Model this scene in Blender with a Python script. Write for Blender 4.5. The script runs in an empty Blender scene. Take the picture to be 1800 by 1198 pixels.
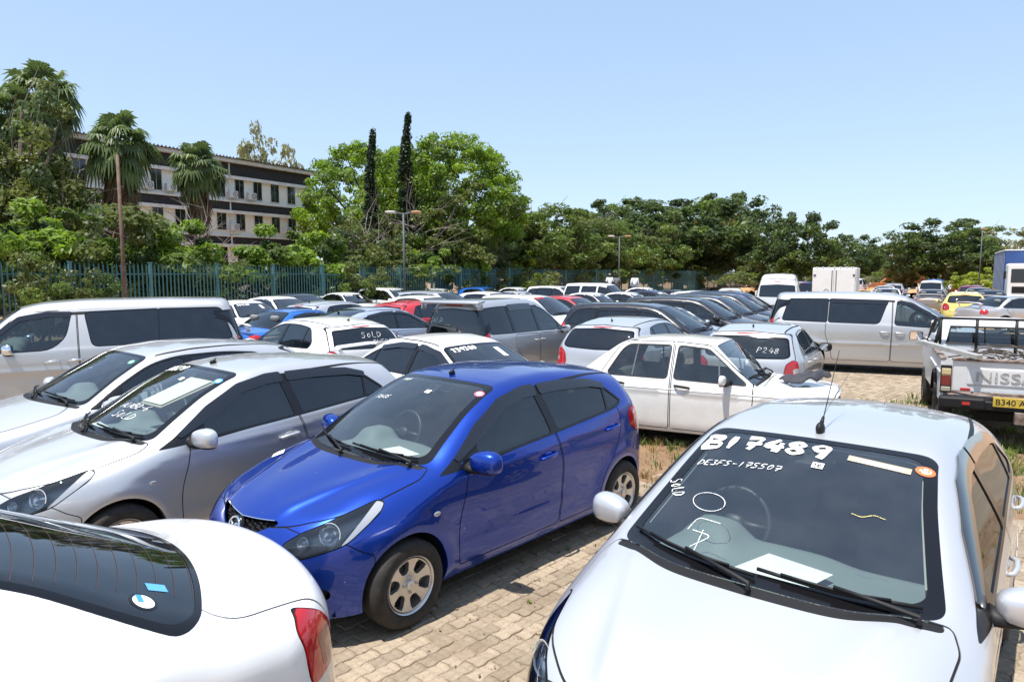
import bpy, bmesh, math, random
import numpy as np
from mathutils import Vector, Matrix
R = math.radians
rng = np.random.default_rng(7)
random.seed(7)
scene = bpy.context.scene
COL = scene.collection

# ---------------------------------------------------------------- camera
CAM_H, FOC, HOR = 2.27, 1200.0, 481.0
PITCH = math.atan((599.0 - HOR) / FOC)
cam_data = bpy.data.cameras.new("camera"); cam = bpy.data.objects.new("camera", cam_data); COL.objects.link(cam)
cam_data.sensor_width = 36.0; cam_data.lens = 36.0 * FOC / 1800.0
cam_data.clip_start = 0.05; cam_data.clip_end = 4000.0
cam.location = (0, 0, CAM_H); cam.rotation_euler = (math.pi / 2 - PITCH, 0, 0)
scene.camera = cam

# ---------------------------------------------------------------- sky, sun, exposure
SUN_EL, SUN_AZ = 73.0, -132.0          # azimuth: compass direction the light comes from, 0 = straight ahead (+Y), + to the right
world = bpy.data.worlds.new("World"); scene.world = world; world.use_nodes = True
_nt = world.node_tree
_bg = _nt.nodes["Background"]
_sky = _nt.nodes.new("ShaderNodeTexSky"); _sky.sky_type = 'NISHITA'; _sky.sun_disc = False
_sky.sun_elevation = R(SUN_EL); _sky.sun_rotation = R(SUN_AZ); _sky.altitude = 0.0
_sky.air_density = 1.0; _sky.dust_density = 0.5; _sky.ozone_density = 1.6
# film-like tone of the whole sky: compress its range evenly, then balance it
_gm = _nt.nodes.new("ShaderNodeGamma"); _gm.inputs[1].default_value = .42
_ml = _nt.nodes.new("ShaderNodeMix"); _ml.data_type = 'RGBA'; _ml.blend_type = 'MULTIPLY'; _ml.inputs[0].default_value = 1.0; _ml.inputs[7].default_value = (1.70, 1.98, 2.36, 1)
_nt.links.new(_sky.outputs[0], _gm.inputs[0]); _nt.links.new(_gm.outputs[0], _ml.inputs[6]); _nt.links.new(_ml.outputs[2], _bg.inputs[0]); _bg.inputs[1].default_value = 0.15
sun_data = bpy.data.lights.new("sun", 'SUN'); sun = bpy.data.objects.new("sun", sun_data); COL.objects.link(sun)
sun_data.energy = 5.0; sun_data.angle = R(0.55); sun_data.color = (1.0, 0.955, 0.89)
_sd = Vector((math.sin(R(SUN_AZ)) * math.cos(R(SUN_EL)), math.cos(R(SUN_AZ)) * math.cos(R(SUN_EL)), math.sin(R(SUN_EL))))
sun.rotation_euler = _sd.to_track_quat('Z', 'Y').to_euler()
scene.view_settings.view_transform = 'Standard'; scene.view_settings.look = 'None'
scene.view_settings.exposure = 0.60; scene.view_settings.gamma = 1.0
scene.view_settings.use_curve_mapping = False
scene.render.engine = 'CYCLES'
scene.cycles.max_bounces = 8; scene.cycles.transparent_max_bounces = 24
scene.cycles.diffuse_bounces = 3; scene.cycles.glossy_bounces = 4; scene.cycles.transmission_bounces = 6
scene.cycles.caustics_reflective = False; scene.cycles.caustics_refractive = False
scene.cycles.use_denoising = True
# ---------------------------------------------------------------- materials
MATS = {}
def _inp(b, n, v):
    if n in b.inputs: b.inputs[n].default_value = v
def mat(name, col=(.5, .5, .5), rough=.5, metal=0., coat=0., spec=.5, noise=None, bump=None, emit=None):
    """noise=(scale, amount[, second colour]); bump=(scale, strength)"""
    if name in MATS: return MATS[name]
    m = bpy.data.materials.new(name); m.use_nodes = True
    nt = m.node_tree; b = nt.nodes["Principled BSDF"]
    c4 = (*col, 1.0)
    b.inputs["Base Color"].default_value = c4
    _inp(b, "Roughness", rough); _inp(b, "Metallic", metal); _inp(b, "Coat Weight", coat); _inp(b, "Coat Roughness", .03)
    _inp(b, "Specular IOR Level", spec)
    tc = None
    if noise or bump:
        tc = nt.nodes.new("ShaderNodeTexCoord")
    if noise:
        n = nt.nodes.new("ShaderNodeTexNoise"); n.inputs["Scale"].default_value = noise[0]; n.inputs["Detail"].default_value = 6
        nt.links.new(tc.outputs["Object"], n.inputs["Vector"])
        mx = nt.nodes.new("ShaderNodeMix"); mx.data_type = 'RGBA'
        c2 = noise[2] if len(noise) > 2 else tuple(x * .5 for x in col)
        mx.inputs[6].default_value = c4; mx.inputs[7].default_value = (*c2, 1)
        rp = nt.nodes.new("ShaderNodeMapRange"); rp.inputs[1].default_value = .35; rp.inputs[2].default_value = .7
        rp.inputs[3].default_value = 0; rp.inputs[4].default_value = noise[1]
        nt.links.new(n.outputs[0], rp.inputs[0]); nt.links.new(rp.outputs[0], mx.inputs[0])
        nt.links.new(mx.outputs[2], b.inputs["Base Color"])
    if bump:
        n2 = nt.nodes.new("ShaderNodeTexNoise"); n2.inputs["Scale"].default_value = bump[0]; n2.inputs["Detail"].default_value = 5
        nt.links.new(tc.outputs["Object"], n2.inputs["Vector"])
        bp = nt.nodes.new("ShaderNodeBump"); bp.inputs["Strength"].default_value = bump[1]; bp.inputs["Distance"].default_value = .01
        nt.links.new(n2.outputs[0], bp.inputs["Height"]); nt.links.new(bp.outputs[0], b.inputs["Normal"])
    if emit:
        b.inputs["Emission Color"].default_value = (*emit[:3], 1); b.inputs["Emission Strength"].default_value = emit[3]
    MATS[name] = m
    return m

def paint(name, col, metal=0., rough=.38, dust=.06):
    """car paint: pigment or metallic base under a clear coat, thin road dust in patches"""
    key = "paint_" + name
    if key in MATS: return MATS[key]
    m = bpy.data.materials.new(key); m.use_nodes = True; nt = m.node_tree; b = nt.nodes["Principled BSDF"]
    _inp(b, "Metallic", metal); _inp(b, "Roughness", rough); _inp(b, "Coat Weight", 1.0); _inp(b, "Coat Roughness", .025); _inp(b, "Coat IOR", 1.5)
    tc = nt.nodes.new("ShaderNodeTexCoord")
    n = nt.nodes.new("ShaderNodeTexNoise"); n.inputs["Scale"].default_value = 6.0; n.inputs["Detail"].default_value = 9; n.inputs["Roughness"].default_value = .7
    nt.links.new(tc.outputs["Object"], n.inputs["Vector"])
    rp = nt.nodes.new("ShaderNodeMapRange"); rp.inputs[1].default_value = .45; rp.inputs[2].default_value = .8; rp.inputs[3].default_value = 0.0; rp.inputs[4].default_value = dust
    nt.links.new(n.outputs[0], rp.inputs[0])
    # droppings and specks
    vz = nt.nodes.new("ShaderNodeTexVoronoi"); vz.inputs["Scale"].default_value = 9.0
    nt.links.new(tc.outputs["Object"], vz.inputs["Vector"])
    lt = nt.nodes.new("ShaderNodeMath"); lt.operation = 'LESS_THAN'; lt.inputs[1].default_value = .045
    nt.links.new(vz.outputs["Distance"], lt.inputs[0])
    sc = nt.nodes.new("ShaderNodeMath"); sc.operation = 'MULTIPLY'; sc.inputs[1].default_value = .5
    nt.links.new(lt.outputs[0], sc.inputs[0])
    ad = nt.nodes.new("ShaderNodeMath"); ad.operation = 'MAXIMUM'
    nt.links.new(sc.outputs[0], ad.inputs[0]); nt.links.new(rp.outputs[0], ad.inputs[1])
    mx = nt.nodes.new("ShaderNodeMix"); mx.data_type = 'RGBA'; mx.inputs[6].default_value = (*col, 1); mx.inputs[7].default_value = (.55, .47, .38, 1)
    nt.links.new(ad.outputs[0], mx.inputs[0]); nt.links.new(mx.outputs[2], b.inputs["Base Color"])
    rr = nt.nodes.new("ShaderNodeMapRange"); rr.inputs[3].default_value = .01; rr.inputs[4].default_value = .05
    nt.links.new(n.outputs[0], rr.inputs[0]); nt.links.new(rr.outputs[0], b.inputs["Coat Roughness"])
    MATS[key] = m
    return m

def glass(name, tint, refl=1.0, rough=.0, film=(.006, .028), ior=1.85):
    """thin pane: tinted see-through sheet with a Fresnel reflection"""
    if name in MATS: return MATS[name]
    m = bpy.data.materials.new(name); m.use_nodes = True; nt = m.node_tree
    nt.nodes.remove(nt.nodes["Principled BSDF"]); out = nt.nodes["Material Output"]
    tr = nt.nodes.new("ShaderNodeBsdfTransparent"); tr.inputs[0].default_value = (*tint, 1)
    gl = nt.nodes.new("ShaderNodeBsdfGlossy"); gl.inputs["Roughness"].default_value = rough; gl.inputs[0].default_value = (.92 * refl, .97 * refl, 1.0 * refl, 1)
    fr = nt.nodes.new("ShaderNodeFresnel"); fr.inputs[0].default_value = ior
    mx = nt.nodes.new("ShaderNodeMixShader")
    nt.links.new(fr.outputs[0], mx.inputs[0]); nt.links.new(tr.outputs[0], mx.inputs[1]); nt.links.new(gl.outputs[0], mx.inputs[2])
    # film of dust on the pane
    tc = nt.nodes.new("ShaderNodeTexCoord"); n = nt.nodes.new("ShaderNodeTexNoise"); n.inputs["Scale"].default_value = 5; n.inputs["Detail"].default_value = 8
    nt.links.new(tc.outputs["Object"], n.inputs["Vector"])
    rp = nt.nodes.new("ShaderNodeMapRange"); rp.inputs[1].default_value = .4; rp.inputs[2].default_value = .8; rp.inputs[3].default_value = film[0]; rp.inputs[4].default_value = film[1]
    nt.links.new(n.outputs[0], rp.inputs[0])
    df = nt.nodes.new("ShaderNodeBsdfDiffuse"); df.inputs[0].default_value = (.5, .5, .48, 1)
    m2 = nt.nodes.new("ShaderNodeMixShader")
    nt.links.new(rp.outputs[0], m2.inputs[0]); nt.links.new(mx.outputs[0], m2.inputs[1]); nt.links.new(df.outputs[0], m2.inputs[2])
    nt.links.new(m2.outputs[0], out.inputs[0])
    MATS[name] = m
    return m

M_WS = glass("windscreen_glass", (.80, .90, .89), film=(.010, .035), ior=2.15)
M_TINT = glass("privacy_glass", (.05, .055, .065), film=(.0, .010))
M_SIDE = glass("side_glass", (.40, .48, .47), film=(.002, .012))
M_CLEAR = glass("clear_lens", (.95, .97, .97), film=(.0, .01))
M_LTGL = glass("light_tint_glass", (.66, .76, .74), film=(.004, .02))
M_BLK = mat("black_plastic", (.011, .011, .012), .55, spec=.28)
M_TRIM = mat("gloss_black_trim", (.008, .008, .009), .18)
M_GAP = mat("panel_gap", (.004, .004, .004), .9)
M_RUB = mat("tyre_rubber", (.018, .017, .016), .8, noise=(14, .6, (.06, .045, .032)), bump=(60, .25))
M_CHR = mat("chrome", (.85, .86, .88), .06, 1.0)
M_ALLOY = mat("alloy_wheel", (.66, .65, .63), .30, .8, noise=(9, .35, (.42, .36, .30)))
M_LAMPD = mat("lamp_housing", (.20, .20, .21), .30, .3)
M_REFL = mat("lamp_reflector", (.8, .82, .85), .12, 1.0)
M_LREF = mat("lamp_bowl", (.80, .81, .83), .22, .6)
M_RED = mat("red_lens", (.42, .008, .012), .12, 0, coat=1.0)
M_REDD = mat("dark_red_lens", (.16, .004, .008), .12, 0, coat=1.0)
M_AMB = mat("amber_lens", (.75, .22, .02), .15, 0, coat=1.0)
M_WLENS = mat("white_lens", (.50, .50, .50), .18, .4, coat=1.0)
M_DASH = mat("grey_dashboard", (.16, .185, .19), .65, bump=(220, .15))
M_SEAT = mat("seat_cloth", (.20, .20, .195), .9, bump=(180, .3))
M_SEATB = mat("beige_seat_cloth", (.26, .23, .19), .9)
M_LINER = mat("cabin_liner", (.34, .34, .32), .9)
M_LINERD = mat("cabin_trim", (.21, .215, .215), .8)
M_PAPER = mat("paper", (.82, .82, .80), .8)
def streaky(name, col):
    """brushed-on marker: streaks where the glass shows through"""
    m = bpy.data.materials.new(name); m.use_nodes = True; nt = m.node_tree; b = nt.nodes["Principled BSDF"]; b.inputs["Base Color"].default_value = (*col, 1); b.inputs["Roughness"].default_value = .8
    tc = nt.nodes.new("ShaderNodeTexCoord"); mp = nt.nodes.new("ShaderNodeMapping"); mp.inputs["Scale"].default_value = (60, 260, 60); n = nt.nodes.new("ShaderNodeTexNoise"); n.inputs["Scale"].default_value = 1.0; n.inputs["Detail"].default_value = 3
    nt.links.new(tc.outputs["Object"], mp.inputs[0]); nt.links.new(mp.outputs[0], n.inputs["Vector"])
    rp = nt.nodes.new("ShaderNodeMapRange"); rp.inputs[1].default_value = .36; rp.inputs[2].default_value = .50; rp.inputs[3].default_value = .30; rp.inputs[4].default_value = 1.0
    nt.links.new(n.outputs[0], rp.inputs[0]); nt.links.new(rp.outputs[0], b.inputs["Alpha"]); MATS[name] = m; return m
M_CHALK = streaky("white_marker", (.82, .82, .80))
M_YCHALK = streaky("yellow_marker", (.75, .62, .22))
M_UNDER = mat("underbody", (.012, .011, .01), .9)
M_CERAM = mat("black_frit", (.006, .006, .007), .12)

# ---------------------------------------------------------------- meshes and objects
def mesh(name, V, Fc, m=None, smooth=False, N=None, idx=None):
    me = bpy.data.meshes.new(name)
    V = np.asarray(V, dtype=np.float32)
    if isinstance(Fc, np.ndarray) and Fc.ndim == 2:
        n, k = Fc.shape
        me.vertices.add(len(V)); me.vertices.foreach_set("co", V.ravel())
        me.loops.add(n * k); me.loops.foreach_set("vertex_index", Fc.astype(np.int32).ravel())
        me.polygons.add(n); me.polygons.foreach_set("loop_start", np.arange(0, n * k, k, dtype=np.int32))
        me.polygons.foreach_set("loop_total", np.full(n, k, dtype=np.int32))
        me.update(calc_edges=True)
    else:
        me.from_pydata([tuple(map(float, v)) for v in V], [], [tuple(map(int, f)) for f in Fc])
    if m is not None:
        for mm in (m if isinstance(m, (list, tuple)) else [m]): me.materials.append(mm)
    if idx is not None: me.polygons.foreach_set("material_index", np.asarray(idx, dtype=np.int32))
    if smooth or N is not None:
        me.polygons.foreach_set("use_smooth", np.ones(len(me.polygons), dtype=bool))
    if N is not None:
        me.normals_split_custom_set_from_vertices(np.asarray(N, dtype=np.float32))
    me.update()
    return me
KIDS = {}
def obj(name, me, parent=None, **props):
    o = bpy.data.objects.new(name, me); COL.objects.link(o)
    if parent is not None: o.parent = parent; KIDS.setdefault(parent.name, []).append(o)
    for k, v in props.items(): o[k] = v
    return o
def empty(name, loc=(0, 0, 0), rz=0, **props):
    o = obj(name, None, **props); o.location = loc; o.rotation_euler = (0, 0, rz); o.empty_display_size = .2
    return o
class MB:
    """collects shapes into one mesh"""
    def __init__(s): s.V = []; s.F = []; s.M = []; s.n = 0; s.cur = 0
    def add(s, V, Fc):
        V = np.asarray(V, dtype=float).reshape(-1, 3)
        s.V.append(V); s.F += [tuple(int(i) + s.n for i in f) for f in Fc]; s.M += [s.cur] * len(Fc); s.n += len(V); return s
    def box(s, c, size, rot=None):
        h = np.array(size) / 2
        v = np.array([[sx, sy, sz] for sx in (-1, 1) for sy in (-1, 1) for sz in (-1, 1)]) * h
        if rot is not None: v = v @ np.array(rot.to_3x3() if hasattr(rot, 'to_3x3') else rot).T
        return s.add(v + np.array(c), [(0, 1, 3, 2), (4, 6, 7, 5), (0, 4, 5, 1), (2, 3, 7, 6), (0, 2, 6, 4), (1, 5, 7, 3)])
    def rbox(s, c, size, r=.02, rot=None, n=3):
        """box with rounded edges"""
        g = bmesh.new(); bmesh.ops.create_cube(g, size=1); bmesh.ops.scale(g, vec=size, verts=g.verts)
        bmesh.ops.bevel(g, geom=list(g.edges), offset=min(r, min(size) * .49), segments=n, affect='EDGES', profile=.5)
        v = np.array([x.co[:] for x in g.verts]); f = [[x.index for x in p.verts] for p in g.faces]; g.free()
        if rot is not None: v = v @ np.array(rot.to_3x3() if hasattr(rot, 'to_3x3') else rot).T
        return s.add(v + np.array(c), f)
    def ell(s, c, rad, nu=16, nv=10, e=1.0, rot=None):
        """ellipsoid; e<1 gives a boxier one"""
        u = np.linspace(0, 2 * np.pi, nu, endpoint=False); w = np.linspace(-np.pi / 2, np.pi / 2, nv)
        f = lambda a: np.sign(a) * np.abs(a) ** e
        v = np.array([[f(np.cos(b)) * f(np.cos(a)), f(np.cos(b)) * f(np.sin(a)), f(np.sin(b))] for b in w for a in u]) * np.array(rad)
        if rot is not None: v = v @ np.array(rot.to_3x3() if hasattr(rot, 'to_3x3') else rot).T
        return s.add(v + np.array(c), [(j * nu + i, j * nu + (i + 1) % nu, (j + 1) * nu + (i + 1) % nu, (j + 1) * nu + i) for j in range(nv - 1) for i in range(nu)])
    def tube(s, pts, r, n=8, caps=True, flat=1.0):
        P = [Vector(p) for p in pts]; rr = r if isinstance(r, (list, tuple, np.ndarray)) else [r] * len(P)
        V = []; up = None
        for i, p in enumerate(P):
            d = (P[min(i + 1, len(P) - 1)] - P[max(i - 1, 0)]).normalized()
            if up is None: up = Vector((0, 0, 1)) if abs(d.z) < .9 else Vector((1, 0, 0))
            a = d.cross(up)
            if a.length < 1e-6: a = d.cross(Vector((0, 1, 0)))
            a.normalize(); b = a.cross(d).normalized(); up = b
            for k in range(n):
                t = 2 * math.pi * k / n
                V.append(p + a * (rr[i] * math.cos(t)) + b * (rr[i] * flat * math.sin(t)))
        Fc = [(i * n + k, i * n + (k + 1) % n, (i + 1) * n + (k + 1) % n, (i + 1) * n + k) for i in range(len(P) - 1) for k in range(n)]
        if caps: Fc += [tuple(range(n))[::-1], tuple(range((len(P) - 1) * n, len(P) * n))]
        return s.add([v[:] for v in V], Fc)
    def lathe(s, prof, n=32, axis='y', c=(0, 0, 0), a0=0, a1=2 * math.pi):
        """prof: (axial, radius)"""
        full = abs(a1 - a0 - 2 * math.pi) < 1e-6
        t = np.linspace(a0, a1, n, endpoint=not full); V = []
        for (h, r) in prof:
            for a in t:
                if axis == 'y': V.append((r * math.cos(a), h, r * math.sin(a)))
                elif axis == 'z': V.append((r * math.cos(a), r * math.sin(a), h))
                else: V.append((h, r * math.cos(a), r * math.sin(a)))
        m = len(prof); k = n if full else n - 1
        return s.add(np.array(V) + np.array(c), [(j * n + i, j * n + (i + 1) % n, (j + 1) * n + (i + 1) % n, (j + 1) * n + i) for j in range(m - 1) for i in range(k)])
    def poly(s, pts, d=(0, 0, 0)):
        """extruded polygon"""
        P = np.array(pts, dtype=float); n = len(P)
        if not np.any(d): return s.add(P, [tuple(range(n))])
        return s.add(np.vstack([P, P + np.array(d)]), [tuple(range(n))[::-1], tuple(range(n, 2 * n))] + [(i, (i + 1) % n, n + (i + 1) % n, n + i) for i in range(n)])
    def mesh(s, name, m=None, smooth=False):
        V = np.vstack(s.V) if s.V else np.zeros((0, 3))
        me = mesh(name, V, s.F, m, smooth, idx=s.M if any(s.M) else None)
        return me
    def build(s, name, m, parent=None, smooth=False, auto=None, **props):
        me = s.mesh(name, m, smooth)
        if auto:
            me.polygons.foreach_set("use_smooth", np.ones(len(me.polygons), dtype=bool))
            me.set_sharp_from_angle(angle=R(auto))
        return obj(name, me, parent, **props)

_TXT = {}
def text_mesh(txt, size, m, thick=.002, name="lettering"):
    """flat lettering in the XY plane, centred, as a mesh"""
    c = bpy.data.curves.new("t", 'FONT'); c.body = txt; c.size = size; c.extrude = thick; c.align_x = 'CENTER'; c.align_y = 'CENTER'; c.resolution_u = 3
    o = bpy.data.objects.new("t", c); COL.objects.link(o)
    dg = bpy.context.evaluated_depsgraph_get(); me = bpy.data.meshes.new_from_object(o.evaluated_get(dg)); me.name = name
    bpy.data.objects.remove(o); bpy.data.curves.remove(c)
    me.materials.clear(); me.materials.append(m)
    return me
def copy_tree(o, parent=None):
    c = o.copy(); COL.objects.link(c); c.parent = parent
    if parent is not None: KIDS.setdefault(parent.name, []).append(c)
    for ch in KIDS.get(o.name, []): copy_tree(ch, c)
    return c
def ray(px, py):
    """direction in the world for a pixel of the 1800 x 1198 photograph"""
    x = (px - 900) / FOC; y = -(py - 599) / FOC
    cp, sp = math.cos(PITCH), math.sin(PITCH)
    return Vector((x, cp + y * sp, -sp + y * cp))
def at_z(px, py, z):
    d = ray(px, py); t = (z - CAM_H) / d.z
    return Vector((0, 0, CAM_H)) + d * t
def at_y(px, py, Y):
    d = ray(px, py); return Vector((0, 0, CAM_H)) + d * (Y / d.y)
# ---------------------------------------------------------------- car body surface
def crv(pts, s=.04, step=.01):
    """smooth curve through sorted (x, y) pairs, straight beyond both ends"""
    p = np.array(sorted(pts), dtype=float)
    if len(p) == 1: p = np.array([[p[0, 0] - 1, p[0, 1]], [p[0, 0] + 1, p[0, 1]]])
    lo, hi = p[0, 0] - 1.2, p[-1, 0] + 1.2
    sl = (p[1, 1] - p[0, 1]) / max(p[1, 0] - p[0, 0], 1e-6); sr = (p[-1, 1] - p[-2, 1]) / max(p[-1, 0] - p[-2, 0], 1e-6)
    xs = np.arange(lo, hi, step)
    px = np.r_[lo, p[:, 0], hi]; py = np.r_[p[0, 1] - sl * 1.2, p[:, 1], p[-1, 1] + sr * 1.2]
    ys = np.interp(xs, px, py)
    if s > 0:
        k = np.arange(-int(4 * s / step), int(4 * s / step) + 1) * step; w = np.exp(-.5 * (k / s) ** 2); w /= w.sum()
        n = len(k) // 2; yp = np.r_[ys[0] - sl * step * np.arange(n, 0, -1), ys, ys[-1] + sr * step * np.arange(1, n + 1)]
        ys = np.convolve(yp, w, 'valid')
    return lambda x: np.interp(x, xs, ys)
def smax(a, b, k):
    h = np.maximum(k - np.abs(a - b), 0) / k
    return np.maximum(a, b) + h * h * k * .25
def rpoly(pts, r=.03, n=4):
    """polygon with rounded corners; a point may carry its own radius (x, y, r)"""
    P = [np.array(p[:2], float) for p in pts]; rr = [p[2] if len(p) > 2 else r for p in pts]; out = []
    m = len(P)
    for i in range(m):
        a, b, c = P[i - 1], P[i], P[(i + 1) % m]; u = a - b; v = c - b; lu, lv = np.linalg.norm(u), np.linalg.norm(v)
        d = min(rr[i], lu * .45, lv * .45)
        if d < 1e-4: out.append(b); continue
        p0 = b + u / lu * d; p1 = b + v / lv * d
        for t in np.linspace(0, 1, n): out.append((1 - t) ** 2 * p0 + 2 * t * (1 - t) * b + t * t * p1)
    return np.array(out)
def sdf(poly, X, Y):
    """signed distance to a closed polygon, negative inside"""
    d = np.full(X.shape, 1e9); ins = np.zeros(X.shape, bool)
    n = len(poly)
    for i in range(n):
        ax, ay = poly[i]; bx, by = poly[(i + 1) % n]
        ex, ey = bx - ax, by - ay; wx, wy = X - ax, Y - ay
        t = np.clip((wx * ex + wy * ey) / (ex * ex + ey * ey + 1e-12), 0, 1)
        d = np.minimum(d, (wx - ex * t) ** 2 + (wy - ey * t) ** 2)
        c = ((ay <= Y) & (by > Y)) | ((by <= Y) & (ay > Y))
        if abs(ey) > 1e-12: ins ^= c & (X < ax + (Y - ay) / ey * ex)
    d = np.sqrt(d)
    return np.where(ins, -d, d)

class Shape:
    def __init__(s, sp):
        s.sp = sp
        s.top = crv(sp['top'], sp.get('top_s', .05)); s.dtop = lambda x: (s.top(x + .02) - s.top(x - .02)) / .04
        s.fr = crv(sp['front'], sp.get('front_s', .04)); s.rr = crv(sp['rear'], sp.get('rear_s', .03))
        s.belt = crv(sp['belt'], .12); s.plan = crv(sp['plan'], .12); s.sec = crv(sp['sec'], sp.get('sec_s', .035))
        s.tum = crv(sp['tum'], .1) if isinstance(sp['tum'], list) else (lambda x, t=sp['tum']: t + 0 * x)
        s.kx = crv(sp.get('kx', [(-1.2, -.3), (0, 0), (.8, .4)]), .15); s.crown = crv(sp.get('crown', [(-2, .07), (2, .07)]), .1)
        s.kab = crv(sp.get('kab', [(-2, .14), (2, .14)]), .1)
        s.sill = crv(sp['sill'], .03)
        s.bf = sp.get('bowf', (.22, .25)); s.br = sp.get('bowr', (.1, .12)); s.wmax = max(w for _, w in sp['plan'])
        s.kd = sp.get('kd', .12); s.kc = sp.get('kc', .14); s.tq = sp.get('tq', .12)
        s.crease = sp.get('crease', []); s.fb = sp.get('fb', 0)
        s.sh = sp.get('shoulder', .012)
    def a(s, x, y, z):
        zz = z - s.belt(x); up = .5 * (zz + np.sqrt(zz * zz + .0016))
        w = s.plan(x) - s.sec(z) - s.tum(x) * up - s.tq * up * up - s.sh / (1 + np.exp(-np.clip(zz / .012, -30, 30)))
        for (xw, zw, r, amt, wd) in s.sp.get('flares', []):
            d = np.hypot(x - xw, z - zw) - r
            w = w + amt * np.exp(-(d / wd) ** 2) * (1 / (1 + np.exp(-(z - zw + .05) / .05)))
        for (x0, z0, x1, z1, amt, wd) in s.crease:   # soft character line on the flank
            t = np.clip((x - x0) / (x1 - x0), 0, 1); zl = z0 + (z1 - z0) * t; fade = np.sin(np.pi * np.clip(t, 0, 1)) ** .5
            w = w + amt * fade * np.exp(-((z - zl) / wd) ** 2)
        return y - w
    def F(s, x, y, z):
        y = np.abs(y); y2 = y * y
        a = s.a(x, y, z)
        xs = x + s.kx(x) * y2
        T = s.top(xs) - s.crown(x) * y2
        if s.fb:
            for (xb, yb, sx, sy, h) in s.fb: T = T + h * np.exp(-((x - xb) / sx) ** 2 - ((y - yb) / sy) ** 2)
        for (x0, y0, x1, y1, h, w) in s.sp.get('ridges', []):      # folds pressed into the bonnet
            t = (x - x0) / (x1 - x0); yl = y0 + (y1 - y0) * np.clip(t, -.1, 1.1); d = y - yl
            T = T + h * np.where(d < 0, np.exp(-(d / (w * 3)) ** 2), np.exp(-(d / w) ** 2)) * np.clip(np.minimum(t, 1 - t) * 6 + .15, 0, 1)
        b = (z - T) / np.sqrt(1 + s.dtop(xs) ** 2)
        q = (y / s.wmax)
        c = x - (s.fr(z) - s.bf[0] * q ** 2 - s.bf[1] * q ** 6)
        d = (s.rr(z) + s.br[0] * q ** 2 + s.br[1] * q ** 6) - x
        sl = (s.rr(z + .02) - s.rr(z - .02)) / .04
        d = d / np.sqrt(1 + sl * sl)
        return smax(smax(smax(a, b, s.kab(x)), d, s.kd), c, s.kc)
    def Fp(s, P): return s.F(P[:, 0], P[:, 1], P[:, 2])
    def grad(s, P, e=.004):
        g = np.empty_like(P)
        for i in range(3):
            d = np.zeros(3); d[i] = e; g[:, i] = (s.Fp(P + d) - s.Fp(P - d)) / (2 * e)
        return g
    def nrm(s, P):
        g = s.grad(np.atleast_2d(np.asarray(P, float)), .012); return g / np.linalg.norm(g, axis=1, keepdims=True)
    def proj(s, P, it=2):
        for _ in range(it):
            g = s.grad(P); P = P - (s.Fp(P) / np.maximum((g * g).sum(1), .2))[:, None] * g
        return P
    def cast(s, O, D, t1=3.0, it=34):
        """first hit from inside along D"""
        lo = np.zeros(len(O)); hi = np.full(len(O), t1)
        for _ in range(it):
            m = (lo + hi) / 2; f = s.Fp(O + D * m[:, None]); ins = f < 0
            lo = np.where(ins, m, lo); hi = np.where(ins, hi, m)
        return O + D * ((lo + hi) / 2)[:, None]
    def side(s, x, z):
        x = np.atleast_1d(np.asarray(x, float)); z = np.atleast_1d(np.asarray(z, float)) + 0 * x; x = x + 0 * z
        return s.cast(np.stack([x, 0 * x, z], 1), np.tile([0, 1., 0], (len(x), 1)), 1.6)
    def topz(s, x, y, z0=.5):
        x = np.atleast_1d(np.asarray(x, float)); y = np.atleast_1d(np.asarray(y, float)) + 0 * x; x = x + 0 * y
        return s.cast(np.stack([x, y, z0 + 0 * x], 1), np.tile([0, 0, 1.], (len(x), 1)), 2.2)
    def endx(s, y, z, sg):
        y = np.atleast_1d(np.asarray(y, float)); z = np.atleast_1d(np.asarray(z, float)) + 0 * y; y = y + 0 * z
        return s.cast(np.stack([0 * y, y, z], 1), np.tile([sg, 0, 0.], (len(y), 1)), 3.6)

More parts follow.
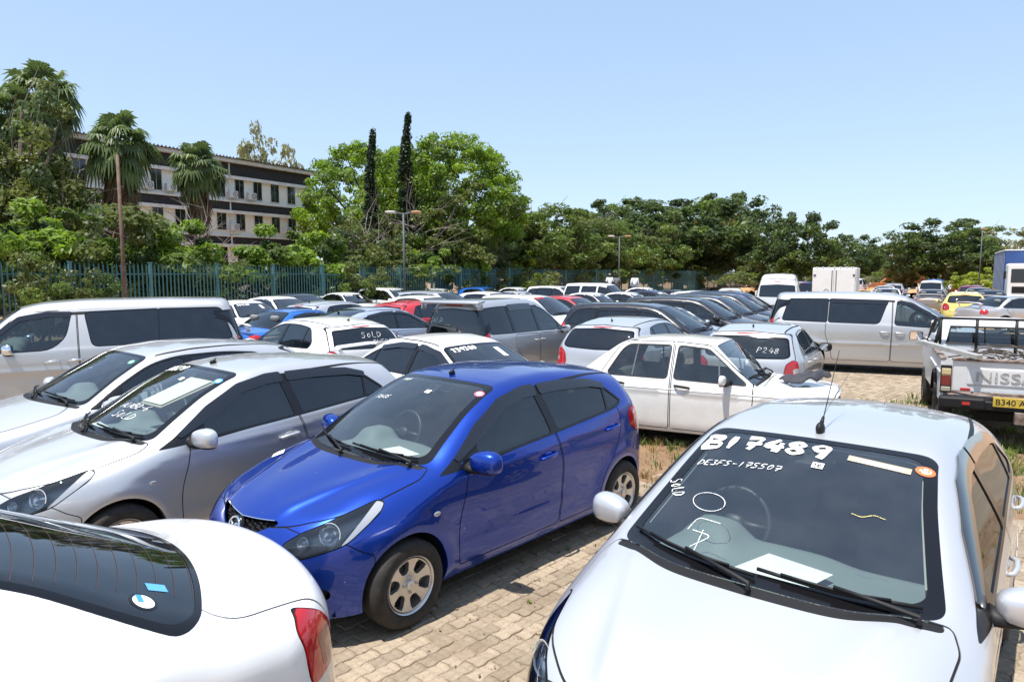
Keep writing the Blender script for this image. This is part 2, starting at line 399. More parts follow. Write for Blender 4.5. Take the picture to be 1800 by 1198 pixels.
class Skin:
    """triangle skin of one half (y >= 0) that feature outlines can be cut into"""
    def __init__(s, sh, h):
        s.sh = sh; sp = sh.sp
        xf = max(p[1] for p in sp['front']) + .15; xr = min(p[1] for p in sp['rear']) - .15
        zt = max(p[1] for p in sp['top']) + .12; zb = sp.get('zb', .12); wb = sh.wmax + .12
        zc = sp.get('zc', .55)
        X = np.linspace(xr, xf, int((xf - xr) / h) + 1); Y = np.linspace(0, wb, int(wb / h) + 1); Z = np.linspace(zb, zt, int((zt - zb) / h) + 1)
        Q = []; Fq = []; n = 0
        def grid(A, B, f, flip):
            nonlocal n
            a, b = np.meshgrid(A, B, indexing='ij'); q = f(a.ravel(), b.ravel()); i = np.arange(a.size).reshape(a.shape)
            qd = np.stack([i[:-1, :-1], i[1:, :-1], i[1:, 1:], i[:-1, 1:]], -1).reshape(-1, 4) + n
            if flip: qd = qd[:, ::-1]
            Q.append(q); Fq.append(qd); n += len(q)
        grid(X, Y, lambda x, y: np.stack([x, y, zt + 0 * x], 1), False)
        grid(X, Z, lambda x, z: np.stack([x, wb + 0 * x, z], 1), True)
        grid(Y, Z, lambda y, z: np.stack([xf + 0 * y, y, z], 1), False)
        grid(Y, Z, lambda y, z: np.stack([xr + 0 * y, y, z], 1), True)
        Q = np.vstack(Q); Fq = np.vstack(Fq)
        _, ui, inv = np.unique(np.round(Q, 5), axis=0, return_index=True, return_inverse=True)
        Q = Q[ui]; Fq = inv.ravel()[Fq]
        O = np.stack([np.clip(Q[:, 0], xr + .75, xf - .75), 0 * Q[:, 0], np.minimum(zc, np.maximum(Q[:, 2], .3))], 1)
        s.V = sh.cast(O, Q - O, 1.0)
        d1 = np.linalg.norm(s.V[Fq[:, 0]] - s.V[Fq[:, 2]], axis=1); d2 = np.linalg.norm(s.V[Fq[:, 1]] - s.V[Fq[:, 3]], axis=1)
        k = (d1 < d2)[:, None]
        s.T = np.vstack([np.where(k, Fq[:, [0, 1, 2]], Fq[:, [0, 1, 3]]), np.where(k, Fq[:, [0, 2, 3]], Fq[:, [1, 2, 3]])])
        s.L = np.zeros(len(s.T), int); s.names = ['body']
    def lab(s, name):
        if name not in s.names: s.names.append(name)
        return s.names.index(name)
    def cen(s): return (s.V[s.T[:, 0]] + s.V[s.T[:, 1]] + s.V[s.T[:, 2]]) / 3
    def _split(s, flagT, newfun):
        """split the flagged edges; flagT: (nT,3) bool; newfun(i,j)->points"""
        T = s.T; A = T; B = np.roll(T, -1, 1); M = 1 << 32
        key = np.minimum(A, B).astype(np.int64) * M + np.maximum(A, B)
        uk = np.unique(key[flagT])
        if not len(uk): return np.zeros(0, int)
        newV = newfun((uk // M).astype(int), (uk % M).astype(int)); nid = len(s.V) + np.arange(len(uk))
        pos = np.minimum(np.searchsorted(uk, key), len(uk) - 1); mid0 = np.where(uk[pos] == key, nid[pos], -1)
        s.V = np.vstack([s.V, newV]); mid = mid0; has = mid >= 0; cnt = has.sum(1)
        out = [T[cnt == 0]]; lab = [s.L[cnt == 0]]
        def rot(sel, r): return np.roll(T[sel], -r, 1), np.roll(mid[sel], -r, 1)
        for r in range(3):
            sel = (cnt == 1) & has[:, r]
            t, m = rot(sel, r); out += [np.stack([t[:, 0], m[:, 0], t[:, 2]], 1), np.stack([m[:, 0], t[:, 1], t[:, 2]], 1)]; lab += [s.L[sel]] * 2
            sel = (cnt == 2) & ~has[:, (r + 2) % 3]
            t, m = rot(sel, r); out += [np.stack([m[:, 0], t[:, 1], m[:, 1]], 1), np.stack([t[:, 0], m[:, 0], m[:, 1]], 1), np.stack([t[:, 0], m[:, 1], t[:, 2]], 1)]; lab += [s.L[sel]] * 3
        sel = cnt == 3; t, m = T[sel], mid[sel]
        out += [np.stack([t[:, 0], m[:, 0], m[:, 2]], 1), np.stack([m[:, 0], t[:, 1], m[:, 1]], 1), np.stack([m[:, 2], m[:, 1], t[:, 2]], 1), m]; lab += [s.L[sel]] * 4
        s.T = np.vstack(out); s.L = np.concatenate(lab)
        return nid
    def cut(s, g, name=None, among=None, mask=None, fine=.03, drop=False):
        """cut along g = 0 (g takes an (n,3) array) and give the inside (g<0) the label `name`"""
        def sel():
            k = np.ones(len(s.T), bool)
            if among is not None: k &= np.isin(s.L, [s.lab(a) for a in among])
            if mask is not None: k &= mask(s.cen())
            return k
        for _ in range(2 if fine else 0):
            k0 = sel(); use = np.unique(s.T[k0]); Gv = np.full(len(s.V), 9.); Gv[use] = g(s.V[use])
            G = Gv[s.T]; P = s.V[s.T]; ln = np.linalg.norm(P - np.roll(P, -1, 1), axis=2)
            near = k0 & (np.abs(G).min(1) < ln.max(1) * 1.05) & ((G.min(1) < 0) | (np.abs(G).min(1) < .5 * ln.max(1)))
            fl = (ln > fine) & near[:, None]
            if not fl.any(): break
            s._split(fl, lambda i, j: s.sh.proj((s.V[i] + s.V[j]) / 2, 1))
        k = sel(); use = np.unique(s.T[k]); G = np.full(len(s.V), 9.); G[use] = g(s.V[use]); G[np.abs(G) < 2e-5] = 0
        Gt = G[s.T]; fl = (Gt * np.roll(Gt, -1, 1) < 0) & k[:, None]
        def root(i, j):
            a, b = s.V[i].copy(), s.V[j].copy(); sa = np.sign(g(a))
            for _ in range(14):
                m = (a + b) / 2; same = (np.sign(g(m)) == sa)[:, None]
                a = np.where(same, m, a); b = np.where(same, b, m)
            return s.sh.proj((a + b) / 2, 1)
        n0 = len(s.V); s._split(fl, root)
        G2 = np.zeros(len(s.V)); G2[:n0] = G
        ins = G2[s.T].sum(1) < 0
        ins &= sel()
        if drop: s.T = s.T[~ins]; s.L = s.L[~ins]
        elif name: s.L[ins] = s.lab(name)
        return s
    def gap(s, g, among, mask=None, w=.0035, inside=None, fine=.035):
        """thin panel gap along g = 0"""
        s.cut(lambda P: g(P) - w, None, among, mask, fine)
        s.cut(lambda P: g(P) + w, None, among, mask, 0)
        c = s.cen(); gv = g(c); k = np.isin(s.L, [s.lab(a) for a in among])
        if mask is not None: k &= mask(c)
        if inside: s.L[k & (gv <= -w * .98)] = s.lab(inside)
        s.L[k & (np.abs(gv) < w * .98)] = s.lab('gap')
        return s
    def region(s, name, off=0., wall=0., both=False, mirror=False, keepy=False):
        """vertices, triangles, normals of a label; off along the normal; wall: depth of a skirt round its border"""
        if isinstance(name, str): name = [name]
        t = s.T[np.isin(s.L, [s.lab(n) for n in name])]
        if not len(t): return None
        u, inv = np.unique(t, return_inverse=True); t = inv.reshape(-1, 3); V = s.V[u]; N = s.sh.nrm(V)
        V = V + N * off
        if wall:
            E = np.vstack([t[:, [0, 1]], t[:, [1, 2]], t[:, [2, 0]]])
            _, first, cnt = np.unique(E.min(1).astype(np.int64) * (1 << 32) + E.max(1), return_index=True, return_counts=True)
            b = E[first[cnt == 1]]; b = b[~((V[b[:, 0], 1] < 1e-4) & (V[b[:, 1], 1] < 1e-4))]
            m = len(V); k = len(b)
            pts = np.vstack([V[b[:, 0]], V[b[:, 1]], V[b[:, 0]] - N[b[:, 0]] * wall, V[b[:, 1]] - N[b[:, 1]] * wall])
            ed = V[b[:, 1]] - V[b[:, 0]]; wn = np.cross(ed, N[b[:, 0]]); wn /= np.linalg.norm(wn, axis=1, keepdims=True) + 1e-9
            i = np.arange(k) + m
            t = np.vstack([t, np.stack([i + k, i, i + 2 * k], 1), np.stack([i + k, i + 2 * k, i + 3 * k], 1)])
            V = np.vstack([V, pts]); N = np.vstack([N, wn, wn, wn, wn])
        Vm = V * [1, -1, 1]; Nm = N * [1, -1, 1]; tm = t[:, ::-1]
        if both: return np.vstack([V, Vm]), np.vstack([t, tm + len(V)]), np.vstack([N, Nm])
        return (Vm, tm, Nm) if mirror else (V, t, N)
M_PAINT = mat("paint_placeholder", (.6, .6, .6), .3)
WHEELS = {}
def wheel_meshes(r, kind, lod):
    key = (round(r, 3), kind, lod)
    if key in WHEELS: return WHEELS[key]
    n = 48 if lod == 0 else 24
    rr = r * .655; w = .095
    t = MB().lathe([(-w, rr), (-w - .006, r * .8), (-w + .002, r * .93), (-w + .03, r * .99), (0, r), (w - .03, r * .99), (w - .002, r * .93), (w + .006, r * .8), (w - .004, rr * 1.03), (w - .012, rr)], n)
    tyre = t.mesh("tyre", M_RUB, True)
    m = MB()
    m.lathe([(w - .008, rr * 1.005), (w + .001, rr * .99), (w - .004, rr * .955), (w - .03, rr * .90), (.02, rr * .87), (-.06, rr * .86)], n)
    if kind == 'cap':           # pressed steel wheel behind a plastic cover
        m.lathe([(w - .012, rr * .93), (w + .004, rr * .7), (w + .01, rr * .4), (w + .008, 0.002)], n)
        rim = m.mesh("wheel", M_ALLOY, True)
    elif kind == 'steel':
        m.lathe([(w - .05, rr * .9), (w - .06, rr * .6), (w - .03, rr * .35), (w - .03, .002)], n)
        rim = m.mesh("wheel", mat("steel_wheel", (.05, .05, .05), .5, .4, noise=(8, .7, (.2, .12, .07))), True)
    else:
        ns = 6 if kind == 'alloy6' else 5
        # dished face with spoke windows, cut on a polar grid
        na = 144 if lod == 0 else 60; rad = np.r_[.02, np.linspace(.12, .90, 22 if lod == 0 else 12)] * rr
        th = np.linspace(0, 2 * np.pi, na, endpoint=False)
        def dish(q): return w - .012 - .028 * np.sin(np.clip(q / .9, 0, 1) * np.pi) ** 1.0 * .6 + .006 * np.cos(np.clip(q, 0, 1) * 1.5)
        open_ = lambda q, a: (.40 < q < .86) and abs(((a * ns / (2 * np.pi)) % 1) - .5) < (.30 * min(1, (q - .40) / .12 + .25) * (1 if q < .80 else .85))
        V = [(q * np.cos(a), dish(q / rr), q * np.sin(a)) for q in rad for a in th]; Fc = []
        for j in range(len(rad) - 1):
            for i in range(na):
                qm = (rad[j] + rad[j + 1]) / 2 / rr; am = th[i] + np.pi / na
                if not open_(qm, am): Fc.append((j * na + i, j * na + (i + 1) % na, (j + 1) * na + (i + 1) % na, (j + 1) * na + i))
        V = np.array(V); nf = len(V)
        # thickness: edges of the windows drop back
        from collections import Counter
        ec = Counter(); 
        for f in Fc:
            for a, b in zip(f, f[1:] + f[:1]): ec[(min(a, b), max(a, b))] += 1
        Vb = V - [0, .035, 0]
        for f in list(Fc):
            for a, b in zip(f, f[1:] + f[:1]):
                if ec[(min(a, b), max(a, b))] == 1: Fc.append((a, b, b + nf, a + nf))
        m.add(np.vstack([V, Vb]), Fc)
        m.lathe([(w - .03, .034), (w - .004, .032), (w + .001, .026), (w + .002, .004)], 20)
        for k in range(4):
            a = k * math.pi / 2 + .4; m.lathe([(w - .03, .010), (w - .004, .009), (w - .002, .003)], 8, c=(.05 * math.cos(a), 0, .05 * math.sin(a)))
        rim = m.mesh("wheel", M_ALLOY); rim.polygons.foreach_set("use_smooth", np.ones(len(rim.polygons), bool)); rim.set_sharp_from_angle(angle=R(35))
    hub = MB().lathe([(.0, rr * .85), (-.005, .12), (.02, .11), (.02, .01)], 20 if lod else 32).mesh("brake_disc", mat("brake_disc", (.10, .085, .07), .6, .6), True)
    WHEELS[key] = (tyre, rim, hub)
    return WHEELS[key]

def ribbon(sh, path, half, off=.004, up=None):
    """strip mesh lying on the skin of a shape: path in 3D near the surface"""
    P = sh.proj(np.asarray(path, float), 3); N = sh.nrm(P)
    t = np.gradient(P, axis=0); t /= np.linalg.norm(t, axis=1, keepdims=True) + 1e-9; b = np.cross(t, N)
    h = np.asarray(half)[:, None] if np.ndim(half) else half
    V = np.vstack([P + b * h + N * off, P - b * h + N * off]); n = len(P)
    return V, [(i, i + 1, n + i + 1, n + i) for i in range(n - 1)]

def build_car(sp, lod=1):
    """one car at the origin, nose to +X, as an Empty with parts"""
    sh = Shape(sp); h = (.05, .068, .095)[lod]; fine = sp.get('fine', (.028, .054, .075)[lod])
    sk = Skin(sh, h); root = empty(sp.get('name', 'parked_car')); P3 = lambda P: (P[:, 0], P[:, 1], P[:, 2])
    sidem = lambda c: c[:, 1] > .3
    wf, wr, wrad = sp['wheels']; ra = sp.get('arch', wrad + .045)
    sk.cut(lambda P: P[:, 2] - sh.sill(P[:, 0]), drop=True, fine=fine)
    for xw in (wf, wr):
        sk.cut(lambda P: np.hypot(P[:, 0] - xw, np.maximum(P[:, 2] - wrad - .012, -.25) * (1.0)) - ra, drop=True, mask=sidem, fine=fine)
    xs_ = lambda P: P[:, 0] + sh.kx(P[:, 0]) * P[:, 1] ** 2
    a_ = lambda P: sh.a(P[:, 0], np.abs(P[:, 1]), P[:, 2])
    front = lambda c: c[:, 0] > .2
    back = lambda c: c[:, 0] < -.3
    # windscreen
    xc, xh, pil = sp['ws']
    wsm = lambda c: (c[:, 2] > sp.get('ws_zmin', .7)) & (c[:, 0] > xh - .5)
    wpb = sp.get('ws_pb', .03); pil_ = lambda P: pil + wpb * np.clip((xs_(P) - xh) / (xc - xh), 0, 1.15)
    gws = lambda e: (lambda P: smax(smax(a_(P) + pil_(P) + e, xh + e * .9 - xs_(P), .09), xs_(P) - xc + e * 1.4, .09))
    sk.cut(gws(0), 'frit', ['body'], wsm, fine)
    fr = sp.get('frit', .045)
    sk.cut(gws(fr), 'windshield', ['frit'], wsm, fine)
    cw = sp.get('cowl', .07)
    if cw: sk.cut(lambda P: smax(smax(a_(P) + pil_(P) + .004, xc - xs_(P), .02), xs_(P) - xc - cw * (1 - .35 * np.abs(P[:, 1])), .02), 'cowl', ['body'], wsm, fine)
    # back glass
    if 'rws' in sp:
        x0, x1, rp = sp['rws']
        grw = lambda e: (lambda P: smax(smax(a_(P) + rp + e, xs_(P) - x0 + e, .12), x1 + e - xs_(P), .12))
        rm = lambda c: (c[:, 2] > .75) & (c[:, 0] < x0 + .3)
        sk.cut(grw(0), 'rfrit', ['body'], rm, fine); sk.cut(grw(.025), 'rear_window', ['rfrit'], rm, fine)
    if 'rglass' in sp:
        pg = rpoly([(-p[0], *p[1:]) for p in sp['rglass'][::-1]] + list(sp['rglass']), .06, 4)
        rm = lambda c: c[:, 0] < sp.get('rglass_x', -.9)
        sk.cut(lambda P: sdf(pg, P[:, 1], P[:, 2]), 'rfrit', ['body'], rm, fine)
        sk.cut(lambda P: sdf(pg, P[:, 1], P[:, 2]) + .025, 'rear_window', ['rfrit'], rm, fine)
    # side glass
    npane = 0
    if 'dlo' in sp:
        dl = rpoly(sp['dlo'], .05, 5); gd = lambda P: sdf(dl, P[:, 0], P[:, 2])
        sk.cut(gd, 'trim', ['body'], sidem, fine)
        pl = sp.get('pillars', []); bounds = [None] + list(pl) + [None]
        ins = sp.get('pane_inset', .019)
        for i in range(len(bounds) - 1):
            A, B = bounds[i], bounds[i + 1]     # from front to back: (x_top, z_top, x_bottom, z_bottom, half width)
            def gp(P, A=A, B=B):
                g = gd(P) + ins
                def px(pil): return pil[2] + (pil[0] - pil[2]) * (P[:, 2] - pil[3]) / (pil[1] - pil[3])
                if A is not None: g = smax(g, P[:, 0] - (px(A) - A[4]), .03)
                if B is not None: g = smax(g, px(B) + B[4] - P[:, 0], .03)
                return g
            if i not in sp.get('solid', ()): sk.cut(gp, 'pane%d' % npane, ['trim'], sidem, fine); npane += 1
    for pg_ in sp.get('panes', []):
        q = rpoly(pg_, .04, 4); sk.cut(lambda P: sdf(q, P[:, 0], P[:, 2]) - .016, 'trim', ['body'], sidem, fine)
        sk.cut(lambda P: sdf(q, P[:, 0], P[:, 2]), 'pane%d' % npane, ['trim'], sidem, fine); npane += 1
    # lamps and grilles
    def obl(P, ph): return (-P[:, 0] * math.sin(ph) + P[:, 1] * math.cos(ph)) * (1 if ph < 1.6 else -1)
    for nm, key, msk in (('headlamp', 'headlamp', front), ('taillamp', 'taillamp', back)):
        if key in sp:
            ph, pts = sp[key]
            if key == 'taillamp':      # centre the outline on the rear corner
                zm = np.mean([p[1] for p in pts]); hc = (min(p[0] for p in pts) + max(p[0] for p in pts)) / 2
                h0 = (sh.rr(np.array([zm]))[0] + sh.br[0] * .74 + sh.br[1] * .4 + .86 * sh.wmax - float(sh.sec(np.array([zm]))[0]) * .8) / math.sqrt(2) + sp.get('tl_shift', 0)
                tl = lambda L: [(p[0] - hc + h0, *p[1:]) for p in L]
            else: tl = lambda L: L
            q = rpoly(tl(pts), .03, 4); g = lambda P: sdf(q, obl(P, ph), P[:, 2])
            sk.cut(lambda P: g(P) - .007, 'gap', ['body'], msk, fine); sk.cut(g, nm, ['gap'], msk, fine * .8)
            for j, (sub, pts2) in enumerate(sp.get(key + '_sub', [])):
                q2 = rpoly(tl(pts2), .02, 4); sk.cut(lambda P: sdf(q2, obl(P, ph), P[:, 2]), sub, [nm], msk, fine * .7)
    for i, pts in enumerate(sp.get('grille', [])):
        full = [(-p[0], *p[1:]) for p in pts[::-1]] + list(pts) if pts[0][0] < .01 else pts
        q = rpoly(full, .03, 4); sk.cut(lambda P: sdf(q, P[:, 1], P[:, 2]), 'grille%d' % i, ['body'], lambda c: c[:, 0] > wf, fine)
    # panels and their gaps
    gw = (.0042, .0055, .009)[lod]
    if 'hood' in sp:
        q = rpoly([(x, -y, *r) for x, y, *r in sp['hood'][::-1]] + list(sp['hood']), .08, 5)
        sk.gap(lambda P: sdf(q, P[:, 0], P[:, 1]), ['body'], lambda c: (c[:, 2] > .55) & (c[:, 0] > xh), gw, 'hood', fine)
    if 'roof_strip' in sp:
        yr = crv(sp['roof_strip'], .05); xa, xb = sp['roof_strip'][0][0], sp['roof_strip'][-1][0]; lo, hi = min(xa, xb), max(xa, xb)
        tm = lambda c: (c[:, 0] > lo) & (c[:, 0] < hi) & (c[:, 2] > sp.get('roof_zmin', 1.2))
        sk.cut(lambda P: P[:, 1] - yr(P[:, 0]) - .010, None, ['body'], tm, 0); sk.cut(lambda P: P[:, 1] - yr(P[:, 0]) + .010, None, ['body'], tm, 0)
        c = sk.cen(); k = tm(c) & (sk.L == 0); d = c[:, 1] - yr(c[:, 0])
        sk.L[k & (np.abs(d) < .0098)] = sk.lab('roof_strip'); sk.L[k & (d <= -.0098)] = sk.lab('roof')
    for i, pts in enumerate(sp.get('doors', [])):
        q = rpoly(pts, .06, 4); sk.gap(lambda P: sdf(q, P[:, 0], P[:, 2]), ['body'], sidem, gw, 'door%d' % i, fine)
    if 'boot' in sp:     # lid of a saloon, seen from above and behind
        q = rpoly([(x, -y, *r) for x, y, *r in sp['boot'][::-1]] + list(sp['boot']), .08, 5)
        sk.gap(lambda P: sdf(q, P[:, 0], P[:, 1]), ['body'], lambda c: (c[:, 2] > sp.get('boot_z', .6)) & (c[:, 0] < sp.get('boot_x', -1.0)), gw, 'boot_lid', fine)
    if 'tailgate' in sp:
        q = rpoly([(-p[0], *p[1:]) for p in sp['tailgate'][::-1]] + list(sp['tailgate']), .05, 4)
        sk.gap(lambda P: sdf(q, P[:, 1], P[:, 2]), ['body'], lambda c: c[:, 0] < sp.get('rglass_x', -.9) - .2, gw, 'tailgate', fine)
    if lod < 2:
        for nm, key, msk in (('front_bumper', 'fbump', front), ('rear_bumper', 'rbump', back)):
            if key in sp:
                q = rpoly(sp[key], .02, 3); sk.gap(lambda P: sdf(q, P[:, 0], P[:, 2]), ['body'], msk, gw * .8, nm, fine)
    # ---- objects from the labels
    def part(name, lab, m, off=0., wall=0., both=True, parent=root, **k):
        out = []
        if both:
            r = sk.region(lab, off, wall, both=True)
            if r: out.append(obj(name, mesh(name, r[0], r[1], m, N=r[2]), parent, **k))
        else:
            for mir in (False, True):
                r = sk.region(lab, off, wall, mirror=mir)
                if r: out.append(obj(name, mesh(name, r[0], r[1], m, N=r[2]), parent, **k))
        return out
    wall = (.012, .015, 0)[lod]
    part('body_shell', 'body', M_PAINT, 0, wall)
    for nm in ('hood', 'roof', 'boot_lid', 'tailgate', 'front_bumper', 'rear_bumper'):
        if nm in sk.names: part(nm, nm, M_PAINT, 0, wall)
    ndoor = len(sp.get('doors', [])); doors = []
    for i in range(ndoor): doors.append(part('door', 'door%d' % i, M_PAINT, 0, wall, both=False))
    part('panel_gap', 'gap', M_GAP, -.004, kind='stuff')
    part('glass_surround', 'frit', M_CERAM, -.001); part('glass_surround', 'rfrit', M_CERAM, -.001)
    part('windshield', 'windshield', sp.get('wsmat', M_WS), -.003)
    part('rear_window', 'rear_window', sp.get('rwmat', M_TINT), -.003)
    part('cowl', 'cowl', M_BLK, -.006)
    part('roof_moulding', 'roof_strip', M_BLK, .002)
    part('window_trim', 'trim', sp.get('trimmat', M_TRIM), .001, .01, both=False)
    pm = sp.get('panemats', [])
    for i in range(npane): part('side_window', 'pane%d' % i, pm[i] if i < len(pm) else M_TINT, -.005, both=False)
    for i in range(len(sp.get('grille', []))): part('grille', 'grille%d' % i, M_BLK, -.035, -.035, both=sp['grille'][i][0][0] < .01)
    if 'headlamp' in sp:
        hl = part('headlight', 'headlamp', M_CLEAR, .001, both=False)
        for k, o in enumerate(hl):
            r = sk.region(['headlamp'], -.072, -.072, mirror=bool(k)); obj('lamp_housing', mesh('lamp_housing', r[0], r[1], M_LAMPD if lod < 2 else M_REFL, N=r[2]), o)
            for (hx, hz, rad) in sp.get('bulbs', []):
                c = sh.side([0], [0]);
                ph = sp['headlamp'][0]; d = np.array([[math.cos(ph), math.sin(ph), 0.]]); b0 = np.array([[-math.sin(ph) * hx, math.cos(ph) * hx, hz]])
                # walk out along the lamp's axis to the skin
                o0 = b0 + d * .2; hit = sh.cast(o0, d, 3.0)[0] - d[0] * .046
                if k: hit = hit * [1, -1, 1]
                ax = Vector((.85, 0.45 if not k else -.45, .22)).normalized(); rot = ax.to_track_quat('Z', 'Y').to_matrix()
                m = MB(); m.lathe([(.018, rad * 1.14), (.020, rad * 1.04), (.006, rad * .98), (-.010, rad * .80), (-.022, rad * .5), (-.026, .016), (.004, .013), (.008, .002)], 28, 'z')
                v = m.V[0] @ np.array(rot).T + hit
                obj('reflector', mesh('reflector', v, m.F, M_LREF, True), o)
    for nm, mm in (('turn_signal', M_WLENS), ('signal_amber', M_AMB)):
        if nm in sk.names: part('turn_signal', nm, mm, 0, both=False)
    if 'taillamp' in sp:
        part('taillight', 'taillamp', M_RED, .004, .012, both=False)
        for nm, mm in (('tail_white', M_WLENS), ('tail_amber', M_AMB), ('tail_dark', M_REDD)):
            if nm in sk.names: part('taillight_lens', nm, mm, .005, .012, both=False)
    # smoked rain guards over the side windows
    if sp.get('visor') and lod < 2:
        for (poly_) in sp['visor']:
            q = rpoly(poly_, .02, 3); s2 = Skin.__new__(Skin); s2.__dict__.update(sk.__dict__); s2.V = sk.V.copy(); s2.T = sk.T.copy(); s2.L = sk.L.copy(); s2.names = list(sk.names)
            s2.L[:] = 0; s2.cut(lambda P: sdf(q, P[:, 0], P[:, 2]), 'visor', ['body'], sidem, fine)
            for mir in (False, True):
                r = s2.region('visor', .010, .009, mirror=mir)
                if r: obj('rain_guard', mesh('rain_guard', r[0], r[1], mat("smoked_visor", (.006, .006, .008), .10, 0, 1.0), N=r[2]), root)
    # cabin lining: the inside of roof, pillars and doors
    c = sk.cen(); labs = [sk.lab(n) for n in sk.names if n in ('body', 'roof', 'trim', 'frit', 'rfrit', 'roof_strip', 'tailgate') or n.startswith('door')]
    cx0, cx1 = sp.get('cabin', (-1.7, xc - .1)); xsC = c[:, 0] + sh.kx(c[:, 0]) * c[:, 1] ** 2
    k = np.isin(sk.L, labs) & (xsC < cx1) & (c[:, 0] > cx0) & (c[:, 2] > .42)
    if k.any():
        keep = sk.L.copy(); sk.L = np.where(k, np.where(c[:, 2] > sh.belt(c[:, 0]) - .02, sk.lab('lin_hi'), sk.lab('lin_lo')), -1)
        part('cabin_lining', 'lin_hi', sp.get('linmat', M_LINER), -.028); part('door_lining', 'lin_lo', M_LINERD, -.03, both=False); sk.L = keep
    # wheels, arches, underbody
    tyre, rim, hub = wheel_meshes(wrad, sp.get('rim', 'alloy5'), lod)
    for xw in (wf, wr):
        zz = np.linspace(0, np.pi, 25 if lod == 0 else 13); ax = xw + np.cos(zz) * ra; az = wrad + .012 + np.sin(zz) * ra
        ax = np.r_[ax[0], ax, ax[-1]]; az = np.r_[sh.sill(ax[:1]), az, sh.sill(ax[-1:])]
        e = sh.side(ax, az); n = len(e)
        for sg in (1, -1):
            y0 = np.maximum(e[:, 1] - .0015, .3)
            V = np.vstack([np.stack([e[:, 0], sg * y0, e[:, 2]], 1), np.stack([e[:, 0], sg * (y0 - .05), e[:, 2]], 1)])
            obj('arch_lip', mesh('arch_lip', V, [(i, i + 1, n + i + 1, n + i) for i in range(n - 1)], M_PAINT, True), root)
            yo = y0.min() - .03; V = np.vstack([np.stack([xw + (e[:, 0] - xw) * 1.03, sg * (y0 - .045), e[:, 2] * 1.01], 1), np.stack([xw + (e[:, 0] - xw) * 1.03, 0 * e[:, 0] + sg * .42, e[:, 2] * 1.01], 1)])
            Fc = [(i, i + 1, n + i + 1, n + i) for i in range(n - 1)] + [tuple(range(n, 2 * n))]
            obj('wheel_well', mesh('wheel_well', V, Fc, M_UNDER), root)
            wy = sp.get('track', sh.plan(np.array([xw]))[0] - .12)
            w = obj('wheel', rim, root); w.location = (xw, sg * wy, wrad); w.rotation_euler = (0, random.uniform(0, 6), 0 if sg > 0 else math.pi)
            obj('tyre', tyre, w)
            if lod == 0: obj('brake_disc', hub, w)
    xs = np.linspace(min(p[1] for p in sp['rear']) + .25, max(p[1] for p in sp['front']) - .3, 20)
    V = []; Fc = []
    for i, x in enumerate(xs):
        w = sh.plan(np.array([x]))[0] - .1; ww = w if (abs(x - wf) > ra + .03 and abs(x - wr) > ra + .03) else .42; z = float(sh.sill(np.array([x]))[0])
        V += [(x, ww, z + .02), (x, -ww, z + .02)]
        if i: Fc.append((2 * i - 2, 2 * i, 2 * i + 1, 2 * i - 1))
    obj('underbody', mesh('underbody', V, Fc, M_UNDER), root)
    # mirrors
    if 'mirror' in sp:
        mx, my, mz, rx, ry, rz = sp['mirror']
        for sg in (1, -1):
            m = MB(); m.ell((0, 0, 0), (rx, ry, rz), 24, 14, .68)
            V = m.V[0]; V[:, 0] = np.where(V[:, 0] < 0, V[:, 0] * .35, V[:, 0]); V[:, 0] -= .25 * sg * 0 ; V[:, 1] *= sg
            V[:, 0] -= np.abs(V[:, 1] + sg * ry) * .16; V[:, 2] *= 1 - .22 * np.clip(-V[:, 1] * sg / ry, 0, 1)
            if sg < 0: m.F = [f[::-1] for f in m.F]
            lowm = [0 if np.mean([V[i, 2] for i in f]) > -rz * .62 else 1 for f in m.F]; m.M = lowm
            base = sh.side([mx - .02], [mz - rz * .5])[0]
            o = m.build('door_mirror', [sp.get('mirmat', M_PAINT), M_BLK], root, smooth=True); o.location = (mx, sg * my, mz)
            g = MB(); g.lathe([(0, .001), (0, 1)], 20, 'x'); g.V[0] *= [1, ry * .82, rz * .78]
            go = g.build('mirror_glass', mat("mirror_glass", (.8, .82, .85), .02, 1.0), o); go.location = (-rx * .37 - .02, 0, 0)
            a = MB(); a.tube([(base[0] - mx + .06, sg * (base[1] - my) - sg * .02, base[2] - mz), (.02, -sg * ry * .7, -rz * .75), (0, 0, -rz * .7)], [.06, .04, .03], 10, flat=.7)
            a.build('mirror_arm', M_BLK, o, smooth=True)
    # door handles
    for (hx, hz) in sp.get('handles', []):
        p = sh.side([hx], [hz])[0]; n = sh.nrm(p[None])[0]
        for sg in (1, -1):
            q = p * [1, sg, 1]
            if lod == 0:
                m = MB(); m.ell((0, 0, 0), (.058, .010, .032), 20, 10); o = m.build('handle_recess', M_PAINT, root, smooth=True); o.location = q - np.array([0, sg * .005, 0])
            m = MB(); m.tube([(.10, -.004 * sg, -.012), (.085, .022 * sg, -.008), (.03, .034 * sg, 0), (-.05, .032 * sg, .006), (-.085, .020 * sg, .008), (-.10, -.004 * sg, .008)], [.008, .011, .013, .013, .011, .008], 8, flat=1.25)
            o = m.build('door_handle', sp.get('handlemat', M_PAINT), root, smooth=True); o.location = q
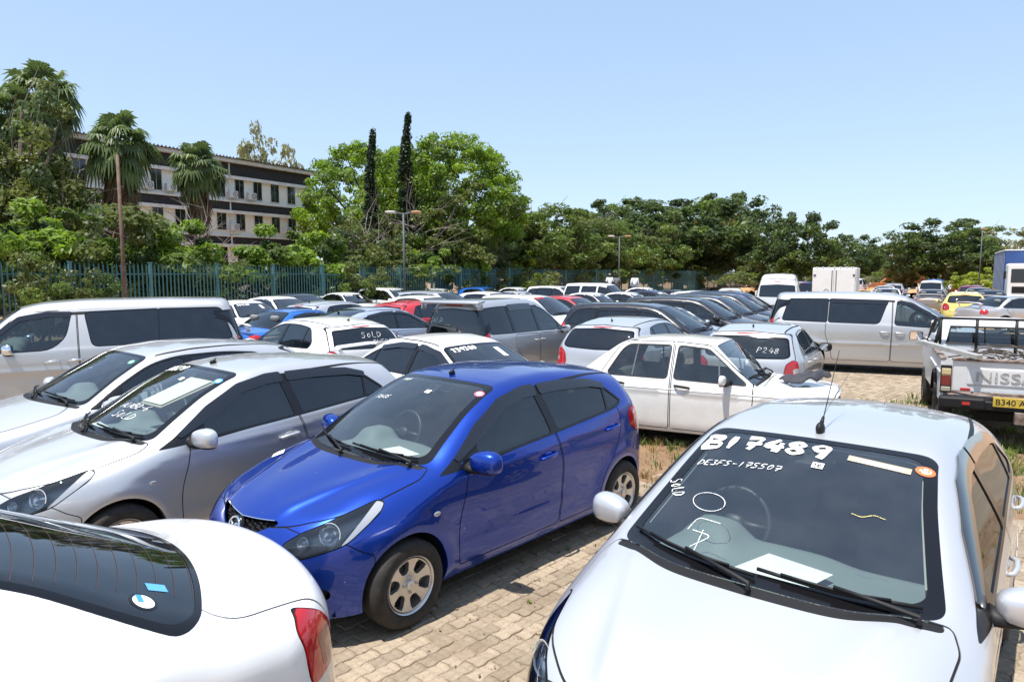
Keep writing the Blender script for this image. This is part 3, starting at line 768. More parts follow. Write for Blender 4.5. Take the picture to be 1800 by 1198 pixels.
    # wipers
    if lod < 2 and sp.get('wipers', True):
        def onws(xs, y):
            x = np.array([xs - sh.kx(np.array([xs]))[0] * y * y]); p = sh.topz(x, np.array([y]), .5)[0]; return p
        for (y0, y1, up) in ((-.62, .02, .12), (.02, .60, .10)) if sp.get('rhd', True) else ():
            b = onws(xc + .03, y1 if y0 > 0 else y1) ; pts = []
            for t in np.linspace(0, 1, 7):
                y = y1 + (y0 - y1) * t; xx = xc - .045 - up * .35 * t; p = onws(xx, y); pts.append(p + np.array([.01, 0, .016]))
            m = MB(); m.tube(pts, .008, 6); m.tube([p + np.array([.008, 0, .012]) for p in pts[1:6]], .006, 6)
            m.tube([b + np.array([.02, 0, .005]), b + np.array([.0, 0, .03]), pts[3] + np.array([.01, 0, .025])], [.014, .011, .007], 6)
            m.build('wiper', M_BLK, root, smooth=True)
    # aerial
    if 'aerial' in sp:
        ax_, tilt, ln = sp['aerial']; p = sh.topz([ax_], [0], .6)[0]
        m = MB(); m.ell((0, 0, .012), (.035, .016, .022), 12, 8)
        m.tube([(0, 0, .02), (-.03, 0, .05), (-tilt * ln, 0, .03 + ln * math.sqrt(max(0, 1 - tilt * tilt)))], [.008, .005, .002], 6)
        o = m.build('aerial', M_BLK, root, smooth=True); o.location = p
    if 'brakelight' in sp:
        bx, bz, bw = sp['brakelight']; y = np.linspace(-bw, bw, 9); p = sh.endx(np.abs(y), bz + 0 * y, -1); p[:, 1] = y
        V, Fc = ribbon(sh, p, .013, .004); obj('brake_light', mesh('brake_light', V, Fc, M_RED), root)
    for f in sp.get('extra', []): f(sh, sk, root, lod)
    if lod < 2 or sp.get('seats', False): interior(sp, sh, root, lod)
    root['_sp'] = 0
    root.pop('_sp', None) if hasattr(root, 'pop') else None
    CARS[root.name] = (sh, sp)
    return root
CARS = {}

def interior(sp, sh, root, lod):
    xc = sp['ws'][0]; zc = float(sh.top(np.array([xc]))[0]); wd = float(sh.plan(np.array([0.]))[0]) - .13
    # dashboard: a sheet with a hood over the instruments, the steering wheel on the car's right
    X = np.linspace(0, 1, 18); Y = np.linspace(-1, 1, 33); V = []
    ln = sp.get('dash_len', .70)
    for t in X:
        for s in Y:
            y = s * wd; x = xc - .02 - sp.get('kx0', .42) * y * y * (1 - .6 * t) - ln * t
            z = zc - .055 - .02 * t - .03 * s * s
            z += .12 * math.exp(-((y + .36) / .15) ** 4) * math.exp(-((t - .74) / .24) ** 4)
            z += .035 * math.exp(-((y - .0) / .24) ** 4) * math.exp(-((t - .8) / .26) ** 2)
            if t > .93: z -= .28 * (t - .93) / .07
            V.append((x, y, z))
    ny = len(Y); Fc = [(i * ny + j, i * ny + j + 1, (i + 1) * ny + j + 1, (i + 1) * ny + j) for i in range(len(X) - 1) for j in range(ny - 1)]
    obj('dashboard', mesh('dashboard', V, Fc, M_DASH, True), root)
    # steering wheel
    sx = xc - ln - .16; m = MB(); th = np.linspace(0, 2 * np.pi, 33); rot = Matrix.Rotation(R(-24), 3, 'Y')
    ring = [(rot @ Vector((0, .182 * math.cos(a), .182 * math.sin(a)))) for a in th]; m.tube(ring, .015, 8, caps=False)
    m.ell((0.02, 0, 0), (.028, .058, .05), 12, 8, .8, rot=rot)
    for a in (0, math.pi, -math.pi / 2): m.tube([(0, 0, 0), rot @ Vector((0, .18 * math.cos(a), .18 * math.sin(a)))], [.02, .014], 6)
    o = m.build('steering_wheel', mat("steering_wheel", (.02, .021, .022), .5), root, smooth=True); o.location = (sx, -.36, zc - .06)
    sm = sp.get('seatmat', M_SEAT); sz = sp.get('seat_z', .52)
    rows = sp.get('seat_rows', [(-.05, 2), (-.88, 3)]); htop = sp.get('seat_top', .62)
    for (x, n) in rows:
        for y in ((-.36, .36) if n == 2 else (0,)):
            w = .50 if n == 2 else 1.22
            m = MB(); m.rbox((x, y, sz), (.52, w, .16), .05)
            m.rbox((x - .30, y, sz + .30), (.16, w * .94, htop), .06, rot=Matrix.Rotation(R(-16), 3, 'Y'))
            s_ = m.build('seat', sm, root, smooth=True)
            for yy in ((y,) if n == 2 else (-.38, .38)):
                m = MB(); m.rbox((x - .41, yy, sz + .30 + htop / 2 + .10), (.11, .27, .19), .05, rot=Matrix.Rotation(R(-12), 3, 'Y'))
                m.tube([(x - .39, yy + .05, sz + .5), (x - .41, yy + .05, sz + .72)], .007, 5); m.tube([(x - .39, yy - .05, sz + .5), (x - .41, yy - .05, sz + .72)], .007, 5)
                m.build('headrest', sm, s_, smooth=True)
    # cabin floor and rear-view mirror
    x1 = sp.get('cabin', (-1.6, 0))[0]
    MB().box(((xc - .3 + x1) / 2, 0, .36), (xc - .3 - x1, 2 * wd, .02)).build('cabin_floor', M_LINERD, root)
    xh = sp['ws'][1]; p = sh.topz([xh + .13], [0], .6)[0]
    m = MB(); m.rbox(p + np.array([-.09, 0, -.09]), (.03, .23, .065), .012, rot=Matrix.Rotation(R(12), 3, 'Y')); m.tube([p + np.array([-.01, 0, -.012]), p + np.array([-.08, 0, -.08])], .011, 6)
    m.build('rear_view_mirror', M_BLK, root, smooth=True)

USED = {}
def place(tmpl, loc, yaw, pnt, label, name=None, group='cars parked in the lot', category='car', scale=None):
    """put a car down: the first use takes the template itself, later ones a copy of it and of its parts"""
    if not USED.get(tmpl.name): o = tmpl; USED[tmpl.name] = True; CARS['_' + tmpl.name] = True
    else: o = copy_tree(tmpl)
    o.location = (loc[0], loc[1], loc[2] if len(loc) > 2 else 0.0); o.rotation_euler = (0, 0, yaw); o['label'] = label; o['category'] = category; o['group'] = group
    if scale: o.scale = scale
    def rec(q):
        if q.data is not None:
            for i, mm in enumerate(q.data.materials):
                if mm is M_PAINT: q.material_slots[i].link = 'OBJECT'; q.material_slots[i].material = pnt
        for ch in KIDS.get(q.name, []): rec(ch)
    rec(o)
    return o
# ---------------------------------------------------------------- car kinds
Q45 = R(45)
DEMIO = dict(name='hatchback_car',
    top=[(2.1, .66), (1.98, .735), (1.90, .79), (1.6, .895), (1.30, .965), (1.14, 1.0), (.95, 1.105), (.6, 1.282), (.32, 1.395), (.12, 1.445), (-.15, 1.472), (-.5, 1.475), (-.9, 1.452), (-1.3, 1.405), (-1.5, 1.372), (-1.7, 1.33)], top_s=.055,
    front=[(.12, 1.87), (.24, 1.95), (.40, 2.01), (.55, 2.025), (.66, 2.01), (.76, 1.965), (.9, 1.85), (1.1, 1.7)], front_s=.03,
    rear=[(.15, -1.70), (.27, -1.80), (.42, -1.855), (.60, -1.86), (.72, -1.83), (.86, -1.81), (1.0, -1.77), (1.15, -1.66), (1.30, -1.555), (1.36, -1.53), (1.45, -1.52)], rear_s=.025,
    belt=[(2, .90), (.9, .955), (.2, .985), (-.6, 1.03), (-1.3, 1.11), (-1.9, 1.15)],
    plan=[(2.1, .76), (1.6, .815), (1.245, .835), (.6, .828), (0, .835), (-.8, .838), (-1.245, .835), (-1.6, .79), (-1.9, .73)],
    sec=[(.1, .10), (.2, .055), (.30, .020), (.42, .028), (.55, .018), (.70, .004), (.80, 0), (.90, .012), (1.0, .025)], sec_s=.035,
    tum=[(1.2, .36), (0.3, .29), (-.8, .33), (-1.5, .44)], tq=.17, shoulder=.010, ws_pb=.055,
    kx=[(-1.4, -.30), (-.5, 0), (.2, .22), (1.0, .42), (1.6, .42), (2, .25)], crown=[(-1.5, .11), (0, .085), (1.0, .07), (1.3, .09), (1.9, .12)],
    kab=[(-1.6, .13), (-.5, .11), (.4, .10), (.9, .085), (1.2, .16), (1.7, .22), (2, .22)], kd=.10, kc=.15,
    bowf=(.17, .42), bowr=(.11, .20), sill=[(2.1, .19), (1.6, .19), (1.2, .2), (-1.2, .2), (-1.6, .24), (-1.9, .26)],
    wheels=(1.245, -1.245, .29), arch=.327, track=.735, rim='alloy6',
    flares=[(1.245, .3, .36, .016, .07), (-1.245, .3, .37, .022, .08)],
    crease=[(1.0, .86, -1.2, .97, .006, .03), (.9, .40, -1.0, .47, .010, .05)],
    fb=[(1.35, .60, .50, .15, .030), (1.35, 0, .6, .30, .012)], ridges=[(1.92, .26, 1.02, .56, .014, .035)],
    ws=(1.17, .19, .055), frit=.05, cowl=.065,
    rglass=[(0, .98), (.50, 1.0), (.60, 1.06), (.55, 1.28, .05), (0, 1.315)], rglass_x=-1.1,
    dlo=[(.96, .925, .02), (.84, .985, .02), (.52, 1.18, .3), (.22, 1.32, .2), (-.05, 1.372, .2), (-.45, 1.378, .3), (-.9, 1.345, .3), (-1.06, 1.30, .06), (-1.27, 1.14, .03), (-1.23, 1.105, .05), (-1.1, 1.075, .05), (-.3, 1.008, .3), (.3, .968, .3)],
    pillars=[(.60, 1.2, .60, .95, .025), (-.21, 1.36, -.28, 1.0, .045), (-1.07, 1.3, -1.02, 1.07, .012)], solid=(0,),
    panemats=[M_SIDE, M_TINT, M_TINT],
    visor=[[(.80, 1.008), (.52, 1.19), (.22, 1.33), (-.05, 1.384), (-.20, 1.389), (-.205, 1.305), (-.05, 1.303), (.2, 1.258), (.50, 1.105), (.78, .985)], [(-.24, 1.385), (-.5, 1.385), (-.9, 1.355), (-1.10, 1.30), (-1.08, 1.255), (-.9, 1.29), (-.5, 1.308), (-.245, 1.308)]],
    headlamp=(Q45, [(-1.045, .615, .03), (-.93, .59, .04), (-.66, .655, .05), (-.475, .80, .03), (-.455, .845, .015), (-.50, .858, .02), (-.70, .80, .15), (-.93, .72, .1), (-1.03, .66, .03)]),
    headlamp_sub=[('turn_signal', [(-.66, .64), (-.46, .82), (-.44, .87), (-.50, .86), (-.69, .65)])],
    bulbs=[(-.755, .705, .064), (-.91, .665, .034)],
    tl_shift=.14, taillamp=(R(135), [(-1.75, .84), (-1.62, .82), (-1.52, .90), (-1.53, 1.01), (-1.60, 1.07), (-1.70, .99)]),
    grille=[[(0, .635, .01), (.16, .665, .05), (.34, .745, .01), (.31, .76, .01), (.15, .745, .05), (0, .735, .01)], [(0, .27, .02), (.36, .27, .05), (.40, .33, .03), (.30, .43, .04), (0, .45, .01)], [(.52, .31), (.68, .33), (.69, .39), (.63, .43), (.53, .42)]],
    hood=[(1.02, .0, .01), (1.02, .60, .10), (.98, .70, .03), (1.08, .735, .03), (1.45, .70, .2), (1.68, .62, .1), (1.84, .45, .1), (1.91, .30, .1), (1.93, 0, .01)],
    roof_strip=[(-1.42, .535), (-.8, .60), (0, .635), (.16, .64)],
    doors=[[(.80, .27, .04), (.80, .60, .1), (.74, .80, .1), (.72, .93, .02), (-.26, 1.02, .01), (-.33, .8, .2), (-.335, .5, .2), (-.30, .27, .04)],
           [(-.315, .27, .04), (-.35, .5, .2), (-.345, .8, .2), (-.275, 1.02, .01), (-1.16, 1.10, .02), (-1.22, .95, .1), (-1.08, .70, .2), (-.93, .55, .1), (-.86, .40, .1), (-.84, .27, .04)]],
    tailgate=[(0, .66), (.52, .68), (.60, .80), (.70, 1.0), (.64, 1.2), (.57, 1.335), (0, 1.36)],
    fbump=[(1.50, .15), (1.50, .56), (1.58, .60), (1.66, .66), (1.74, .66), (1.93, .78), (2.3, .78), (2.3, .15)],
    rbump=[(-1.52, .2), (-1.50, .55), (-1.62, .66), (-1.8, .68), (-2.2, .68), (-2.2, .2)],
    mirror=(.66, .925, .985, .085, .118, .082), handles=[(-.15, .855), (-1.05, .93)], aerial=(.10, .8, .03),
    brakelight=(-1.5, 1.335, .12), cabin=(-1.5, 1.0), linmat=M_LINER, seat_top=.60)

def kind(name, wf, r, xf, xr, W, top, rear, belt, ws, wr=None, **k):
    wr = -wf if wr is None else wr
    zn = k.pop('nose', .70)   # height of the bonnet's leading edge
    xcw = ws[0]
    d = dict(name=name, wheels=(wf, wr, r), top=top, rear=rear, belt=belt, ws=ws,
        front=[(.12, xf - .12), (.25, xf - .045), (.42, xf), (.56, xf - .003), (zn - .04, xf - .035), (zn + .06, xf - .10), (zn + .2, xf - .25), (zn + .5, xf - .5)],
        plan=[(xf, W * .90), (wf + .35, W * .965), (wf, W * .99), (0, W), (wr, W * .99), (wr - .35, W * .955), (xr, W * .885)],
        sec=[(.1, .10), (.2, .05), (.32, .018), (.5, .012), (.68, 0), (.82, 0), (.92, .012), (1.05, .03)],
        tum=.36, tq=.16, kx=[(-1.6, -.22), (-.5, 0), (.2, .16), (xcw, .36), (xf, .22)], crown=[(-1.5, .09), (0, .075), (xcw, .07), (xcw + .2, .08), (xf, .11)],
        kab=[(-1.6, .12), (0, .11), (xcw - .3, .085), (xcw + .15, .13), (xf, .16)], kd=.10, kc=.14, bowf=(.14, .34), bowr=(.09, .18),
        sill=[(xf, .20), (wf, .20), (wr, .20), (xr, .26)], arch=r + .045, flares=[(wf, r, r + .07, .012, .07), (wr, r, r + .07, .012, .07)],
        cabin=(xr + .3, xcw - .12), rglass_x=-.9)
    d.update(k); return d

GOLF = kind('hatchback_car', 1.29, .31, 2.17, -2.03, .88,
    top=[(2.2, .66), (2.05, .76), (1.8, .86), (1.2, .97), (1.02, 1.0), (.6, 1.21), (.2, 1.39), (0, 1.445), (-.35, 1.48), (-.8, 1.475), (-1.3, 1.43), (-1.6, 1.385), (-1.9, 1.33)],
    rear=[(.15, -1.9), (.3, -2.0), (.45, -2.03), (.62, -2.02), (.75, -1.985), (.95, -1.95), (1.05, -1.91), (1.2, -1.80), (1.36, -1.66), (1.5, -1.62)],
    belt=[(2, .90), (.8, .93), (-1.4, 1.0), (-2, 1.02)], ws=(1.02, .16, .06),
    rglass=[(0, .985), (.56, 1.0), (.66, 1.04), (.585, 1.31), (0, 1.345)], rglass_x=-1.2,
    dlo=[(.82, .935, .02), (.50, 1.14, .3), (.15, 1.315, .2), (-.15, 1.375, .2), (-.7, 1.38, .3), (-1.12, 1.335, .1), (-1.34, 1.10, .06), (-1.28, 1.0, .05), (0, .965, .3)],
    pillars=[(.50, 1.2, .50, .95, .02), (-.25, 1.36, -.25, .98, .045), (-1.0, 1.3, -1.02, 1.0, .014)], solid=(0,), panemats=[M_SIDE, M_TINT, M_TINT],
    headlamp=(Q45, [(-1.12, .62), (-.90, .60), (-.70, .70), (-.72, .80), (-.90, .79), (-1.1, .72)]), bulbs=[(-.90, .69, .06)],
    tl_shift=-.05, taillamp=(R(135), [(-2.04, .74), (-1.96, .67), (-1.78, .69), (-1.70, .80), (-1.74, .94), (-1.85, 1.0), (-1.98, .92)]),
    taillamp_sub=[('tail_white', [(-1.87, .77), (-1.82, .77), (-1.82, .84), (-1.87, .84)])],
    grille=[[(0, .60), (.42, .61), (.46, .70), (0, .705)], [(0, .27), (.5, .28), (.48, .40), (0, .42)]],
    hood=[(.94, 0, .01), (.90, .60), (1.05, .74), (1.5, .74), (1.85, .60), (2.02, .35), (2.05, 0, .01)],
    roof_strip=[(-1.5, .50), (-.8, .54), (0, .56), (.05, .555)],
    doors=[[(.80, .27), (.80, .75), (.72, .945), (-.27, .99), (-.30, .8), (-.30, .27)], [(-.315, .27), (-.315, .8), (-.285, .99), (-1.10, 1.01), (-1.16, .85), (-1.0, .65), (-.86, .45), (-.84, .27)]],
    tailgate=[(0, .62), (.56, .64), (.62, .80), (.74, .96), (.68, 1.2), (.60, 1.355), (0, 1.39)],
    fbump=[(1.55, .15), (1.55, .58), (1.7, .62), (2.3, .62), (2.3, .15)], rbump=[(-1.6, .2), (-1.6, .60), (-2.3, .66), (-2.3, .2)],
    mirror=(.60, .97, .99, .09, .12, .08), handles=[(-.18, .86), (-.98, .90)], aerial=(-1.25, .75, .05), brakelight=(-1.6, 1.355, .17), mirmat=M_PAINT)

POLO = dict(GOLF); POLO.update(name='hatchback_car', wheels=(1.23, -1.23, .295), arch=.335,
    top=[(2.1, .66), (1.93, .77), (1.7, .87), (1.15, .98), (.98, 1.01), (.6, 1.20), (.22, 1.385), (.05, 1.43), (-.3, 1.46), (-.8, 1.462), (-1.3, 1.435), (-1.55, 1.40), (-1.9, 1.35)],
    rear=[(.15, -1.75), (.3, -1.84), (.45, -1.87), (.62, -1.865), (.75, -1.84), (.95, -1.82), (1.05, -1.78), (1.2, -1.69), (1.36, -1.58), (1.5, -1.55)],
    front=[(.12, 1.9), (.25, 1.98), (.42, 2.03), (.56, 2.025), (.66, 1.99), (.76, 1.93), (.9, 1.78), (1.2, 1.5)],
    plan=[(2, .745), (1.55, .80), (1.23, .82), (0, .825), (-1.23, .82), (-1.55, .80), (-1.9, .74)],
    sill=[(2, .2), (-1.2, .2), (-1.87, .26)], flares=[(1.23, .295, .365, .012, .07), (-1.23, .295, .365, .012, .07)],
    rglass=[(0, 1.0), (.56, 1.015), (.63, 1.05), (.575, 1.315), (0, 1.35)], rglass_x=-1.1, tum=.30,
    dlo=[(.78, .955, .02), (.50, 1.13, .3), (.20, 1.30, .2), (-.1, 1.365, .2), (-.7, 1.375, .3), (-1.15, 1.345, .08), (-1.32, 1.10, .05), (-1.26, 1.03, .05), (0, .985, .3)],
    pillars=[(.48, 1.2, .48, .95, .02), (-.22, 1.36, -.22, .98, .045), (-1.02, 1.3, -1.04, 1.0, .014)], panemats=[M_LTGL, M_LTGL, M_LTGL], rwmat=M_LTGL,
    tl_shift=-.06, taillamp=(R(135), [(-1.90, .70), (-1.84, .66), (-1.66, .67), (-1.63, .75), (-1.66, .98), (-1.74, 1.0), (-1.84, .94)]),
    taillamp_sub=[('tail_white', [(-1.75, .80), (-1.65, .80), (-1.65, .89), (-1.75, .87)]), ('tail_dark', [(-1.80, .69), (-1.70, .69), (-1.69, .77), (-1.80, .77)])],
    headlamp=(Q45, [(-1.06, .62), (-.86, .60), (-.68, .70), (-.70, .80), (-.86, .79), (-1.04, .72)]), bulbs=[(-.86, .69, .06)],
    hood=[(.90, 0, .01), (.86, .56), (1.0, .70), (1.4, .70), (1.7, .58), (1.88, .35), (1.92, 0, .01)], roof_strip=[(-1.45, .50), (0, .54), (.1, .535)],
    doors=[[(.76, .27), (.76, .75), (.68, .965), (-.24, 1.01), (-.27, .8), (-.27, .27)], [(-.285, .27), (-.285, .8), (-.255, 1.01), (-1.10, 1.04), (-1.12, .85), (-.96, .65), (-.82, .45), (-.80, .27)]],
    tailgate=[(0, .60), (.54, .62), (.56, .78), (.70, 1.0), (.64, 1.2), (.59, 1.36), (0, 1.40)],
    mirror=(.56, .90, 1.01, .09, .11, .075), mirmat=M_BLK, handles=[(-.16, .87), (-.95, .91)], aerial=(-1.2, .75, .05), brakelight=(-1.5, 1.365, .17), linmat=M_LINER, cabin=(-1.5, .86))

def golf1_bars(sh, sk, root, lod):
    # upright bars in the door glass, waistline moulding, wipers' pivots
    for (x0, z0, x1, z1) in ((-.80, .93, -.76, 1.33), (.34, .91, .30, 1.22)):
        for sg in (1, -1):
            p = sh.side([x0, (x0 + x1) / 2, x1], [z0, (z0 + z1) / 2, z1]) * [1, sg, 1]; MB().tube(p, .011, 6).build('window_bar', mat('dull_bar', (.22, .22, .22), .4, .6), root)
    for sg in (1, -1):
        x = np.linspace(-1.5, 1.50, 24); p = sh.side(x, 0 * x + .785) * [1, sg, 1]; MB().tube(p, .007, 5).build('waist_moulding', M_PAINT, root)
GOLF1 = kind('old_hatchback_car', 1.14, .285, 1.74, -1.76, .805,
    top=[(1.84, .68), (1.72, .77), (1.67, .815), (1.35, .86), (.84, .905), (.76, .925), (.50, 1.16), (.26, 1.365), (.14, 1.385), (-.3, 1.41), (-.7, 1.405), (-.98, 1.375), (-1.06, 1.34), (-1.36, 1.13), (-1.60, .95), (-1.70, .90)], top_s=.028,
    rear=[(.15, -1.60), (.3, -1.73), (.5, -1.76), (.7, -1.74), (.9, -1.68), (1.0, -1.62), (1.2, -1.4)],
    belt=[(2, .86), (.8, .89), (-1.6, .915)], ws=(.78, .25, .045), cowl=.05, frit=.012,
    plan=[(1.75, .765), (1.45, .785), (1.14, .80), (0, .805), (-1.2, .80), (-1.5, .79), (-1.8, .765)], kx=[(-1.4, -.06), (0, 0), (.8, .10), (1.9, .06)],
    crown=[(-1.5, .06), (0, .05), (.9, .05), (1.9, .045)], kab=[(-1.6, .06), (0, .055), (.6, .05), (1.1, .05), (1.9, .05)], kd=.05, kc=.06, bowf=(.05, .14), bowr=(.04, .12), front_s=.02,
    tum=.30, tq=.03, sec=[(.1, .09), (.22, .04), (.32, .012), (.5, .004), (.60, 0), (.70, .0), (.76, .006), (.86, .018), (1, .03)], shoulder=.004,
    crease=[(2.3, .735, -2.1, .745, .007, .012)],
    rws=(-1.03, -1.54, .10), wsmat=glass('old_windscreen', (.90, .95, .93)), trimmat=mat('window_rubber', (.02, .02, .02), .6), rwmat=glass('old_side_glass', (.80, .85, .83)),
    panes=[[(.66, .905, .03), (.58, .97, .2), (.17, 1.305, .05), (-.21, 1.335, .04), (-.24, .925, .04)], [(-.34, .925, .04), (-.32, 1.335, .04), (-.88, 1.325, .08), (-.97, 1.25, .05), (-1.14, .96, .05), (-1.11, .93, .03)]],
    panemats=[glass('old_side_glass', (.80, .85, .83)), glass('old_side_glass', (.80, .85, .83))],
    grille=[[(0, .60, .01), (.64, .60, .01), (.64, .78, .01), (0, .78, .01)]],
    taillamp=(R(135), [(-1.78, .66), (-1.62, .66), (-1.62, .80), (-1.78, .80)]),
    hood=[(.85, 0, .01), (.85, .66, .03), (1.63, .66, .05), (1.66, 0, .01)],
    doors=[[(.52, .27, .03), (.62, .40, .05), (.74, .60, .1), (.74, .90, .02), (.19, 1.355, .05), (-.265, 1.385, .02), (-.28, .27, .03)], [(-.30, .27, .03), (-.285, 1.385, .02), (-.92, 1.37, .06), (-1.04, 1.27, .05), (-1.24, .95, .05), (-1.22, .86, .05), (-1.10, .68, .1), (-.88, .48, .1), (-.80, .27, .03)]],
    mirror=(.40, .90, .955, .045, .085, .07), handles=[(-.13, .83), (-1.0, .83)], handlemat=M_BLK, rim='cap', sill=[(2, .24), (-1.2, .22), (-1.9, .28)],
    fbump=[(1.56, .30), (1.56, .50), (2.3, .50), (2.3, .30)], rbump=[(-1.60, .28), (-1.60, .5), (-2.2, .5), (-2.2, .28)], cabin=(-1.4, .72), kx0=.1, dash_len=.32, seat_top=.46, seat_z=.42, seat_rows=[(-.05, 2), (-.78, 3)], linmat=mat('old_liner', (.30, .29, .27), .9), seatmat=mat('old_vinyl', (.10, .10, .10), .6), extra=[golf1_bars])
GOLF1['front'] = [(.2, 1.67), (.3, 1.74), (.45, 1.75), (.55, 1.725), (.8, 1.70), (.9, 1.63), (1.2, 1.4)]

MINIVAN = kind('minivan', 1.475, .335, 2.42, -2.43, .90, nose=.88,
    top=[(2.5, .80), (2.3, .93), (2.05, 1.03), (1.80, 1.10), (1.68, 1.14), (1.3, 1.37), (.85, 1.64), (.62, 1.755), (.35, 1.815), (-.1, 1.845), (-1.2, 1.845), (-2.0, 1.82), (-2.3, 1.79), (-2.6, 1.75)],
    rear=[(.15, -2.3), (.3, -2.41), (.5, -2.43), (.8, -2.42), (1.05, -2.40), (1.25, -2.34), (1.6, -2.22), (1.72, -2.18), (1.9, -2.15)],
    belt=[(2.4, 1.02), (1.3, 1.08), (0, 1.14), (-2.4, 1.16)], ws=(1.70, .60, .065), tum=.23, tq=.10,
    sec=[(.1, .10), (.2, .05), (.34, .015), (.55, .010), (.75, 0), (.95, 0), (1.1, .012), (1.25, .03)], crease=[(1.9, .66, -2.2, .70, .010, .03)],
    rglass=[(0, 1.17), (.62, 1.18), (.72, 1.22), (.655, 1.66), (0, 1.70)], rglass_x=-1.9,
    panes=[[(1.50, 1.085, .02), (1.05, 1.36, .3), (.62, 1.60, .25), (.38, 1.65, .05), (.36, 1.64, .05), (.30, 1.135, .06), (.8, 1.105, .2)],
           [(.16, 1.655, .05), (-.02, 1.15, .08), (-1.05, 1.165, .04), (-1.02, 1.685, .02)], [(-1.06, 1.685, .02), (-1.09, 1.165, .04), (-2.05, 1.185, .06), (-1.90, 1.69, .08)]],
    panemats=[M_SIDE, M_TINT, M_TINT], visor=[[(1.02, 1.40), (.62, 1.625), (.40, 1.675), (.36, 1.60), (.62, 1.55), (.98, 1.34)], [(.18, 1.675), (-1.0, 1.70), (-1.0, 1.60), (.16, 1.575)]],
    headlamp=(Q45, [(-1.28, .80), (-1.0, .78), (-.86, .90), (-.88, 1.0), (-1.1, .98), (-1.26, .90)]), bulbs=[(-1.08, .88, .06)],
    tl_shift=-.13, taillamp=(R(135), [(-2.28, .95), (-2.08, .95), (-2.07, 1.20), (-2.12, 1.34), (-2.20, 1.30)]),
    grille=[[(0, .70), (.52, .71), (.60, .86), (0, .87)], [(0, .30), (.55, .31), (.5, .45), (0, .46)]],
    doors=[[(1.56, .30), (1.52, .95), (1.46, 1.075), (.98, 1.40, .2), (.60, 1.66), (.27, 1.70), (.25, 1.0), (.24, .30)], [(.225, .30), (.235, 1.0), (.255, 1.70), (-1.04, 1.73), (-1.10, 1.16), (-1.12, .90, .1), (-1.05, .70, .1), (-.98, .50), (-.96, .30)]],
    tailgate=[(0, .66), (.62, .68), (.70, .95), (.78, 1.2), (.70, 1.68), (0, 1.75)], roof_strip=[(-2.15, .62), (-1, .66), (.3, .66)], roof_zmin=1.6,
    fbump=[(1.85, .15), (1.85, .66), (2.05, .74), (2.6, .80), (2.6, .15)], rbump=[(-1.9, .2), (-1.9, .60), (-2.6, .64), (-2.6, .2)],
    mirror=(1.02, 1.01, 1.17, .10, .12, .105), handles=[(.40, .95), (.10, .96)], brakelight=(-2.15, 1.72, .18), seat_z=.68, seat_rows=[(.35, 2), (-.5, 3), (-1.4, 3)], cabin=(-2.1, 1.5), dash_len=.75)
ELGRAND = dict(MINIVAN); ELGRAND.update(
    top=[(2.5, .90), (2.3, 1.02), (2.0, 1.10), (1.70, 1.16), (1.60, 1.19), (1.3, 1.44), (1.02, 1.66), (.86, 1.76), (.55, 1.83), (0, 1.87), (-1.2, 1.88), (-2.0, 1.86), (-2.3, 1.83), (-2.6, 1.8)],
    ws=(1.60, .86, .06), panes=[[(1.40, 1.10, .02), (1.12, 1.34, .3), (.82, 1.60, .2), (.45, 1.665, .05), (.15, 1.66, .05), (.22, 1.30, .2), (.42, 1.13, .12)],
           [(-.04, 1.67, .06), (-.14, 1.16, .08), (-1.05, 1.18, .03), (-1.05, 1.70, .02)], [(-1.07, 1.70, .02), (-1.07, 1.18, .03), (-2.16, 1.20, .06), (-2.00, 1.70, .08)]],
    visor=[[(1.14, 1.36), (.82, 1.625), (.45, 1.69), (.13, 1.685), (.15, 1.60), (.42, 1.61), (.80, 1.55), (1.1, 1.30)]],
    doors=[[(1.50, .30), (1.48, .95), (1.42, 1.09), (1.1, 1.38, .2), (.80, 1.68), (.08, 1.72), (.05, 1.0), (.05, .30)], [(.035, .30), (.035, 1.0), (.065, 1.72), (-1.06, 1.75), (-1.10, 1.16), (-1.12, .90, .1), (-1.05, .70, .1), (-.98, .50), (-.96, .30)]],
    crease=[(2.0, .80, -2.2, .82, .010, .03), (2.0, .66, -2.2, .68, -.008, .03)], mirror=(.92, 1.01, 1.16, .10, .13, .09), mirmat=M_CHR, handlemat=M_CHR)
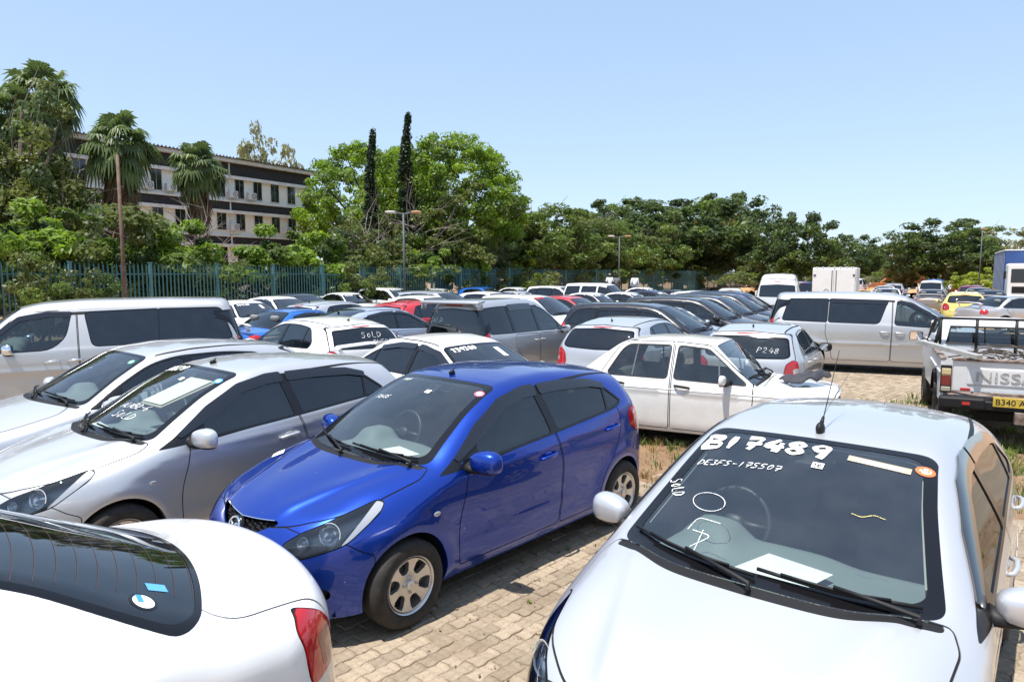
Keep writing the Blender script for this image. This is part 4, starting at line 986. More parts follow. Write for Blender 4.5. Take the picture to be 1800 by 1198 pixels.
MPV = kind('people_carrier', 1.40, .32, 2.30, -2.38, .89, nose=.78,
    top=[(2.4, .70), (2.2, .82), (1.9, .92), (1.45, 1.02), (1.32, 1.05), (.9, 1.30), (.5, 1.52), (.3, 1.60), (0, 1.655), (-.5, 1.68), (-1.5, 1.675), (-2.0, 1.645), (-2.3, 1.61), (-2.5, 1.58)],
    rear=[(.15, -2.25), (.3, -2.36), (.5, -2.38), (.8, -2.37), (1.0, -2.35), (1.3, -2.27), (1.5, -2.19), (1.6, -2.16), (1.8, -2.14)],
    belt=[(2.3, .94), (1, 1.0), (-2.3, 1.05)], ws=(1.33, .30, .065), tum=.27, tq=.10, rglass=[(0, 1.07), (.66, 1.08), (.73, 1.12), (.66, 1.50), (0, 1.545)], rglass_x=-1.9,
    dlo=[(1.12, .985, .02), (.70, 1.24, .3), (.35, 1.44, .2), (.05, 1.52, .2), (-.6, 1.55, .3), (-1.6, 1.54, .3), (-1.98, 1.50, .08), (-2.10, 1.15, .06), (-2.0, 1.07, .05), (0, 1.03, .3)],
    pillars=[(.78, 1.3, .78, 1.0, .025), (-.16, 1.52, -.18, 1.03, .045), (-1.22, 1.54, -1.24, 1.06, .05)], solid=(), panemats=[M_SIDE, M_SIDE, M_TINT, M_TINT],
    visor=[[(.66, 1.25), (.35, 1.46), (.05, 1.54), (-.13, 1.55), (-.14, 1.47), (.05, 1.455), (.3, 1.40), (.6, 1.20)], [(-.2, 1.56), (-.6, 1.57), (-1.18, 1.565), (-1.18, 1.47), (-.2, 1.47)]],
    headlamp=(Q45, [(-1.20, .68), (-.95, .66), (-.74, .80), (-.76, .90), (-.95, .87), (-1.16, .79)]), bulbs=[(-.96, .76, .06)],
    taillamp=(R(135), [(-2.25, .86), (-2.05, .86), (-2.04, 1.08), (-2.08, 1.18), (-2.17, 1.14)]),
    grille=[[(0, .64), (.45, .65), (.5, .76), (0, .77)], [(0, .27), (.5, .28), (.48, .40), (0, .42)]],
    hood=[(1.25, 0, .01), (1.2, .60), (1.35, .74), (1.7, .74), (2.0, .60), (2.14, .35), (2.17, 0, .01)],
    doors=[[(1.05, .28), (1.05, .85), (.98, 1.0), (-.2, 1.04), (-.22, .8), (-.22, .28)], [(-.235, .28), (-.235, .8), (-.215, 1.04), (-1.24, 1.07), (-1.30, .85), (-1.12, .65), (-.98, .45), (-.96, .28)]],
    tailgate=[(0, .62), (.62, .64), (.68, .86), (.76, 1.06), (.70, 1.3), (.64, 1.56), (0, 1.60)], roof_strip=[(-2.1, .56), (-1, .60), (.1, .60)], roof_zmin=1.45,
    fbump=[(1.72, .15), (1.72, .62), (1.9, .66), (2.5, .70), (2.5, .15)], rbump=[(-1.8, .2), (-1.8, .58), (-2.6, .62), (-2.6, .2)],
    mirror=(.86, .98, 1.06, .09, .12, .085), handles=[(-.08, .90), (-.36, .90)], brakelight=(-2.1, 1.57, .17), seat_z=.60, seat_rows=[(.15, 2), (-.75, 3), (-1.5, 3)], cabin=(-2.0, 1.2))
WISH = dict(MPV); WISH.update(
    top=[(2.4, .66), (2.2, .78), (1.9, .87), (1.45, .96), (1.32, .99), (.9, 1.22), (.5, 1.43), (.3, 1.51), (0, 1.56), (-.5, 1.585), (-1.5, 1.57), (-2.0, 1.53), (-2.3, 1.49), (-2.5, 1.45)],
    rear=[(.15, -2.2), (.3, -2.3), (.5, -2.33), (.8, -2.31), (1.0, -2.27), (1.25, -2.12), (1.45, -2.0), (1.52, -1.97), (1.8, -1.95)],
    belt=[(2.3, .90), (1, .95), (-2.3, 1.02)], rglass=[(0, 1.02), (.6, 1.03), (.70, 1.07), (.62, 1.41), (0, 1.45)], rglass_x=-1.7,
    dlo=[(1.12, .94, .02), (.70, 1.17, .3), (.35, 1.36, .2), (.05, 1.43, .2), (-.6, 1.455, .3), (-1.5, 1.44, .3), (-1.78, 1.38, .08), (-1.98, 1.12, .04), (-1.9, 1.04, .05), (0, .99, .3)],
    pillars=[(.78, 1.3, .78, .95, .025), (-.16, 1.45, -.18, 1.0, .045), (-1.18, 1.44, -1.24, 1.03, .05)],
    visor=[[(.66, 1.18), (.35, 1.375), (.05, 1.45), (-.13, 1.455), (-.14, 1.38), (.05, 1.37), (.3, 1.32), (.6, 1.13)], [(-.2, 1.465), (-.6, 1.475), (-1.16, 1.465), (-1.16, 1.385), (-.2, 1.385)]],
    tailgate=[(0, .62), (.62, .64), (.66, .84), (.74, 1.02), (.68, 1.2), (.60, 1.46), (0, 1.50)], roof_strip=[(-1.85, .52), (-1, .58), (.1, .58)], roof_zmin=1.35, seat_z=.54,
    headlamp=(Q45, [(-1.20, .65), (-.95, .62), (-.72, .76), (-.74, .86), (-.95, .82), (-1.16, .74)]), taillamp=(R(135), [(-2.20, .80), (-2.0, .80), (-1.98, 1.0), (-2.02, 1.1), (-2.12, 1.05)]), brakelight=(-1.95, 1.475, .17), mirror=(.86, .97, 1.01, .09, .12, .08))
SEDAN = kind('saloon_car', 1.34, .315, 2.22, -2.32, .87, nose=.68,
    top=[(2.3, .60), (2.1, .72), (1.8, .81), (1.2, .90), (1.02, .935), (.6, 1.14), (.22, 1.315), (.05, 1.37), (-.3, 1.41), (-.7, 1.405), (-1.0, 1.365), (-1.25, 1.26), (-1.6, 1.06), (-1.75, 1.005), (-2.0, .985), (-2.25, .96), (-2.4, .90)],
    rear=[(.15, -2.15), (.3, -2.28), (.5, -2.32), (.7, -2.31), (.85, -2.29), (.95, -2.27), (1.1, -2.2)], rear_s=.02,
    belt=[(2.2, .84), (1, .88), (-1.6, .955), (-2.3, .97)], ws=(1.03, .20, .06), rws=(-.98, -1.70, .07), tum=.40, tq=.15,
    dlo=[(.82, .895, .02), (.50, 1.08, .3), (.20, 1.235, .2), (-.1, 1.30, .2), (-.6, 1.31, .3), (-1.0, 1.24, .2), (-1.42, 1.00, .03), (-1.35, .955, .03), (0, .92, .3)],
    pillars=[(.52, 1.1, .52, .9, .02), (-.24, 1.3, -.27, .93, .04), (-1.0, 1.25, -1.05, .95, .012)], solid=(0,), panemats=[M_SIDE, M_TINT, M_TINT],
    visor=[[(.50, 1.09), (.20, 1.25), (-.1, 1.315), (-.21, 1.32), (-.21, 1.25), (-.1, 1.245), (.18, 1.19), (.46, 1.04)], [(-.26, 1.325), (-.6, 1.325), (-.98, 1.26), (-.96, 1.20), (-.6, 1.255), (-.26, 1.255)]],
    headlamp=(Q45, [(-1.14, .58), (-.92, .56), (-.72, .66), (-.74, .74), (-.92, .74), (-1.12, .67)]), bulbs=[(-.92, .65, .055)],
    taillamp=(R(135), [(-2.16, .74), (-1.98, .70), (-1.88, .76), (-1.90, .88), (-2.0, .90), (-2.15, .87)]),
    grille=[[(0, .55), (.38, .56), (.42, .66), (0, .665)], [(0, .25), (.5, .26), (.48, .38), (0, .40)]],
    hood=[(.95, 0, .01), (.90, .60), (1.05, .73), (1.5, .73), (1.85, .60), (2.05, .35), (2.08, 0, .01)], boot=[(-1.72, 0, .01), (-1.60, .62), (-1.72, .69), (-2.26, .66), (-2.5, .6), (-2.5, 0, .01)], boot_x=-1.3, boot_z=.66,
    roof_strip=[(-.98, .50), (-.5, .54), (.1, .545)], doors=[[(.80, .27), (.80, .72), (.72, .905), (-.27, .935), (-.31, .7), (-.31, .27)], [(-.325, .27), (-.325, .7), (-.285, .935), (-1.24, .965), (-1.28, .85), (-1.10, .65), (-.92, .45), (-.90, .27)]],
    fbump=[(1.62, .15), (1.62, .55), (1.8, .58), (2.4, .60), (2.4, .15)], rbump=[(-1.75, .2), (-1.75, .56), (-2.5, .62), (-2.5, .2)],
    mirror=(.62, .95, .94, .085, .115, .075), handles=[(-.18, .80), (-1.10, .84)], cabin=(-1.65, .9), seat_z=.48)
PRIUS = dict(SEDAN); PRIUS.pop('rws'); PRIUS.pop('boot'); PRIUS.update(name='hatchback_car',
    top=[(2.3, .62), (2.1, .75), (1.8, .85), (1.35, .95), (1.2, .985), (.8, 1.19), (.4, 1.365), (.15, 1.44), (-.2, 1.48), (-.6, 1.475), (-1.1, 1.41), (-1.6, 1.30), (-2.0, 1.16), (-2.15, 1.09), (-2.4, .98)],
    rear=[(.15, -2.1), (.3, -2.2), (.5, -2.23), (.8, -2.21), (1.0, -2.17), (1.12, -2.12), (1.3, -2.0)], rws=(-.85, -1.85, .09), ws=(1.2, .30, .06),
    belt=[(2.2, .88), (1, .92), (-1.6, 1.02), (-2.3, 1.05)],
    dlo=[(1.05, .92, .02), (.70, 1.12, .3), (.35, 1.29, .2), (.05, 1.36, .2), (-.5, 1.365, .3), (-1.0, 1.30, .3), (-1.62, 1.11, .03), (-1.5, 1.04, .03), (0, .97, .3)],
    pillars=[(.72, 1.15, .72, .92, .02), (-.14, 1.36, -.20, .97, .035), (-1.04, 1.3, -1.10, 1.0, .014)], solid=(), panemats=[M_SIDE, M_SIDE, M_SIDE, M_TINT],
    visor=[[(.66, 1.13), (.35, 1.305), (.05, 1.375), (-.12, 1.38), (-.12, 1.32), (.05, 1.315), (.3, 1.26), (.6, 1.08)], [(-.17, 1.385), (-.5, 1.38), (-1.0, 1.31), (-.98, 1.26), (-.5, 1.325), (-.17, 1.325)]], roof_strip=[(-1.2, .50), (-.5, .54), (.2, .545)],
    taillamp=(R(135), [(-2.12, .86), (-1.95, .84), (-1.86, .92), (-1.90, 1.04), (-2.02, 1.03)]), mirmat=M_BLK, aerial=(-1.3, .6, .12), mirror=(.78, .95, 1.0, .085, .115, .075))
SUV = kind('off_road_car', 1.38, .37, 2.30, -2.35, .91, nose=.92,
    top=[(2.4, .86), (2.2, 1.0), (1.8, 1.08), (1.1, 1.13), (.98, 1.16), (.65, 1.42), (.32, 1.68), (.15, 1.75), (-.3, 1.80), (-1.5, 1.80), (-2.1, 1.77), (-2.5, 1.72)],
    rear=[(.2, -2.2), (.4, -2.34), (.6, -2.36), (1.0, -2.34), (1.2, -2.31), (1.6, -2.2), (1.75, -2.16)], belt=[(2.3, 1.02), (1, 1.08), (-2.3, 1.12)], ws=(.98, .30, .06), tum=.24, tq=.05,
    sec=[(.2, .08), (.32, .04), (.45, .012), (.65, .008), (.85, 0), (1.0, .005), (1.15, .02)], rglass=[(0, 1.15), (.66, 1.16), (.62, 1.62), (0, 1.65)], rglass_x=-1.9,
    panes=[[(.80, 1.11, .03), (.36, 1.56, .1), (-.12, 1.62, .03), (-.14, 1.12, .04)], [(-.26, 1.12, .03), (-.24, 1.62, .03), (-1.06, 1.63, .06), (-1.12, 1.14, .05)], [(-1.24, 1.14, .04), (-1.20, 1.63, .04), (-2.0, 1.62, .06), (-2.1, 1.16, .05)]], panemats=[M_SIDE, M_TINT, M_TINT],
    headlamp=(Q45, [(-1.18, .86), (-.92, .86), (-.84, .92), (-.88, 1.0), (-1.16, 1.0)]), taillamp=(R(135), [(-2.2, .90), (-2.08, .90), (-2.06, 1.1), (-2.15, 1.2), (-2.2, 1.15)]),
    grille=[[(0, .78), (.5, .78), (.5, .96), (0, .96)]], sill=[(2.3, .30), (-2.4, .34)], mirror=(.66, 1.02, 1.16, .09, .12, .09), handles=[(-.05, 1.0), (-1.0, 1.02)], brakelight=(-2.1, 1.7, .15), cabin=(-2.1, .85), seat_z=.75)
HIACE = kind('van', 1.28, .33, 2.15, -2.70, .94, nose=1.0,
    top=[(2.3, .95), (2.1, 1.12), (1.95, 1.22), (1.85, 1.29), (1.5, 1.68), (1.25, 1.98), (1.0, 2.16), (.6, 2.25), (0, 2.28), (-1.8, 2.28), (-2.4, 2.25), (-2.6, 2.2), (-2.9, 2.1)],
    rear=[(.2, -2.55), (.4, -2.68), (.7, -2.70), (1.1, -2.68), (1.5, -2.64), (1.9, -2.58), (2.1, -2.52), (2.3, -2.4)], belt=[(2.2, 1.2), (0, 1.25), (-2.6, 1.28)], ws=(1.83, 1.28, .07), tum=.13, tq=.05, wr=-1.83 + .0,
    sec=[(.2, .06), (.35, .015), (.7, 0), (1.1, .0), (1.3, .02)], rglass=[(0, 1.32), (.70, 1.33), (.66, 1.80), (0, 1.84)], rglass_x=-2.2,
    panes=[[(1.62, 1.30, .03), (1.30, 1.70, .1), (.82, 1.78, .04), (.80, 1.28, .04)], [(.62, 1.30, .04), (.62, 1.80, .04), (-.5, 1.80, .04), (-.5, 1.30, .04)], [(-.62, 1.30, .04), (-.62, 1.80, .04), (-2.3, 1.80, .04), (-2.35, 1.32, .04)]],
    taillamp=(R(135), [(-2.65, .62), (-2.5, .62), (-2.5, 1.1), (-2.62, 1.1)]), headlamp=(Q45, [(-1.1, .8), (-.85, .8), (-.85, 1.0), (-1.1, .98)]), mirror=(1.45, 1.06, 1.35, .07, .1, .13), brakelight=(-2.5, 1.96, .12), sill=[(2.2, .26), (-2.7, .34)], cabin=(-2.4, 1.7), kd=.09, tailgate=[(0, .5), (.78, .5), (.80, 1.3), (.70, 2.02), (0, 2.08)], doors=[])

BOXVAN = dict(MPV); BOXVAN.update(name='minivan', rear=[(.15, -2.25), (.3, -2.36), (.5, -2.38), (.8, -2.375), (1.05, -2.36), (1.3, -2.33), (1.55, -2.28), (1.66, -2.25), (1.8, -2.2)],
    top=[(2.4, .74), (2.2, .86), (1.9, .96), (1.45, 1.06), (1.32, 1.09), (.9, 1.36), (.5, 1.60), (.3, 1.69), (0, 1.74), (-.5, 1.765), (-1.5, 1.765), (-2.1, 1.74), (-2.5, 1.71)], belt=[(2.3, .98), (1, 1.04), (-2.3, 1.09)],
    dlo=[(1.12, 1.025, .02), (.70, 1.30, .3), (.35, 1.51, .2), (.05, 1.60, .2), (-.6, 1.635, .3), (-1.6, 1.63, .3), (-2.06, 1.61, .08), (-2.16, 1.16, .06), (-2.05, 1.11, .05), (0, 1.07, .3)],
    rglass=[(0, 1.09), (.70, 1.09), (.74, 1.13), (.64, 1.57), (0, 1.61)], rglass_x=-2.0, tailgate=[(0, .62), (.62, .64), (.70, .86), (.79, 1.06), (.76, 1.3), (.70, 1.66), (0, 1.70)],
    visor=[[(-.2, 1.645), (-.6, 1.655), (-1.18, 1.65), (-1.18, 1.53), (-.2, 1.53)]], brakelight=(-2.2, 1.66, .2), taillamp=(R(135), [(-2.25, .90), (-2.10, .90), (-2.08, 1.16), (-2.12, 1.22), (-2.19, 1.20)]), roof_zmin=1.55, solid=(), rim='alloy5')
# ---------------------------------------------------------------- ground
def ground_mat(name, c1, c2, c3, s1=1.5, s2=14, rough=.95, bump=.5, bs=30):
    m = bpy.data.materials.new(name); m.use_nodes = True; nt = m.node_tree; b = nt.nodes["Principled BSDF"]; b.inputs["Roughness"].default_value = rough; _inp(b, "Specular IOR Level", .15)
    tc = nt.nodes.new("ShaderNodeTexCoord")
    def noise(s, d=8):
        n = nt.nodes.new("ShaderNodeTexNoise"); n.inputs["Scale"].default_value = s; n.inputs["Detail"].default_value = d; n.inputs["Roughness"].default_value = .65; nt.links.new(tc.outputs["Object"], n.inputs["Vector"]); return n
    n1, n2, n3 = noise(s1), noise(s2), noise(bs, 10)
    def mix(fac, a, bb, lo=.4, hi=.62):
        rp = nt.nodes.new("ShaderNodeMapRange"); rp.inputs[1].default_value = lo; rp.inputs[2].default_value = hi; nt.links.new(fac, rp.inputs[0])
        mx = nt.nodes.new("ShaderNodeMix"); mx.data_type = 'RGBA'; nt.links.new(rp.outputs[0], mx.inputs[0])
        for k, v in ((6, a), (7, bb)):
            if isinstance(v, tuple): mx.inputs[k].default_value = (*v, 1)
            else: nt.links.new(v, mx.inputs[k])
        return mx.outputs[2]
    nt.links.new(mix(n2.outputs[0], mix(n1.outputs[0], c1, c2), c3, .55, .75), b.inputs["Base Color"])
    bp = nt.nodes.new("ShaderNodeBump"); bp.inputs["Strength"].default_value = bump; bp.inputs["Distance"].default_value = .03
    nt.links.new(n3.outputs[0], bp.inputs["Height"]); nt.links.new(bp.outputs[0], b.inputs["Normal"])
    return m
M_SOIL = ground_mat("red_soil", (.33, .205, .12), (.40, .27, .17), (.24, .14, .08), .25, 3, bump=.6, bs=8)
M_SAND = ground_mat("sandy_joints", (.24, .185, .13), (.28, .215, .15), (.15, .115, .08), 1.2, 40, bump=.4, bs=60)
M_EARTH = ground_mat("turned_earth", (.20, .125, .075), (.27, .175, .105), (.12, .075, .045), 1.3, 9, bump=1.0, bs=14)
me = MB().add([(-900, -60, -.014), (900, -60, -.014), (900, 1800, -.014), (-900, 1800, -.014)], [(0, 1, 2, 3)]).mesh("ground", M_SOIL)
ground = obj("ground", me, kind="structure")
# bedding sand under the paving
bed = obj("paving", MB().add([(-14, .5, -.009), (13, .5, -.009), (16, 22, -.009), (-10, 22, -.009)], [(0, 1, 2, 3)]).mesh("paving", M_SAND), kind="structure")

# zig-zag interlocking pavers, courses along the cars' axis
PW_, PH_ = .205, .102
AXP = R(46.0)
def _tri(t): t = t - np.floor(t); return np.abs(t - .5) * 4 - 1
def paver_outline(i, j, gap=.003):
    """corner points of paver i in course j, in the courses' own axes"""
    A = .0065; xo = (.5 if j % 2 else 0) * PW_
    fx = lambda u: A * _tri(u / PW_ * 2.0)          # course joints wander across
    fy = lambda v, k: .007 * _tri(v / PH_ * 1.0 + .25 * (k % 2))
    x0 = i * PW_ + xo; x1 = x0 + PW_; y0 = j * PH_; y1 = y0 + PH_
    P = []
    for t in (0, .25, .5, .75): u = x0 + PW_ * t; P.append((u, y0 + fx(u)))
    P.append((x1, y0 + fx(x1))); P.append((x1 + .008, (y0 + y1) / 2))
    for t in (1, .75, .5, .25): u = x0 + PW_ * t; P.append((u, y1 + fx(u)))
    P.append((x0, y1 + fx(x0))); P.append((x0 + .008, (y0 + y1) / 2))
    P = np.array(P); c = P.mean(0)
    return c + (P - c) * (1 - gap / np.array([PW_, PH_]) * 2), c
def paver_block(P, c, z, rnd):
    n = len(P); P = P + rnd.normal(0, .0016, P.shape); k_ = rnd.integers(0, n)
    if rnd.random() < .35: P[k_] = c + (P[k_] - c) * rnd.uniform(.84, .94)      # a chipped corner
    inn = c + (P - c) * np.array([.955, .91]); tl = rnd.normal(0, .018, 2)
    hz = lambda Q: z + (Q - c) @ tl
    V = np.vstack([np.c_[P, np.full(n, -.02)], np.c_[P, hz(P) - .005], np.c_[inn, hz(inn)]])
    V = np.vstack([V, [[*c, z]]])
    Fc = [(k, (k + 1) % n, n + (k + 1) % n, n + k) for k in range(n)] + [(n + k, n + (k + 1) % n, 2 * n + (k + 1) % n, 2 * n + k) for k in range(n)] + [(2 * n + k, 2 * n + (k + 1) % n, 3 * n) for k in range(n)]
    return V, Fc
def paver_mat(name, k):
    m = mat(name, tuple(np.array((.355, .288, .212)) * k), .92, spec=.15, noise=(26, .8, tuple(np.array((.235, .185, .135)) * k)), bump=(120, .7))
    # stains and trodden-in soil that run across the blocks
    nt = m.node_tree; b = nt.nodes["Principled BSDF"]; lk = b.inputs["Base Color"].links[0]; src = lk.from_socket
    ge = nt.nodes.new("ShaderNodeNewGeometry"); n = nt.nodes.new("ShaderNodeTexNoise"); n.inputs["Scale"].default_value = 1.7; n.inputs["Detail"].default_value = 7; n.inputs["Roughness"].default_value = .7; nt.links.new(ge.outputs["Position"], n.inputs["Vector"])
    rp = nt.nodes.new("ShaderNodeMapRange"); rp.inputs[1].default_value = .50; rp.inputs[2].default_value = .72; rp.inputs[3].default_value = 0; rp.inputs[4].default_value = .6; nt.links.new(n.outputs[0], rp.inputs[0])
    mx = nt.nodes.new("ShaderNodeMix"); mx.data_type = 'RGBA'; mx.inputs[7].default_value = (.16, .115, .075, 1); nt.links.new(rp.outputs[0], mx.inputs[0]); nt.links.new(src, mx.inputs[6])
    n2 = nt.nodes.new("ShaderNodeTexNoise"); n2.inputs["Scale"].default_value = 45; n2.inputs["Detail"].default_value = 4; nt.links.new(ge.outputs["Position"], n2.inputs["Vector"])
    r2 = nt.nodes.new("ShaderNodeMapRange"); r2.inputs[1].default_value = .62; r2.inputs[2].default_value = .70; r2.inputs[3].default_value = 0; r2.inputs[4].default_value = .7; nt.links.new(n2.outputs[0], r2.inputs[0])
    m2 = nt.nodes.new("ShaderNodeMix"); m2.data_type = 'RGBA'; m2.inputs[7].default_value = (.10, .075, .05, 1); nt.links.new(r2.outputs[0], m2.inputs[0]); nt.links.new(mx.outputs[2], m2.inputs[6]); nt.links.new(m2.outputs[2], b.inputs["Base Color"])
    return m
M_PAV = [paver_mat("paver_a", 1.0), paver_mat("paver_b", 1.13), paver_mat("paver_c", .86)]
rnd = np.random.default_rng(3)
cA, sA = math.cos(AXP), math.sin(AXP)
def rotA(V): V = V.copy(); x, y = V[:, 0].copy(), V[:, 1].copy(); V[:, 0] = cA * x - sA * y; V[:, 1] = sA * x + cA * y; return V
def in_poly(px, py, P):
    ins = False
    for (ax, ay), (bx, by) in zip(P, P[1:] + P[:1]):
        if (ay > py) != (by > py) and px < (bx - ax) * (py - ay) / (by - ay) + ax: ins = not ins
    return ins
SOILP = [(0.9, 7.55), (2.2, 6.9), (5.2, 6.0), (9, 5.6), (9, 11.2), (6.6, 10.6), (4.6, 9.4), (3.2, 9.2), (1.8, 9.0), (.4, 8.8)]
cand = []
for j in range(-66, 205):
    for i in range(-44, 140):
        P, c = paver_outline(i, j); wx, wy = cA * c[0] - sA * c[1], sA * c[0] + cA * c[1]
        if wy < 1.2 or wy > 17 or abs(wx) > .80 * wy + .6: continue
        if wy > 9.5 and wx < 3.5: continue
        if in_poly(wx, wy, SOILP) and rnd.random() < .96: continue
        cand.append((wx, wy, P, c))
near = [k for k, (wx, wy, P, c) in enumerate(cand) if -1.15 < wx < 1.2 and 3.3 < wy < 6.6]
near = sorted(near, key=lambda k: cand[k][1])[:300]; nset = set(near)
rest = [MB(), MB(), MB()]
for k, (wx, wy, P, c) in enumerate(cand):
    q = int(rnd.integers(0, 3)); z = -.001 + rnd.normal(0, .0026)
    V, Fc = paver_block(P, c, z, rnd); V = rotA(V); V[:, 2] += .0
    if k in nset:
        cen_ = V[-1].copy(); V2 = V - cen_ * [1, 1, 0]
        o = obj("paver", mesh("paver", V2, Fc, M_PAV[q]), bed); o.location = (cen_[0], cen_[1], 0)
    else: rest[q].add(V, Fc)
for q in range(3): rest[q].build("pavers", M_PAV[q], bed, kind="stuff")

# turned earth with weeds between the rows
def earth_patch(name, poly, z, amp, step=.12, m=M_EARTH, seed=1):
    r = np.random.default_rng(seed); xs = [p[0] for p in poly]; ys = [p[1] for p in poly]
    X = np.arange(min(xs) - .3, max(xs) + .3, step); Y = np.arange(min(ys) - .3, max(ys) + .3, step); V = []; 
    pp = np.array(poly, float); gx, gy = np.meshgrid(X, Y, indexing='ij'); d = -sdf(pp, gx.ravel(), gy.ravel())
    h = np.clip(d / .5, -.4, 1) * z + r.normal(0, amp, d.size) * np.clip(d / .3, 0, 1)
    ph = r.uniform(0, 6, 6)
    for k in range(3): h += amp * 1.2 * np.sin(gx.ravel() * (2 + 2.3 * k) + ph[k]) * np.cos(gy.ravel() * (2.4 + 1.9 * k) + ph[k + 3]) * np.clip(d / .3, 0, 1)
    h = np.where(d < 0, -.02, h)
    V = np.stack([gx.ravel(), gy.ravel(), h], 1); ny = len(Y); i = np.arange(V.shape[0]).reshape(len(X), ny)
    Fq = np.stack([i[:-1, :-1], i[1:, :-1], i[1:, 1:], i[:-1, 1:]], -1).reshape(-1, 4); Fq = Fq[(d[Fq] > -.25).all(1)]
    return obj(name, mesh(name, V, Fq, m, True), None, kind="structure")
earth_patch("soil_strip", SOILP, .03, .012, seed=4)

def leaf_mat(name, c, tr=.35, var=.5, sc=1.2):
    m = bpy.data.materials.new(name); m.use_nodes = True; nt = m.node_tree; nt.nodes.remove(nt.nodes["Principled BSDF"]); out = nt.nodes["Material Output"]
    tc = nt.nodes.new("ShaderNodeTexCoord"); n = nt.nodes.new("ShaderNodeTexNoise"); n.inputs["Scale"].default_value = sc; n.inputs["Detail"].default_value = 4
    nt.links.new(tc.outputs["Object"], n.inputs["Vector"])
    mx = nt.nodes.new("ShaderNodeMix"); mx.data_type = 'RGBA'; mx.inputs[6].default_value = (*[x * (1 - var * .6) for x in c], 1); mx.inputs[7].default_value = (c[0] * (1 + var * .9), c[1] * (1 + var * .55), c[2] * (1 + var * .2), 1)
    rp = nt.nodes.new("ShaderNodeMapRange"); rp.inputs[1].default_value = .35; rp.inputs[2].default_value = .68; nt.links.new(n.outputs[0], rp.inputs[0]); nt.links.new(rp.outputs[0], mx.inputs[0])
    d = nt.nodes.new("ShaderNodeBsdfPrincipled"); d.inputs["Roughness"].default_value = .45; _inp(d, "Specular IOR Level", .35); t = nt.nodes.new("ShaderNodeBsdfTranslucent"); ms = nt.nodes.new("ShaderNodeMixShader"); ms.inputs[0].default_value = tr
    nt.links.new(mx.outputs[2], d.inputs["Base Color"])
    hs = nt.nodes.new("ShaderNodeHueSaturation"); hs.inputs["Value"].default_value = 1.5; hs.inputs["Saturation"].default_value = 1.1; nt.links.new(mx.outputs[2], hs.inputs["Color"]); nt.links.new(hs.outputs[0], t.inputs[0])
    nt.links.new(d.outputs[0], ms.inputs[1]); nt.links.new(t.outputs[0], ms.inputs[2]); nt.links.new(ms.outputs[0], out.inputs[0])
    MATS[name] = m; return m
M_GRASS = leaf_mat("grass_blades", (.13, .21, .05), .3, .9, 2.0)
M_DRY = leaf_mat("dry_grass", (.32, .25, .12), .3, .5, 2.0)
def tuft(n, h, spread, seed):
    r = np.random.default_rng(seed); V = []; Fc = []
    for k in range(n):
        a = r.uniform(0, 6.28); b = r.uniform(0, 1) ** .6 * spread; x, y = b * math.cos(a), b * math.sin(a); hh = h * r.uniform(.4, 1.1); ln = r.uniform(.1, .7); w = r.uniform(.003, .007); dx, dy = math.cos(a) * ln * hh, math.sin(a) * ln * hh
        px, py = -math.sin(a) * w, math.cos(a) * w; i = len(V)
        V += [(x - px, y - py, 0), (x + px, y + py, 0), (x + dx * .4 + px * .8, y + dy * .4 + py * .8, hh * .65), (x + dx * .4 - px * .8, y + dy * .4 - py * .8, hh * .65), (x + dx, y + dy, hh * .95)]
        Fc += [(i, i + 1, i + 2, i + 3), (i + 3, i + 2, i + 4)]
    return V, Fc
def grass(name, spots, m, label_kind="stuff", seed=5):
    b = MB()
    for k, (x, y, n, h, s) in enumerate(spots):
        V, Fc = tuft(n, h, s, seed + k); V = np.array(V) + [x, y, .0]; b.add(V, Fc)
    return b.build(name, m, None, kind="stuff", label=("green weeds growing in the turned earth behind the blue hatchback" if m is M_GRASS else "dry straw coloured grass scattered over the turned earth"), category="grass")
r_ = np.random.default_rng(11)
sp_g = []; sp_d = []
for k in range(520):
    x, y = r_.uniform(.6, 9) if k % 3 else r_.uniform(.8, 3.2), r_.uniform(5.6, 10.8)
    if in_poly(x, y, SOILP): (sp_g if r_.random() < .55 else sp_d).append((x, y, int(r_.integers(10, 34)), r_.uniform(.05, .17), r_.uniform(.05, .16)))
for k in range(130): sp_g.append((r_.uniform(4.6, 6.6), r_.uniform(6.3, 8.8), 44, r_.uniform(.06, .17), .16))
for k in range(70): sp_g.append((r_.uniform(5.2, 8.2), r_.uniform(8.2, 12.5), 30, r_.uniform(.05, .18), .14))
# dead leaves, grit and sprouts on the paving
lt = MB(); rl = np.random.default_rng(31)
for k in range(420):
    y = rl.uniform(2.8, 8.5); x = rl.uniform(-.35, .45) * y * .6 + .2; s = rl.uniform(.006, .020); a = rl.uniform(0, 6.28); c_, s_ = math.cos(a) * s, math.sin(a) * s; z = .004 + rl.uniform(0, .004)
    lt.add([(x - c_, y - s_, z), (x + s_ * .45, y - c_ * .45, z + rl.uniform(0, .008)), (x + c_, y + s_, z + .002), (x - s_ * .45, y + c_ * .45, z)], [(0, 1, 2), (0, 2, 3)])
lt.build("leaf_litter", mat("dry_leaf_litter", (.12, .075, .04), .9, noise=(3, .8, (.25, .18, .10))), None, kind="stuff", label="dead leaves and grit scattered over the paving", category="litter")
for k in range(60): y = rl.uniform(3.2, 7.5); sp_g.append((rl.uniform(-.1, .35) * y * .6 + .3, y, int(rl.integers(4, 9)), rl.uniform(.015, .04), .02))
grass("weeds", sp_g, M_GRASS); grass("dry_grass", sp_d, M_DRY, seed=900)

